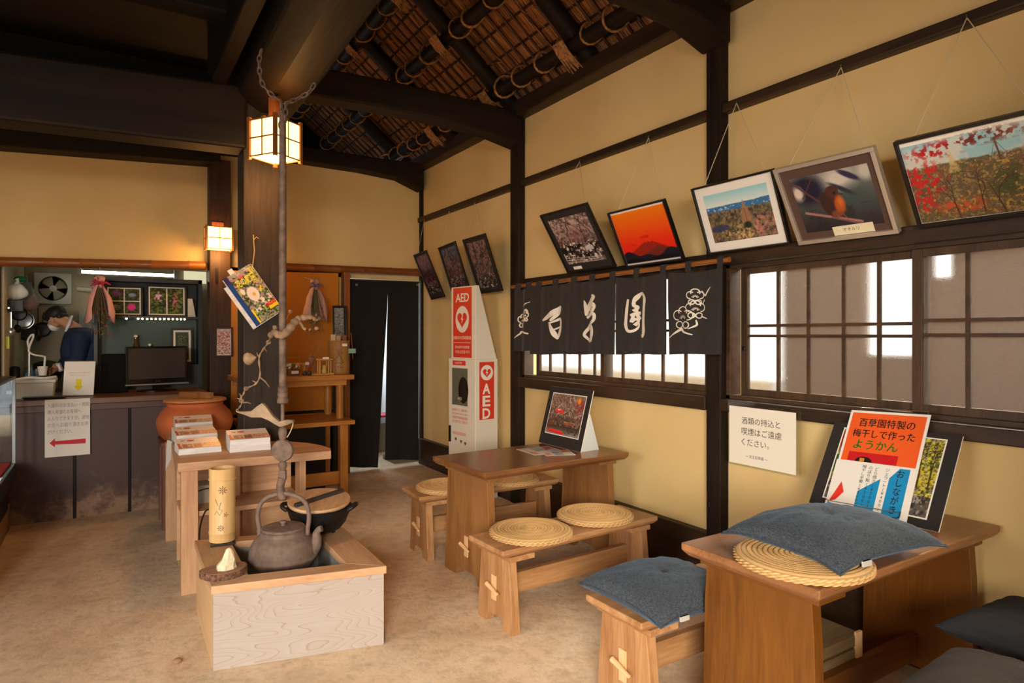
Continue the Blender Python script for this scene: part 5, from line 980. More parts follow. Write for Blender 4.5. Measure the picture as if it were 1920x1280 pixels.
b = MB(); b.box(-.11, -.012, .235, .11, .012, .252); b.box(-.012, -.11, .2355, .012, .11, .2515); b.build('top_cross', lw, hl)
c = ony(410, 446, 6.99)
wl = paper_lamp('wall_lantern', 'small glowing paper lantern fixed to the post beside the kitchen opening', (c.x, 6.985, c.z - .115), 0, .235, .135, .215, .02, .012)
b = MB(); b.box(-.055, .06, .05, .055, .078, .28); b.build('wall_mount', lw, wl, .002)
bulb('hanging_lantern_bulb', (hl.location.x, hl.location.y, 2.60), 20, (1, .45, .14), .09)
bulb('wall_lantern_bulb', (wl.location.x, 6.86, wl.location.z - .05), 15, (1, .48, .14), .06)

# ================================================================== magazine on the main post
M0 = ony(427, 519, 4.865); u = ony(481, 487, 4.865) - M0; v = M0 - ony(482, 611, 4.865); B0_ = ony(482, 611, 4.865)
Mx = frame3(B0_, u, v); w = u.length * .95; h = v.length; t = thing('magazine', 'thick flower magazine with a yellow title hanging from a string on the main post', 'magazine', M=Mx)
b = MB(); b.box(-.012, .004, -.012 + .011, w - .006, h - .006, .015); b.box(-.035, -.006, .0, w - .05, h * .86, .010); b.build('pages', pap, t, .001)
def pt_mag(P):
    P.ramp([(0, (120, 150, 110)), (.5, (90, 120, 70)), (1, (150, 140, 130))]); foliage(P, [(60, 76, 40), (206, 200, 90), (200, 150, 160), (40, 60, 36)], 9, 3, (.5, .6), .8); P.put((38, 74, 136), P.rect(0, 0, .15, 1)); P.put((60, 50, 96), P.rect(0, .86, .15, 1)); P.put((250, 214, 40), P.rect(.16, .02, .21, .3)); P.put((246, 226, 210), P.ell(.52, .52, .2, .15, .15)); P.put((240, 180, 70), P.ell(.54, .51, .07, .045, .5))
    P.put((244, 230, 200), P.ell(.28, .64, .08, .07, .3)); P.put((240, 220, 60), P.seg(.78, .5, .86, .58, .02)); P.put((244, 228, 206), P.th(P.fb(16, 8), .5, .58) * P.rect(.3, .2, .95, .4)); P.put((220, 40, 40), P.rect(.66, .2, 1, .26)); P.put((250, 206, 30), P.rect(.7, .13, 1, .19)); P.put((232, 90, 110), P.ell(.5, .88, .06, .04, .3)); P.put((216, 206, 198), P.rect(.16, .93, .95, 1) * .6)
q = Paint(w / h, 110); pt_mag(q); q.mesh('cover_print', w, h, t, -.008, 0, .0156, .2)
yel = mat('title_yellow', (240, 232, 40), .5)
lettering('花の庭園', w * .66, h * .15, w * .2, h * .72, .0162, yel, t, bold=.02, keep=False); lettering('園芸', w * .14, h * .1, w * .78, h * .86, .0162, yel, t, bold=.01, keep=False); lettering('特集', w * .12, h * .12, w * .24, h * .30, .0162, ink, t, keep=False, vertical=True); lettering('プレゼント', w * .28, h * .04, w * .69, h * .21, .0162, yel, t, keep=False)
I = Mx.inverted(); b = MB(); b.tube([I @ ony(473, 505, 4.86), I @ ony(477, 470, 4.865), I @ ony(475, 440, 4.87)], .004, 6); b.tube([I @ ony(476, 449, 4.865), I @ ony(481, 444, 4.86), I @ ony(485, 447, 4.86)], .003, 6); b.build('hanging_string', mat('yellow_string', (176, 160, 90), .8), t)
b = MB(); b.box(w * .24, h - .01, .004, w * .4, h + .035, .0055); b.build('paper_tab', white_paper(), t)

# ================================================================== counter and kitchen
CT = .97; CF = 6.57; cx0, cx1 = -.92, .80
def scuffed():
    m, nt, b, L = nodes('scuffed_board'); N = nt.nodes.new; tc = N('ShaderNodeTexCoord'); n = N('ShaderNodeTexNoise'); n.inputs['Scale'].default_value = 3.5; n.inputs['Detail'].default_value = 9; n.inputs['Roughness'].default_value = .7; L(tc.outputs['Object'], n.inputs['Vector'])
    sp = N('ShaderNodeSeparateXYZ'); L(tc.outputs['Object'], sp.inputs[0]); mr = N('ShaderNodeMapRange'); mr.inputs[1].default_value = .5; mr.inputs[2].default_value = -.03; mr.inputs[3].default_value = -.16; mr.inputs[4].default_value = .17; L(sp.outputs['Z'], mr.inputs[0])
    ad = N('ShaderNodeMath'); L(n.outputs['Fac'], ad.inputs[0]); L(mr.outputs[0], ad.inputs[1]); r = N('ShaderNodeValToRGB'); e = r.color_ramp.elements; e[0].position = .50; e[0].color = c4((68, 42, 36)); e[1].position = .68; e[1].color = c4((142, 112, 86)); x = e.new(.57); x.color = c4((86, 60, 48)); L(ad.outputs[0], r.inputs['Fac']); L(r.outputs['Color'], b.inputs['Base Color']); b.inputs['Roughness'].default_value = .5; return m
t = thing('service_counter', 'dark brown boarded counter with a scuffed foot in front of the kitchen', 'counter'); sf = scuffed()
xs = [cx0, ony(140, 800, CF).x, ony(243, 800, CF).x, cx1]
for a, c in zip(xs[:-1], xs[1:]): b = MB(); b.box(a + .004, CF, ZF, c - .004, CF + .03, CT - .04); b.build('front_board', sf, t, .002)
for x in xs[1:-1]: b = MB(); b.box(x - .012, CF - .008, ZF, x + .012, CF + .01, CT - .05); b.build('cover_strip', dark('z'), t, .002)
b = MB(); b.box(cx0, CF - .03, CT - .05, cx1, 7.36, CT); b.build('top', wood('counter_top', (120, 88, 62), (88, 62, 44), 'x', 7, .35), t, .006); b = MB(); b.box(cx0, CF - .012, CT - .105, cx1, CF + .02, CT - .05); b.build('edge_rail', wood('counter_rail', (92, 62, 54), (66, 44, 38), 'x', 7, .4), t, .004); b = MB(); b.box(cx0, 7.30, ZF, cx1, 7.34, CT - .05); b.build('rear_board', dark('z'), t)
# paper notice with a red arrow
P_ = lambda x, y: ony(x, y, CF - .034); BLp, BRp, TLp = P_(84, 858), P_(169, 851), P_(79, 750); Mx = frame3(BLp, BRp - BLp, TLp - BLp); w = (BRp - BLp).length; h = (TLp - BLp).length
t = thing('paper_notice', 'white paper notice with a red arrow on the front of the counter', 'notice', M=Mx); b = MB(); b.box(0, 0, 0, w, h, .001); b.build('sheet', white_paper(), t)
gi = mat('faint_ink', (150, 150, 156), .8)
for k, (s, f) in enumerate((('入園料のお支払い・物販', .92), ('購入希望のお客様へ', .74), ('お入りできますが、建物', .92), ('の方へお廻り頂きお声', .90), ('がけください。', .54))): lettering(s, w * f, h * .075, w * .06, h * (.86 - .115 * k), .0012, gi, t, keep=False)
flat_poly([(w * .10, h * .245), (w * .22, h * .17), (w * .22, h * .215), (w * .90, h * .20), (w * .90, h * .285), (w * .22, h * .275), (w * .22, h * .325)], .0012, mat('arrow_red', (206, 26, 48), .6), t, 'red_arrow')
# order sign with a yellow arrow on the counter
BLp, BRp = onz(117, 741.5, CT + .008), onz(175, 740.5, CT + .008); Mx = frame3(BLp, BRp - BLp, Vector((0, .16, 1))); w = (BRp - BLp).length; h = .30; t = thing('counter_sign', 'white acrylic stand sign with a yellow down arrow on the counter', 'sign', M=Mx)
b = MB(); b.box(0, 0, -.004, w, h, 0); b.build('sheet', white_paper(), t); b = MB(); b.hexa([(0, .002, -.09), (w, .002, -.09), (w, .006, -.09), (0, .006, -.09), (0, .002, -.004), (w, .002, -.004), (w, .006, -.004), (0, .006, -.004)]); b.build('acrylic_foot', clear_glass(), t)
a = w * .5; flat_poly([(a - .028, h * .38), (a - .028, h * .5)][::-1] and [(a, h * .13), (a + w*.15, h * .27), (a + w*.09, h * .27), (a + w*.09, h * .47), (a - w*.09, h * .47), (a - w*.09, h * .27), (a - w*.15, h * .27)], .0006, mat('arrow_yellow', (236, 216, 20), .5), t, 'yellow_arrow')
lettering('ご注文はこちらで承ります', w * .72, h * .035, w * .14, h * .64, .0006, redink, t, keep=False); lettering('お声がけください', w * .5, h * .03, w * .2, h * .57, .0006, gi, t, keep=False); b = MB(); b.box(0, h - .006, -.006, w, h, .002); b.build('clip_edge', wire, t)
def onct(x, y, z=CT): return onz(x, y, z)
# foam box, tray, television and the black console
fb = mat('foam_white', (206, 214, 208), .7); a = ony(24, 740, 6.70); c = ony(101, 736, 6.70)
t = thing('foam_box', 'pale grey foam box with a film cover at the aisle end of the counter', 'box', loc=(a.x, 6.70, CT)); w = c.x - a.x; b = MB(); b.hexa([(.01, .0, 0), (w - .01, 0, 0), (w - .01, .3, 0), (.01, .3, 0), (0, -.01, .13), (w, -.01, .13), (w, .31, .13), (0, .31, .13)]); b.build('tub', fb, t, .008); b = MB(); b.box(-.012, -.022, .13, w + .012, .32, .158); b.build('lid', fb, t, .008)
b = MB(); b.tube(smooth_path([(0.02, .02, .162), (.1, .1, .172), (.2, .05, .165), (.28, .16, .17)], 4), .012, 8); b.build('film', mat('film', (222, 228, 226), .3), t, smooth=60)
a = ony(46, 741, 6.60); b = MB(); b.hexa([(0, 0, 0), (.27, 0, 0), (.27, .09, 0), (0, .09, 0), (-.02, -.005, .02), (.28, -.005, .02), (.28, .095, .02), (-.02, .095, .02)]); o = b.build('serving_tray', black_paint(), bevel=.003); o.location = (a.x, 6.60, CT + .0005); tag(o, 'thin black tray on the counter in front of the foam box', 'tray')
TLp, TRp, BRp, BLp = ony(237, 650, 6.93), ony(348.5, 648, 6.98), ony(352, 718.5, 6.98), ony(236, 724, 6.93); u = BRp - BLp; Mx = frame3(BLp, u, Vector((0, 0, 1))); w, h = u.length, (TLp - BLp).length; t = thing('television', 'black flat television standing on the counter behind the jar', 'television', M=Mx)
gb = mat('gloss_black', (14, 13, 13), .15); b = MB(); b.box(0, .012, -.05, w, h, 0); b.build('casing', gb, t, .006); b = MB(); b.box(.022, .06, .0, w - .022, h - .02, .0015); b.build('screen', mat('tv_screen', (52, 44, 40), .25), t); b = MB(); b.box(-.004, .0, -.02, w + .01, .014, .006); b.build('silver_edge', mat('tv_silver', (150, 150, 150), .3, .6), t, .003)
zc_ = CT - BLp.z; b = MB(); b.box(w * .42, zc_ + .006, -.04, w * .6, .02, -.015); b.build('stand_neck', gb, t); b = MB(); b.prism([(w * .5 + .17 * math.cos(2*PI*k/28), -.03 + .1 * math.sin(2*PI*k/28)) for k in range(28)], zc_ + .002, zc_ + .012, 'z'); b.v = [(x, z, y) for x, y, z in b.v]; b.f = [f[::-1] for f in b.f]; b.build('stand_foot', gb, t, .002); lettering('TOSHIBA', .05, .008, w * .46, .03, .001, wire, t)
a, c = ony(190, 740, 7.02), ony(236, 735, 7.02); b = MB(); b.box(a.x, 7.02, CT + .001, c.x + .02, 7.22, ony(210, 664, 7.02).z); o = b.build('black_monitor', mat('dull_black', (16, 15, 14), .7, spec=.1), bevel=.008); tag(o, 'black box-like monitor beside the television', 'monitor')
# black shelf cabinet behind the counter with flower pictures, fairy lights, bottles and a certificate
KX0, KX1, KY, KZ = ony(176, 600, 7.40).x, ony(379, 600, 7.40).x, 7.40, ony(300, 522, 7.40).z; t = thing('shelf_cabinet', 'black shelf cabinet with a dim green back behind the counter', 'cabinet'); bc = mat('cabinet_black', (20, 18, 17), .4); zs = ony(300, 596, 7.45).z
for nm, q, m in (('side_panel', (KX0 - .0, KY, ZF, KX0 + .03, 7.62, KZ), bc), ('side_panel', (KX1 - .035, KY, ZF, KX1, 7.62, KZ), bc), ('top_panel', (KX0, KY, KZ - .04, KX1, 7.62, KZ), bc), ('shelf', (KX0 + .03, KY, zs - .01, KX1 - .035, 7.62, zs + .015), bc), ('shelf', (KX0 + .03, KY, 1.17, KX1 - .035, 7.62, 1.20), bc), ('back_panel', (KX0 + .03, 7.60, ZF, KX1 - .035, 7.62, zs), mat('cabinet_green', (52, 72, 64), .5)), ('back_panel', (KX0 + .03, 7.60, zs, KX1 - .035, 7.62, KZ - .04), mat('cabinet_navy', (30, 36, 38), .6)), ('base_panel', (KX0 + .03, KY + .01, ZF, KX1 - .035, KY + .03, 1.17), bc)): b = MB(); b.box(*q); b.build(nm, m, t)
def pt_quad(P):
    P.ramp([(0, (40, 60, 26)), (1, (50, 60, 30))]); foliage(P, [(30, 40, 20), (84, 100, 40)], 12, 5, (.5, .62)); P.put((130, 60, 140), P.ell(.25, .8, .2, .16, .4) * P.th(P.fb(14, 3), .35, .5)); P.put((130, 140, 190), P.ell(.76, .76, .16, .1, .4)); P.put((224, 60, 160), P.ell(.74, .26, .16, .17, .3)); P.put((150, 150, 170), P.ell(.25, .25, .15, .14, .5) * P.th(P.fb(14, 8), .4, .55)); P.put((236, 234, 228), P.rect(.485, 0, .515, 1) + P.rect(0, .485, 1, .515))
def pt_duo(P):
    P.ramp([(0, (44, 62, 26)), (1, (40, 44, 24))]); foliage(P, [(24, 30, 16), (100, 116, 46)], 12, 15, (.5, .62)); P.put((206, 170, 190), P.ell(.25, .65, .18, .25, .4) * P.th(P.fb(14, 3), .4, .52)); P.put((190, 100, 130), P.ell(.75, .5, .12, .4, .5) * P.th(P.fb(16, 13), .45, .58)); P.put((236, 234, 228), P.rect(.485, 0, .515, 1))
def shelf_pic(label, x0, y0, x1, y1, Y, fn, lean=.12, fm=blk, mg=.012, fw=.018):
    a, c = ony(x0, y1, Y), ony(x1, y1, Y); h = ony(x0, y0, Y).z - a.z; w = c.x - a.x; Mx = frame3(a, (1, 0, 0), (0, lean, 1)); t = thing('framed_photo', label, 'picture', M=Mx, group='framed flower pictures in the kitchen'); frame_parts(t, w, h, fw, .015, fm, whmat, mg, mg, mg, mg, fn, n=90); return t
zpx2 = lambda Y, z, x=260: HY - FOC * (z - CAM_H) / (Y / ray(x, 600).y)
shelf_pic('black-framed picture of four flowers on the upper cabinet shelf', 197, 534, 268, zpx2(7.5, zs + .016), 7.5, pt_quad); shelf_pic('black-framed picture of two flower stems on the upper cabinet shelf', 275, 533, 350, zpx2(7.5, zs + .016, 310), 7.5, pt_duo)
b = MB(); a = ony(352, zpx2(7.5, zs + .016, 350), 7.5); b.prism([(0, 0), (.075, 0), (.045, .19), (.0, .19)], 0, .03, 'y'); o = b.build('card_holder', mat('white_card', (210, 206, 196), .6), bevel=.002); o.location = (a.x, 7.5, zs + .0155); tag(o, 'slanted white card beside the two-flower picture in the cabinet', 'card')
t = thing('fairy_lights', 'string of small bright fairy lights under the upper cabinet shelf', 'lights'); fl = emis('fairy_bulb', (255, 240, 190), 14); b = MB(); pp = [ony(x, 597 + 1.5 * math.sin(x * .2), 7.385) for x in range(236, 352, 5)]; pp = [Vector((p.x, 7.385, min(p.z, zs - .004))) for p in pp]; b.tube(pp, .002, 5); b.build('wire', mat('green_wire', (50, 60, 40), .6), t)
for x in (237, 259, 267, 276, 284, 292, 300, 308, 316, 324, 332, 339, 346): p = ony(x, 597 + random.uniform(-1, 1), 7.382); b = MB(); b.ball((p.x, 7.378, min(p.z, zs - .012)), .009, n=10, m=8); b.build('bulb', fl, t)
for lab, x, hgt, r_, m in (('tall amber bottle on the cabinet shelf above the television', 254, .30, .034, mat('amber_glass', (120, 72, 24), .1, trans=.5)), ('short clear bottle on the cabinet shelf right of the amber bottle', 280, .21, .032, mat('grey_glass', (150, 160, 150), .12, trans=.6))):
    a = ony(x, 640, 7.55); t = thing('bottle', lab, 'bottle', loc=(a.x, 7.5, 1.2005), group='bottles on the cabinet shelf'); k = hgt / .3; z1_ = 1.50 - 1.2; 
    b = MB(); b.lathe([(.01, 0), (r_, .002), (r_, hgt * .5), (r_ * .85, hgt * .6), (r_ * .42, hgt * .75), (r_ * .4, hgt * .93), (.01, hgt * .93)], 20); b.build('glass_body', m, t, smooth=50); b = MB(); b.lathe([(.002, hgt * .93), (r_ * .5, hgt * .93), (r_ * .52, hgt), (.002, hgt + .004)], 16); b.build('cap', mat('cream_cap', (220, 220, 190), .5), t, smooth=50); b = MB(); b.lathe([(r_ * 1.01, hgt * .12), (r_ * 1.015, hgt * .44)], 20); b.build('paper_label', mat('pale_label', (200, 180, 140), .6), t, smooth=60)
for k_, x in enumerate((240, 269)): a = ony(x, 640, 7.58); b = MB(); b.lathe([(.005, 0), (.026, .0), (.03, .05), (.032, .095), (.028, .095), (.02, .01)], 16); o = b.build('ceramic_cup', mat('cup_white', (206, 196, 176), .4), smooth=50); o.location = (a.x, 7.51, 1.2005); tag(o, 'small pale cup on the cabinet shelf just %s the amber bottle' % ('left of' if k_ == 0 else 'right of'), 'cup', 'cups by the amber bottle')
def pt_cert(P): P.put((50, 60, 46)); foliage(P, [(36, 44, 34), (80, 88, 66)], 10, 5, (.5, .6)); P.put((170, 160, 110), P.th(P.fb(26, 9), .62, .68) * P.rect(.2, .4, .8, .9))
shelf_pic('brown-framed dark certificate on the cabinet shelf behind the television', 321, 615, 362, zpx2(7.52, 1.2, 340), 7.52, pt_cert, .1, brown('z'), .02, .02)
# exhaust fan, tube light, small wall fixtures
c = ony(100, 541, 8.99); t = thing('exhaust_fan', 'square white exhaust fan high on the kitchen wall', 'fan', M=frame3((c.x, 8.97, c.z), (1, 0, 0), (0, 0, 1))); wf = mat('fan_white', (200, 202, 190), .5); R = .135; hw = .172
b = MB()
for k in range(32):
    a0, a1 = 2*PI*k/32, 2*PI*(k+1)/32; sq = lambda a: (hw * max(-1, min(1, 1.42 * math.cos(a))), hw * max(-1, min(1, 1.42 * math.sin(a)))); i0, i1, o0, o1 = (R*math.cos(a0), R*math.sin(a0)), (R*math.cos(a1), R*math.sin(a1)), sq(a0), sq(a1); b.hexa([(*i0, -.02), (*o0, -.02), (*o1, -.02), (*i1, -.02), (*i0, .03), (*o0, .025), (*o1, .025), (*i1, .03)])
b.build('housing', wf, t)
b = MB(); b.lathe([(R * .99, -.018), (R * 1.02, .034), (R * .96, .034), (R * .95, -.018)], 36); b.build('duct_ring', mat('fan_dark', (60, 58, 50), .6), t, smooth=40); b = MB(); b.lathe([(.001, -.02), (.034, -.018), (.034, .02), (.001, .026)], 20); b.build('hub', wf, t, smooth=40)
for k in range(4):
    g = .5 + k * PI/2; R_ = Matrix.Rotation(g, 3, 'Z'); b = MB(); pl = [(.03, -.02, .004), (.12, -.055, .012), (.128, .02, -.006), (.10, .065, -.012), (.03, .025, -.004)]; vs = [R_ @ Vector(p) for p in pl]; b.add(vs + [v + Vector((0, 0, -.003)) for v in vs], [(0, 1, 2, 3, 4), (9, 8, 7, 6, 5)] + [(i, i + 5, (i+1) % 5 + 5, (i+1) % 5) for i in range(5)]); b.build('blade', mat('blade_grey', (150, 142, 118), .4), t)
a, c = ony(150, 509, 8.2), ony(330, 517, 8.2); t = thing('tube_light', 'long lit fluorescent tube under the kitchen ceiling', 'lamp'); b = MB(); b.tube([a, c], .016, 12); b.build('tube', emis('tube_glow', (255, 246, 224), 15), t, smooth=60); b = MB(); b.box(a.x - .02, 8.19, a.z + .10, c.x + .02, 8.21, 2.58); b.build('fitting', mat('fitting_grey', (70, 64, 54), .7), t)
for p in (a, c): b = MB(); b.box(p.x - .02, 8.18, p.z - .03, p.x + .015, 8.22, p.z + .11); b.build('end_cap', wf, t)
a = ony(144, 541, 8.95); c = ony(172, 543, 8.95); b = MB(); b.tube([(a.x, 8.96, a.z), (c.x, 8.96, c.z)], .03, 12); o = b.build('wall_pipe', mat('pipe_cream', (190, 184, 160), .5), smooth=40); tag(o, 'short pale pipe on the kitchen wall beside the fan', 'pipe')
a = ony(148, 600, 8.97); b = MB(); b.box(a.x, 8.95, a.z - .10, a.x + .19, 8.995, a.z + .09); o = b.build('wall_box', mat('grey_card', (176, 182, 180), .6), bevel=.004); tag(o, 'pale grey box on the kitchen wall behind the attendant', 'box')
a = ony(345, 515, 8.97); b = MB(); b.box(a.x, 8.96, a.z - .10, a.x + .25, 8.995, a.z + .1); o = b.build('transom_light', emis('lit_transom', (226, 220, 180), .9)); tag(o, 'small bright pane above the black cabinet', 'window')
# pink wrapped bouquet hanging in the opening
def bouquet(label, tip, foot, W_, paperc, ribbonc, fills, seed, group=None):
    tip, foot = Vector(tip), Vector(foot); L_ = (foot - tip).length; t = thing('hanging_bouquet', label, 'bouquet', loc=tip, group='dried bouquets hung upside down'); rg = random.Random(seed)
    prof = [(.03, 0), (.05, -.03), (.045, -.08), (.022, -.13), (.05, -.2), (.10, -.36), (.13, -.55), (.135, -.72)]; k = L_ / 1.0; b = MB(); n = 20; m = len(prof); vs = []
    for r_, z in prof:
        for i in range(n):
            g = 5.4 + (2 * PI - 1.2) * i / (n - 1); rr = r_ * W_ / .27 * (1 + .1 * math.sin(3 * g + z * 9)); zz_ = z * k * (1 + .12 * math.sin(g * 2 + 1) * (z < -.5)); vs.append((rr * math.cos(g), rr * math.sin(g) * .7, zz_))
    fs = [(i*n+j, i*n+j+1, (i+1)*n+j+1, (i+1)*n+j) for i in range(m-1) for j in range(n-1)]; b.add(vs, fs); o = b.build('paper_wrap', mat('wrap' + str(seed), paperc, .6, bump=.1, nscale=15), t, smooth=60); sl = o.modifiers.new('thickness', 'SOLIDIFY'); sl.thickness = .0012
    b = MB(); b.lathe([(.02 * W_/.27, -.118 * k), (.03 * W_/.27, -.13 * k), (.02 * W_/.27, -.145 * k)], 14)
    for q in range(5): g = q * 1.3; b.tube([(0, -.02, -.13 * k), (.05 * math.cos(g), -.03, -.11 * k + .02 * math.sin(g * 2)), (.085 * math.cos(g), -.03, -.15 * k - .03 * math.sin(g))], [.006, .012, .004], 6)
    b.build('ribbon', mat('ribbon' + str(seed), ribbonc, .5), t, smooth=60)
    for c_, nm, cnt, rad in fills:
        b = MB()
        for q in range(cnt):
            g = rg.uniform(0, 2 * PI); r_ = rg.uniform(0, .10) * W_/.27; z = -rg.uniform(.5, 1.0) * k; 
            if rad: b.ball((r_ * math.cos(g), r_ * math.sin(g) * .7 - .02, z), rad * rg.uniform(.6, 1.2), rad * rg.uniform(.6, 1.2), rad * rg.uniform(.5, 1), 8, 6)
            else: b.tube([(r_ * .2 * math.cos(g), 0, -.2 * k), (r_ * .8 * math.cos(g), r_ * .6 * math.sin(g) - .015, -.6 * k), (r_ * 1.1 * math.cos(g + .2), r_ * .8 * math.sin(g) - .02, z - .08 * k)], [.003, .005, .002], 5)
        tag(b.build(nm, mat(nm + str(seed), c_, .8), t, smooth=60), kind='stuff')
    return t
d_ = 5.95; bouquet('pink wrapped dried bouquet hanging upside down in the kitchen opening', atd(187, 517, d_), atd(190, 628, d_), .23, (226, 166, 156), (190, 40, 56), (((96, 84, 56), 'dry_stem', 26, 0), ((120, 104, 66), 'seed_head', 30, .009), ((190, 50, 56), 'red_flower', 12, .011)), 1)
b = MB(); a = atd(187, 517, d_); b.tube([a + Vector((0, 0, -.02)), (a.x, 7.13, 2.13)], .0015, 5)
o = b.build('bouquet_cord', cord); tag(o, 'thin cord holding the pink bouquet in the kitchen opening', 'cord')
# ================================================================== alcove behind the main post: gold panel, two shelf tables and what stands on them
a, c = ony(427, 507, 7.1), ony(634, 512, 7.1); b = MB(); b.hexa([(a.x, 7.09, .69), (c.x, 7.09, .69), (c.x, 7.11, .69), (a.x, 7.11, .69), (a.x, 7.09, a.z), (c.x, 7.09, c.z), (c.x, 7.11, c.z), (a.x, 7.11, a.z)])
o = b.build('ochre_panel', mat('ochre_panel', (196, 122, 28), .35, noise=.05, nscale=3), bevel=.002); tag(o, 'tall ochre orange panel standing behind the wooden shelf tables', 'panel')
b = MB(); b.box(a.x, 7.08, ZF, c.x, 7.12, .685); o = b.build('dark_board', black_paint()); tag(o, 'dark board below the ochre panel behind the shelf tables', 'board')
t = thing('shelf_table', 'lower wooden shelf table with square legs in front of the ochre panel', 'table'); x0, x1 = 1.02, ony(666, 790, 6.0).x; lz = ony(660, 787, 6.02).z; am = amber
b = MB(); b.box(x0, 6.0, lz - .04, x1, 6.75, lz); b.build('top', am('x'), t, .003)
for x in (x0 + .03, x1 - .13):
    for y in (6.04, 6.62): b = MB(); b.box(x, y, ZF, x + .075, y + .075, lz - .04); b.build('leg', am('z'), t, .003)
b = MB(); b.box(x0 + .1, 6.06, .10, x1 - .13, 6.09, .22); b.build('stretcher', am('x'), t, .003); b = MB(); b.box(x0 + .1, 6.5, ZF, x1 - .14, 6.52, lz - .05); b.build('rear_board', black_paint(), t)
t = thing('shelf_table', 'upper wooden table on round legs carrying bamboo crafts before the ochre panel', 'table'); x1 = ony(663, 705, 6.12).x; uz = ony(660, 702, 6.12).z
b = MB(); b.box(.98, 6.10, uz - .045, x1, 6.72, uz); b.build('top', am('x'), t, .003); b = MB(); b.box(1.02, 6.14, uz - .10, x1 - .06, 6.17, uz - .045); b.box(1.02, 6.62, uz - .10, x1 - .06, 6.65, uz - .045); b.build('apron', am('x'), t, .003)
for x in (1.08, x1 - .11):
    for y in (6.2, 6.6): b = MB(); b.lathe([(.036, lz + .0005), (.036, uz - .045)], 20, c=(x, y, 0)); b.build('leg', bamboo_m('z') if False else am('z'), t, smooth=50)
def on_up(px, Y=6.3): return Vector((ony(px, 690, Y).x, Y, uz + .0005))
c = on_up(635, 6.38); t = thing('bamboo_vase', 'thick carved bamboo vase on the upper table before the ochre panel', 'vase', loc=c); bm = wood('brown_bamboo', (166, 124, 66), (136, 94, 46), 'z', 6, .45)
b = MB(); b.lathe([(.098, 0), (.102, .02), (.104, .10), (.098, .14), (.104, .17), (.108, .31), (.112, .325), (.095, .325), (.09, .2), (.01, .2)], 32); b.build('body', bm, t, smooth=40)
cl = mat('carving', (84, 54, 26), .8)
def vp(a_, z): return (.1045 * math.cos(a_ - 2.1 + 0), .1045 * math.sin(a_ - 2.1), z)
for q in ([(.0, .11), (.1, .15), (.25, .17), (.4, .2), (.5, .24)], [(.3, .24), (.35, .2), (.42, .17), (.6, .15)], [(.05, .19), (.2, .22), (.36, .21)], [(-.2, .12), (.1, .10), (.4, .11), (.7, .10)], [(-.1, .07), (.2, .06), (.5, .075)]): b = MB(); b.tube([vp(-a_ + .6, z) for a_, z in q], .0022, 5); b.build('carved_line', cl, t)
for k, (dx, hh, col) in enumerate(((-.06, .06, (200, 180, 150)), (-.01, .05, (190, 150, 110)), (.05, .055, (120, 76, 46)))): b = MB(); b.box(dx - .022, -.03, .30, dx + .022, .0, .325 + hh); b.build('small_item', mat('vase_item%d' % k, col, .6), t, .004)
b = MB(); b.box(.0, -.112, .27, .05, -.108, .295); b.build('price_label', white_paper(), t)
b = MB(); b.box(.065, -.10, .20, .14, -.097, .245); b.build('green_label', mat('green_tag', (130, 176, 150), .6), t); b = MB(); b.tube([(.095, -.09, .40), (.105, -.096, .28), (.112, -.098, .14)], .003, 5); b.build('tag_stick', mat('red_stick', (150, 76, 40), .6), t)
c = on_up(604, 6.26); t = thing('miniature_shelter', 'tiny bamboo shelter model with a figure on a thin base', 'model', loc=c); lb = wood('light_bamboo', (206, 164, 90), (180, 134, 66), 'z', 9, .5)
b = MB(); b.box(-.155, -.05, 0, .10, .06, .012); b.build('base_board', lb, t, .002)
for x in (-.03, .055, .075):
    for y in (-.03, .04): b = MB(); b.tube([(x, y, .012), (x, y, .14)], .007, 8); b.build('post', lb, t, smooth=50)
b = MB(); b.hexa([(-.05, -.05, .138), (.10, -.05, .138), (.10, .06, .138), (-.05, .06, .138), (-.04, -.03, .155), (.09, -.03, .155), (.09, .04, .155), (-.04, .04, .155)]); b.build('roof', lb, t, .002); b = MB(); b.box(-.01, -.054, .150, .05, -.05, .168); b.build('price_label', white_paper(), t)
b = MB(); b.lathe([(.001, .012), (.022, .014), (.024, .04), (.014, .055), (.019, .07), (.014, .088), (.001, .092)], 14, c=(.02, .0, 0)); b.build('figure', mat('straw_figure', (190, 160, 90), .8), t, smooth=60)
c = on_up(585, 6.34); t = thing('twig_bird', 'long-tailed bird made of twigs beside the tiny shelter', 'ornament', loc=c); tw = mat('twig_brown', (140, 98, 70), .7)
b = MB(); b.tube(smooth_path([(.10, .02, .30), (.06, .01, .23), (.02, 0, .17), (.0, 0, .155)], 4), [.006] * 12 + [.008], 8); b.build('tail', tw, t, smooth=60); b = MB(); b.ball((-.005, 0, .14), .03, .022, .04, 16, 10); b.ball((-.012, -.004, .178), .018, n=12, m=8); b.build('body', tw, t, smooth=60)
for q in ([(-.01, 0, .12), (-.05, -.01, .06), (-.075, -.02, .03)], [(.0, 0, .12), (.01, -.01, .06), (.02, -.015, .0)], [(.005, .01, .12), (.03, .01, .06), (.04, .01, .0)]): b = MB(); b.tube(q, .005, 6); b.build('leg', tw, t)
c = on_up(549, 6.30); t = thing('flower_basket', 'small basket of pink and white flowers with a wire handle behind the hook pole', 'basket', loc=c); b = MB(); b.lathe([(.03, 0), (.055, .0), (.068, .055), (.06, .055), (.05, .01)], 20); b.build('bowl', wood('basket_cane', (150, 110, 66), (110, 76, 44), 'x', 20, .7), t, smooth=40); b = MB(); b.tube([(-.066, 0, .05), (-.064, 0, .17), (.064, 0, .17), (.066, 0, .05)], .003, 6); b.build('handle', mat('gold_wire', (186, 140, 60), .4, .5), t); rg = random.Random(3)
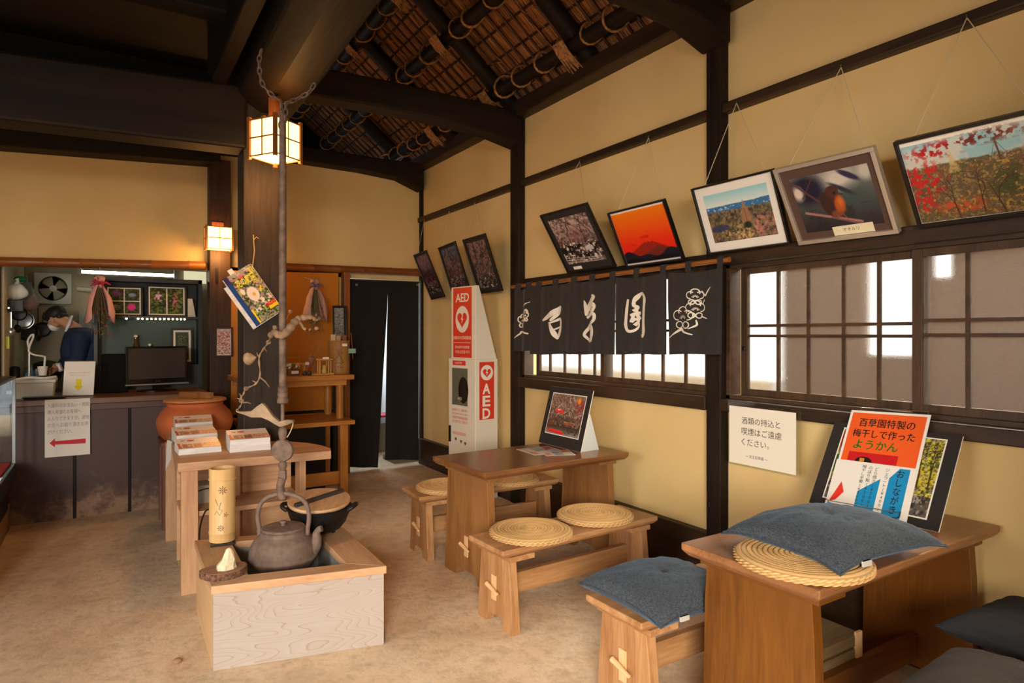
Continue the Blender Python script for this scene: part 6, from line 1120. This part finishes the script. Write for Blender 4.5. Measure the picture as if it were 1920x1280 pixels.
for col, nm in (((232, 150, 160), 'pink_flower'), ((236, 228, 214), 'white_flower'), ((96, 104, 56), 'leaf')):
    for k in range(5): g = rg.uniform(0, 6.28); b = MB(); b.ball((.045 * math.cos(g), .035 * math.sin(g), .065 + rg.uniform(0, .04)), .018, .018, .013, 10, 6); b.build(nm, mat(nm, col, .7), t, smooth=70)
b = MB(); b.box(-.03, -.075, .018, .035, -.071, .044); b.build('price_label', white_paper(), t)
c = on_up(552, 6.42); b = MB(); node_tube(b, (-.19, 0, .10), (.13, 0, .10), .011, .1, 10); t = thing('bamboo_flute', 'short bamboo flute on a rack behind the flower basket', 'flute', loc=c); b.build('tube', lb, t, smooth=60)
for x in (-.15, .09): b = MB(); b.box(x - .01, -.02, 0, x + .01, .02, .092); b.build('rack_post', lb, t)
b = MB(); b.box(.10, -.016, .09, .135, -.012, .118); b.build('price_label', white_paper(), t)
c = on_up(510, 6.28); b = MB(); b.lathe([(.01, 0), (.04, 0), (.05, .03), (.045, .06), (.02, .075), (.022, .10), (.01, .10)], 18); o = b.build('small_jar', mat('olive_jar', (130, 110, 60), .5), smooth=50); o.location = c; tag(o, 'small olive jar at the end of the upper table beside the main post', 'jar')
for k, (px, lab) in enumerate(((571, 'small dark pebble ornament in front of the bamboo flute'), (580, 'tiny dark ornament beside the shelter model base'))): c = on_up(px, 6.2); b = MB(); b.ball((0, 0, .022), .026, .02, .022, 12, 8); o = b.build('pebble_ornament', mat('dark_ornament', (70, 52, 40), .5), smooth=70); o.location = c; tag(o, lab, 'ornament')
d_ = 6.6; bouquet('dried bouquet in pink and pale green paper hanging before the ochre panel', atd(591, 523, d_), atd(597, 622, d_), .24, (196, 150, 134), (110, 100, 130), (((124, 110, 60), 'seed_head', 60, .012), ((100, 96, 56), 'dry_stem', 24, 0), ((236, 200, 190), 'pale_flower', 8, .02)), 2)
a = atd(591, 523, d_); b = MB(); b.tube([a + Vector((0, 0, -.02)), (a.x, 7.085, a.z + .05)], .0015, 5); o = b.build('bouquet_cord', cord); tag(o, 'thin cord holding the bouquet before the ochre panel', 'cord')
# vase with red and white flowers behind the pole
c = Vector((ony(520, 650, 6.58).x, 6.58, uz + .0005)); t = thing('flower_vase', 'tall narrow vase with red and white flowers behind the hook pole', 'vase', loc=c); b = MB(); node_tube(b, (0, 0, 0), (0, 0, .36), .03, .18, 14); b.build('tube', lb, t, smooth=60)
for k, (dx, dz, col) in enumerate(((-.015, .60, (206, 40, 50)), (.12, .61, (236, 214, 204)), (.03, .57, (206, 40, 50)), (.07, .60, (200, 60, 60)))): b = MB(); b.tube([(0, 0, .34), (dx * .5, 0, .48), (dx, -.01, dz)], .003, 5); b.ball((dx, -.012, dz), .02, .018, .018, 10, 7); b.build('flower_stem', mat('bloom%d' % (k % 3), col, .7), t, smooth=70)
b = MB()
for k in range(7): b.ball((-.02 + .01 * k, -.01, .42 + .02 * (k % 3)), .02, .012, .03, 8, 6)
b.build('foliage', mat('vase_leaf', (60, 84, 40), .7), t, smooth=70)
# framed prints by the doorway and on the back post
def pt_sea(P): P.ramp([(0, (70, 66, 60)), (.4, (110, 116, 116)), (1, (150, 156, 160))]); foliage(P, [(70, 74, 72), (180, 182, 180)], 12, 5, (.5, .62), .8)
x0_, x1_ = ony(624, 600, 6.95).x, ony(651, 600, 6.95).x; a = Vector((x0_, 6.95, ony(640, 640, 6.95).z)); Mx = frame3(a, (1, 0, 0), (0, .06, 1)); t = thing('framed_photo', 'dark-framed grey print leaning beside the bamboo door post', 'picture', M=Mx, group='framed prints on the back wall'); hh = ony(640, 573, 6.95).z - a.z; frame_parts(t, x1_ - x0_, hh, .014, .016, blk, blkmat, .006, .022, .01, .01, pt_sea, n=60)
b = MB(); b.box(a.x + .01, 6.975, ZF, a.x + .10, 7.0, a.z + .02); b.build('easel_strut', black_paint()).parent = None
o = COL.objects['easel_strut']; tag(o, 'dark upright strut under the grey leaning print by the door post', 'stand')
def pt_fl(P): P.ramp([(0, (150, 90, 80)), (1, (180, 130, 120))]); foliage(P, [(214, 190, 180), (150, 70, 64), (230, 214, 206)], 9, 5, (.48, .6), .9)
t = shelf_pic('small brown-framed blossom print fixed to the post under the wall lantern', 403, 613, 436, 669, 7.045, pt_fl, 0, brown('z'), .006, .016)
# metal cup hooks box on the back post: slot
b = MB(); b.box(ony(405, 520, 7.05).x, 7.045, ony(405, 528, 7.05).z, ony(409, 520, 7.05).x, 7.062, ony(405, 502, 7.05).z); o = b.build('mortise_plug', black_paint()); tag(o, 'dark mortise slot in the post under the wall lantern', 'slot')

# ================================================================== black curtain of the back doorway and what shows through its slit
t = thing('door_curtain', 'plain black floor-length curtain with a narrow slit in the back doorway', 'curtain'); bkc = mat('matt_black_cloth', (20, 17, 15), .9)
YC = 7.17
def cpanel(pts_l, pts_r, seed):
    n, m = 14, 14; vs = []
    for j in range(m + 1):
        f = j / m
        def ip(pt): 
            y = pt[0][1] + (pt[-1][1] - pt[0][1]) * f; return (np.interp(y, [q[1] for q in pt], [q[0] for q in pt]), y)
        l, r_ = ip(pts_l), ip(pts_r)
        for i in range(n + 1): g = i / n; p = ony(l[0] + (r_[0] - l[0]) * g, l[1] + (r_[1] - l[1]) * g, YC); vs.append((p.x, YC + .012 * math.sin(g * 9 + seed) * f + .01 * math.sin(g * 4 + seed * 2), max(p.z, ZF + .012)))
    K_ = len(vs); vb = [(x, y + .004, z) for x, y, z in vs]; N_ = n + 1; fs = []
    for j in range(m):
        for i in range(n): q = (j*N_+i, j*N_+i+1, (j+1)*N_+i+1, (j+1)*N_+i); fs += [q[::-1], tuple(K_ + x for x in q)]
    b = MB(); b.add(vs + vb, fs); b.build('cloth_panel', bkc, t, smooth=70)
cpanel([(656, 525), (656, 876)], [(727, 526), (726.5, 566), (718, 700), (708, 876)], 1); cpanel([(727, 526), (727, 566), (724, 700), (722, 862)], [(785, 530), (784, 862)], 3)
a, c = ony(652, 524, 7.16), ony(787, 529, 7.16); b = MB(); b.tube([a, c], .008, 8); o = b.build('curtain_rod', mat('dark_rod', (50, 40, 32), .5)); tag(o, 'thin rod carrying the black doorway curtain', 'rod')
for px, nm in ((668, 'left'), (782, 'right')): p = ony(px, 534, 7.155); b = MB(); b.box(p.x - .014, 7.145, p.z - .012, p.x + .014, 7.16, p.z + .012); b.build('clip', wire, t)
cx_ = ony(712, 840, 8.3); b = MB(); b.box(cx_.x - .4, 8.15, ZF, cx_.x + .2, 8.5, .34); o = b.build('storage_chest', mat('trunk_grey', (120, 112, 96), .6), bevel=.01); tag(o, 'grey chest seen through the slit of the black curtain', 'box')
b = MB(); b.box(cx_.x - .38, 8.16, .341, cx_.x + .18, 8.48, .42); o = b.build('paper_pile', mat('blue_white_paper', (190, 196, 226), .6), bevel=.004); tag(o, 'bluish white papers lying on the grey chest behind the curtain', 'paper')
b = MB(); b.box(cx_.x - .38, 8.16, .421, cx_.x + .18, 8.48, .445); o = b.build('red_folder', mat('red_folder', (206, 50, 60), .5), bevel=.003); tag(o, 'red folder on the paper pile behind the curtain', 'folder')
b = MB(); a = ony(735, 868, 7.4); b.box(a.x, 7.34, ZF, a.x + .42, 7.7, ZF + .05); o = b.build('door_mat', mat('mat_grey', (110, 100, 80), .8)); tag(o, 'low grey step under the hem of the black curtain', 'step')

# ================================================================== glass display case at the aisle side, and the kitchen wall clutter
XC = -.594; t = thing('display_case', 'glass display case with metal edges and red lining at the left border', 'display case'); y0, y1, z0, z1 = 4.6, 6.28, .515, 1.185; xw = XC - .55; am_ = mat('case_metal', (150, 156, 160), .35, .7)
b = MB(); b.box(xw, y0, .40, XC, y1, z0); b.build('base', black_paint(), t, .004); b = MB(); b.box(xw, y0, z1 - .02, XC, y1, z1); b.build('top_plate', black_paint(), t, .003)
for x in (xw, XC - .022):
    for y in (y0, y1 - .022): b = MB(); b.box(x, y, z0, x + .022, y + .022, z1 - .02); b.build('corner_post', am_, t, .002)
b = MB(); b.box(XC - .012, y0 + .022, z0, XC - .007, y1 - .022, z1 - .02); b.build('glass_pane', clear_glass(), t); b = MB(); b.box(xw + .022, y1 - .012, z0, XC - .022, y1 - .007, z1 - .02); b.build('glass_pane', clear_glass(), t)
b = MB(); b.box(xw + .02, y0 + .02, z0, XC - .03, y1 - .03, z0 + .012); b.build('red_lining', mat('red_cloth', (196, 52, 54), .8), t); b = MB(); b.box(xw + .03, y0 + .1, z1 - .05, xw + .06, y1 - .1, z1 - .025); b.build('case_light', emis('case_glow', (226, 236, 246), 4), t); b = MB(); b.box(XC - .005, 5.30, z0 + .03, XC + .012, 5.42, z0 + .045); b.build('pane_clip', wire, t)
b = MB(); b.box(xw - .05, y0 - .1, ZF, XC - .06, CF - .05, .16); o = b.build('plinth', mat('plinth_earth', (150, 116, 80), .85, noise=.15, nscale=5)); tag(o, 'earth-coloured plinth under the glass display case', 'plinth'); b = MB(); b.box(xw + .03, y0, .16, XC - .05, y1, .3995); o = b.build('case_stand', black_paint()); tag(o, 'black stand between the plinth and the display case', 'stand')
for lab, (yy, xx, zz_, sx_, sz_), col in (('white price card inside the display case', (5.55, XC - .1, z0 + .40, .10, .075), (226, 232, 228)), ('rolled white paper on the red lining of the display case', (5.75, XC - .16, z0 + .03, .2, .03), (230, 226, 220))):
    b = MB()
    if sz_ > .05: b.hexa([(xx, yy, zz_ - sz_), (xx + .004, yy, zz_ - sz_), (xx + .004, yy + sx_, zz_ - sz_), (xx, yy + sx_, zz_ - sz_), (xx, yy, zz_), (xx + .004, yy, zz_), (xx + .004, yy + sx_, zz_), (xx, yy + sx_, zz_)]); b.box(xx + .0005, yy + sx_ * .4, z0 + .0125, xx + .0035, yy + sx_ * .6, zz_ - sz_)
    else: b.tube([(xx, yy, z0 + .032), (xx, yy + sx_, z0 + .032)], .018, 12)
    o = b.build('price_card' if sz_ > .05 else 'paper_roll', mat('case_paper', col, .5)); tag(o, lab, 'card' if sz_ > .05 else 'paper')
b = MB(); b.box(-.86, 7.28, CT + .001, -.80, 7.36, 2.2); trim(b, DZ, .003)
XK = -.775
def kw_(px, py, X=XK): return onx(px, py, X) if X < 0 else None
# worktop, sink gear
wk = mat('steel_top', (150, 156, 154), .3, .7); t = thing('kitchen_worktop', 'steel kitchen worktop behind the service counter', 'worktop'); b = MB(); b.box(-.77, 7.38, .92, -.46, 8.9, 1.0); b.build('top', wk, t, .004); b = MB(); b.box(-.76, 7.40, ZF, -.49, 8.88, .92); b.build('cupboard', mat('kitchen_cupboard', (120, 120, 112), .5), t)
def hang_item(name, label, cat, mk, group=None): o = mk(); o.name = name; tag(o, label, cat, group); return o
def bag(px, py, d, rx, rz, col, seed):
    c = onx(px, py, -.72); q_ = c.y / (d * ray(px, 628).y); rx *= q_; rz *= q_; rg = random.Random(seed); b = MB(); b.ball((0, 0, 0), rx, rx * .6, rz, 18, 12); b.v = [(x * (1 + .08 * math.sin(z * 40 + x * 30)), y, z + .05 * rz * math.sin(x * 50)) for x, y, z in b.v]; b.tube([(0, 0, rz * .9), (.01, 0, rz * 1.35), (0, 0, rz * 1.6)], [rx * .25, rx * .12, rx * .2], 8); o = b.build('plastic_bag', mat('bag%d' % seed, col, .35), smooth=70); o.location = c; return o
for lab, q in (('white plastic bag with a green top hanging on the kitchen wall', (31, 547, 5.95, .085, .075, (222, 232, 226), 1)), ('blue-grey plastic bag hanging behind the white bag', (48, 545, 6.1, .06, .085, (150, 166, 170), 2)), ('pale pink plastic bag hanging lowest of the bags on the kitchen wall', (57, 562, 6.2, .07, .1, (216, 176, 180), 3))): tag(bag(*q), lab, 'bag', 'plastic bags on the kitchen wall')
c = onx(38, 523, -.72); b = MB(); b.ball((0, 0, 0), .05, .035, .03, 16, 8); o = b.build('green_cap', mat('cap_green', (30, 150, 96), .4), smooth=70); o.location = c; tag(o, 'bright green cap on top of the white plastic bag', 'cap')
c = onx(30, 573, -.72); b = MB(); b.box(-.06, -.04, -.055, .06, .04, .055); o = b.build('black_case', mat('case_black', (32, 36, 38), .5), bevel=.006); o.location = c; tag(o, 'small black case fixed under the white plastic bag', 'box')
st = mat('pan_steel', (176, 178, 172), .25, .8); dk = mat('pan_dark', (44, 42, 38), .4, .4); br = mat('handle_brown', (90, 50, 32), .5)
def pan(px, py, d, r_, m, hl, nm, lab):
    c = onx(px, py, -.72) if px < 60 else ony(px, py, 8.93); r_ *= c.y / (d * ray(px, 628).y); t = thing(nm, lab, 'pan', loc=c, group='pans hanging on the kitchen wall'); Rm = Matrix.Rotation(PI/2, 3, 'X') @ Matrix.Rotation(.0, 3, 'Y'); b = MB(); b.lathe([(.002, -.02), (r_ * .8, -.02), (r_, .03), (r_ * .95, .03), (r_ * .75, -.012), (.002, -.012)], 24, rot=Rm); b.build('bowl', m, t, smooth=45); b = MB(); b.bar((0, -.01, r_ * .95), (.01, .0, r_ + hl), .02, .01); b.build('handle', br if m == dk else st, t, .002); b = MB(); b.ball((.01, 0, r_ + hl), .012, n=10, m=6); b.build('hook', wire, t)
pan(44, 600, 6.1, .085, st, .05, 'steel_pan', 'shiny steel pan hanging below the pink bag'); pan(36, 588, 6.25, .07, dk, .06, 'dark_pan', 'dark pan hanging behind the shiny steel pan'); pan(52, 622, 6.6, .09, dk, .10, 'dark_pan', 'dark pan hanging above the tap'); pan(80, 618, 8.6, .10, dk, .12, 'dark_pan', 'large dark pan farthest back beside the attendant')
for k, (px, y0_, y1_, d, m, lab) in enumerate(((21, 585, 622, 5.9, st, 'steel ladle hanging nearest the wall edge'), (33, 588, 616, 6.0, dk, 'black ladle hanging between the pans'), (62, 580, 615, 6.5, st, 'steel ladle hanging beside the brown scoop'), (71, 577, 628, 6.7, br, 'brown wooden scoop hanging beside the attendant'))):
    p, q = (onx(px, y0_, -.735), onx(px, y1_, -.735)) if px < 50 else (ony(px, y0_, 8.93), ony(px, y1_, 8.93)); t = thing('ladle', lab, 'ladle', loc=q, group='ladles on the kitchen wall'); b = MB(); b.tube([(0, 0, .02), (0, 0, p.z - q.z)], .006, 6); b.build('handle', m, t); b = MB(); b.ball((0, 0, 0), .032, .025, .04 if m != br else .07, 14, 8); b.build('bowl', m, t, smooth=60)
b = MB(); p = [atd(x, y, 6.0) for x, y in ((55, 655), (52, 640), (57, 630), (62, 627), (62, 633), (57, 645), (54, 658), (64, 665), (82, 668), (84, 672), (83, 690))]; t = thing('kitchen_tap', 'white curved kitchen tap with a long spout beside the attendant', 'tap'); b.tube(smooth_path(p, 4), .009, 8); b.build('spout', mat('tap_white', (214, 216, 210), .3), t, smooth=60); b = MB(); q = atd(55, 660, 6.0); b.tube([(q.x, q.y, 1.0005), q], .014, 10); b.build('riser', st, t, smooth=50)
def stand_at(px, d, z=1.0005): v = atd(px, 628, d); return Vector((v.x, v.y, z))
for nm, lab, cat, px, d, prof, m in (('blue_bottle', 'blue bottle standing on the worktop under the tap', 'bottle', 57, 6.15, [(.001, 0), (.04, 0), (.04, .13), (.02, .16), (.018, .2), (.001, .2)], mat('bottle_blue', (70, 110, 140), .3)), ('white_cup', 'white cup held by the attendant above the worktop', 'cup', 79, 6.12, [(.001, 0), (.030, 0), (.042, .085), (.038, .085), (.028, .006), (.001, .006)], mat('cup_white2', (230, 228, 218), .4)), ('dark_canister', 'dark canister standing on the worktop shelf beside the wall', 'canister', 28, 6.2, [(.001, 0), (.04, 0), (.042, .18), (.03, .2), (.001, .205)], dk), ('steel_pot', 'round steel pot on the worktop behind the cup', 'pot', 70, 6.9, [(.001, 0), (.11, 0), (.12, .14), (.115, .14), (.105, .01), (.001, .01)], st), ('dark_pot', 'dark rounded pot on the worktop behind the steel pot', 'pot', 88, 7.2, [(.001, 0), (.12, 0), (.16, .09), (.12, .19), (.03, .22), (.001, .22)], dk)):
    b = MB(); b.lathe(prof, 24); o = b.build(nm, m, smooth=45); o.location = stand_at(px, d); tag(o, lab, cat)
cup = COL.objects['white_cup']; cp = atd(80, 703.5, 6.12); cup.location = cp
b = MB(); b.box(-.16, -.06, 0, .16, .06, .015); o = b.build('food_tray', mat('tray_grey', (90, 90, 84), .5), bevel=.003); o.location = stand_at(46, 6.05); tag(o, 'small grey tray with food on the worktop by the foam box', 'tray')
c = stand_at(36, 6.05, 1.016); b = MB(); b.ball((0, 0, .03), .06, .04, .03, 14, 8); o = b.build('rice_dish', mat('salmon_food', (226, 160, 130), .6), smooth=70); o.location = c; tag(o, 'pinkish food heap on the grey tray', 'food')
b = MB(); b.box(-.014, -.02, -.055, .014, .02, .055); o = b.build('yellow_sticker', mat('sticker_yellow', (196, 206, 40), .5)); c = onx(14, 642, -.765); o.location = (-.765, c.y, c.z); tag(o, 'yellow-green card on the kitchen side wall', 'card')

b = MB(); b.tube([(-.752, 7.4, 1.745), (-.752, 8.95, 1.80)], .008, 8); o = b.build('utensil_rail', st); tag(o, 'steel rail along the kitchen side wall that carries the pans and ladles', 'rail')
c = onz(332, 1242, ZF); b = MB(); b.ball((0, 0, .008), .022, .018, .014, 12, 8); o = b.build('pebble', mat('floor_pebble', (150, 116, 92), .8), smooth=70); o.location = (c.x, c.y, ZF); tag(o, 'small round pebble lying on the earth floor left of the hearth box', 'pebble')
# ================================================================== attendant
def skin(name, V, E, m, parent=None, sub=2):
    """V: (point, radius[, radius y]); the first is the root"""
    me = bpy.data.meshes.new(name); me.from_pydata([tuple(v[0]) for v in V], E, []); o = bpy.data.objects.new(name, me); COL.objects.link(o); md = o.modifiers.new('skin', 'SKIN'); md.use_smooth_shade = True
    for i, v in enumerate(V): s = me.skin_vertices[0].data[i]; s.radius = (v[1], v[2] if len(v) > 2 else v[1]); s.use_root = (i == 0)
    sb = o.modifiers.new('sub', 'SUBSURF'); sb.levels = sb.render_levels = sub; me.materials.append(m); o.parent = parent; return o
PD = 6.62; pj = lambda px, py, dd=0: atd(px, py, PD + dd)
t = thing('person', 'person in a navy jacket and white mask bending over a cup behind the counter', 'person'); sk = mat('skin_tone', (206, 150, 114), .5)
pel, sp1, sp2, chest, nb_, nk = pj(160, 738), pj(161, 705), pj(157, 670), pj(148, 636), pj(140, 616), pj(132, 610)
Hc = pj(105, 597); fa = -RT * .8 - UP * .6; ua = -RT * .6 + UP * .8; sa = FW * -1
hd0, hd1, hd2 = Hc - fa * .055 - ua * .065, Hc + ua * .01, Hc + fa * .045 - ua * .035
sh, el, wr = pj(150, 632, -.14), pj(146, 676, -.17), pj(108, 690, -.22); sh2, el2, wr2 = pj(146, 630, .16), pj(132, 676, .15), pj(104, 690, .02)
hpL, knL, anL = pel + Vector((0, -.09, -.04)), Vector((pel.x + .02, pel.y - .10, .48)), Vector((pel.x + .06, pel.y - .10, ZF + .08)); hpR, knR, anR = pel + Vector((0, .09, -.04)), Vector((pel.x + .02, pel.y + .10, .48)), Vector((pel.x + .06, pel.y + .10, ZF + .08))
toe = Vector((-.16, 0, -.05))
V = [(pel, .12, .15), (sp1, .11, .14), (sp2, .115, .15), (chest, .11, .155), (nb_, .075, .09), (nk, .055), (hd0, .062), (hd1, .094, .080), (hd2, .066, .062), (Hc + fa * .055 - ua * .085, .034), (sh, .055), (el, .042), (wr, .028), (sh2, .055), (el2, .042), (wr2, .028), (hpL, .09), (knL, .06), (anL, .042), (anL + toe, .035), (hpR, .09), (knR, .06), (anR, .042), (anR + toe, .035)]
E = [(0, 1), (1, 2), (2, 3), (3, 4), (4, 5), (5, 6), (6, 7), (7, 8), (8, 9), (3, 10), (10, 11), (11, 12), (3, 13), (13, 14), (14, 15), (0, 16), (16, 17), (17, 18), (18, 19), (0, 20), (20, 21), (21, 22), (22, 23)]
def hand(wi, wpt, dirv, cupc):
    p0 = wpt + dirv * .05; V.append((p0, .030, .018)); i0 = len(V) - 1; E.append((wi, i0)); p1 = p0 + dirv * .045; V.append((p1, .034, .016)); i1 = len(V) - 1; E.append((i0, i1))
    for k in range(4):
        off = Vector((0, 0, .028 - .018 * k)); tang = Vector((0, -.045 if wi == 12 else .045, 0)); a = p1 + off + dirv * .018; b_ = a + dirv * (.03 - .003 * abs(k - 1)) + tang * .35; c_ = b_ + dirv * .012 + tang * .5
        for q, r_ in ((a, .0095), (b_, .0088), (c_, .0075)): V.append((q, r_))
        n = len(V); E.extend([(i1, n - 3), (n - 3, n - 2), (n - 2, n - 1)])
    a = p0 + Vector((0, 0, .034)) + dirv * .01; b_ = a + dirv * .03 + Vector((0, .02 if wi == 12 else -.02, .01))
    for q, r_ in ((a, .011), (b_, .009)): V.append((q, r_))
    n = len(V); E.extend([(i0, n - 2), (n - 2, n - 1)])
hand(12, wr, (cp - wr).normalized(), cp); hand(15, wr2, (cp + Vector((.02, .06, .04)) - wr2).normalized(), cp)
body = skin('body', V, E, sk, t)
nv = mat('navy_jacket', (24, 42, 74), .8, noise=.15, nscale=12)
JV = [(pel, .17, .21), (sp1, .165, .21), (sp2, .17, .22), (chest, .17, .22), (nb_ + Vector((.03, 0, -.015)), .115, .135), (sh + Vector((.01, 0, 0)), .095), (el, .082), (el.lerp(wr, .8), .056), (sh2 + Vector((.01, 0, 0)), .095), (el2, .082), (el2.lerp(wr2, .8), .056)]
skin('jacket', JV, [(0, 1), (1, 2), (2, 3), (3, 4), (3, 5), (5, 6), (6, 7), (3, 8), (8, 9), (9, 10)], nv, t)
skin('trousers', [(pel + Vector((0, 0, -.05)), .15, .17), (hpL, .11), (knL, .08), (anL + Vector((0, 0, .03)), .062), (hpR, .11), (knR, .08), (anR + Vector((0, 0, .03)), .062)], [(0, 1), (1, 2), (2, 3), (0, 4), (4, 5), (5, 6)], mat('dark_trousers', (30, 30, 36), .8), t)
hm = mat('black_hair', (22, 18, 16), .6, noise=.3, nscale=60)
Rh = Matrix((fa, sa, ua)).transposed()
b = MB(); b.ball(Hc + ua * .036 - fa * .022, .102, .088, .084, 28, 16, rot=Rh); b.ball(Hc + ua * .062 + fa * .05, .048, .072, .038, 20, 12, rot=Rh); b.ball(Hc - ua * .012 - fa * .062, .045, .072, .06, 20, 12, rot=Rh); b.build('hair', hm, t, smooth=80)
wm = mat('mask_white', (232, 234, 236), .7); b = MB(); b.ball(Hc + fa * .068 - ua * .058, .036, .060, .046, 20, 12, rot=Rh); b.build('face_mask', wm, t, smooth=80)
b = MB(); b.tube([Hc + fa * .06 - ua * .045 + sa * .055, Hc + fa * .02 - ua * .02 + sa * .083, Hc - ua * .005 + sa * .086], .003, 5); b.build('mask_loop', wm, t)
b = MB(); b.ball(Hc - fa * .008 - ua * .02 + sa * .083, .018, .009, .028, 12, 8, rot=Rh); b.build('ear', sk, t, smooth=70)
b = MB(); b.ball(Hc + fa * .098 - ua * .012, .016, .012, .02, 10, 8, rot=Rh); b.build('nose', sk, t, smooth=70)
for q in (-.03, .03): b = MB(); b.ball(Hc + fa * .088 + ua * .006 + sa * q, .008, .014, .005, 10, 6, rot=Rh); b.build('eye', mat('eye_dark', (30, 22, 18), .4), t, smooth=70)
b = MB(); b.tube([pj(123, 621, -.09), pj(129, 609, -.10), pj(134, 594, -.06), pj(135, 593, .06)], [.010, .016, .014, .012], 8); b.build('collar', wm, t, smooth=70)
for w0, e0 in ((wr, el), (wr2, el2)): b = MB(); b.tube([e0.lerp(w0, .78), e0.lerp(w0, .97)], .044, 14); b.build('shirt_cuff', wm, t, smooth=50)

# ================================================================== pieces of parts go one level down
SUB = {'care_tag': 'cover', 'seam': 'cover', 'tuft_stitch': 'cover', 'wedge_peg': 'tenon_end', 'picture_print': 'backing_board', 'caption_card': 'frame', 'screen': 'casing', 'silver_edge': 'casing', 'red_arrow': 'sheet', 'yellow_arrow': 'sheet', 'flower_holes': 'tube', 'carved_line': ('tube', 'body'), 'lettering': ('paper', 'sheet', 'laminated_sheet', 'pages', 'casing'), 'white_border': 'black_mount', 'lattice': None, 'ribbon': 'paper_wrap', 'pane_clip': 'glass_pane', 'paper_label': 'glass_body', 'cap': 'glass_body', 'foot': 'bowl', 'lug_handle': 'bowl', 'hub': None, 'plate': 'red_picture', 'sweet_slice': 'red_picture', 'care': None, 'hook': 'hanging_cord', 'knot': 'stem', 'tendril': 'stem', 'side_twig': 'stem', 'lever_cord': 'fish_lever', 'lug': 'body', 'mask_loop': 'face_mask', 'price_label': ('base_board', 'bowl', 'tube', 'body'), 'ear': 'body', 'nose': 'body', 'eye': 'body'}
for r in [o for o in COL.objects if o.parent is None and o.type == 'EMPTY']:
    ch = kids(r); base = lambda o: o.name.split('.')[0]; cnt = {}
    for o in ch:
        tg = SUB.get(base(o))
        if not tg: continue
        if not (o.matrix_local == Matrix.Identity(4)): continue
        for nm in (tg if isinstance(tg, tuple) else (tg,)):
            c_ = [x for x in ch if base(x) == nm]
            if c_:
                k = cnt.get(base(o), 0); cnt[base(o)] = k + 1; p = c_[k % len(c_)]
                if p.matrix_local == Matrix.Identity(4): o.parent = p
                break
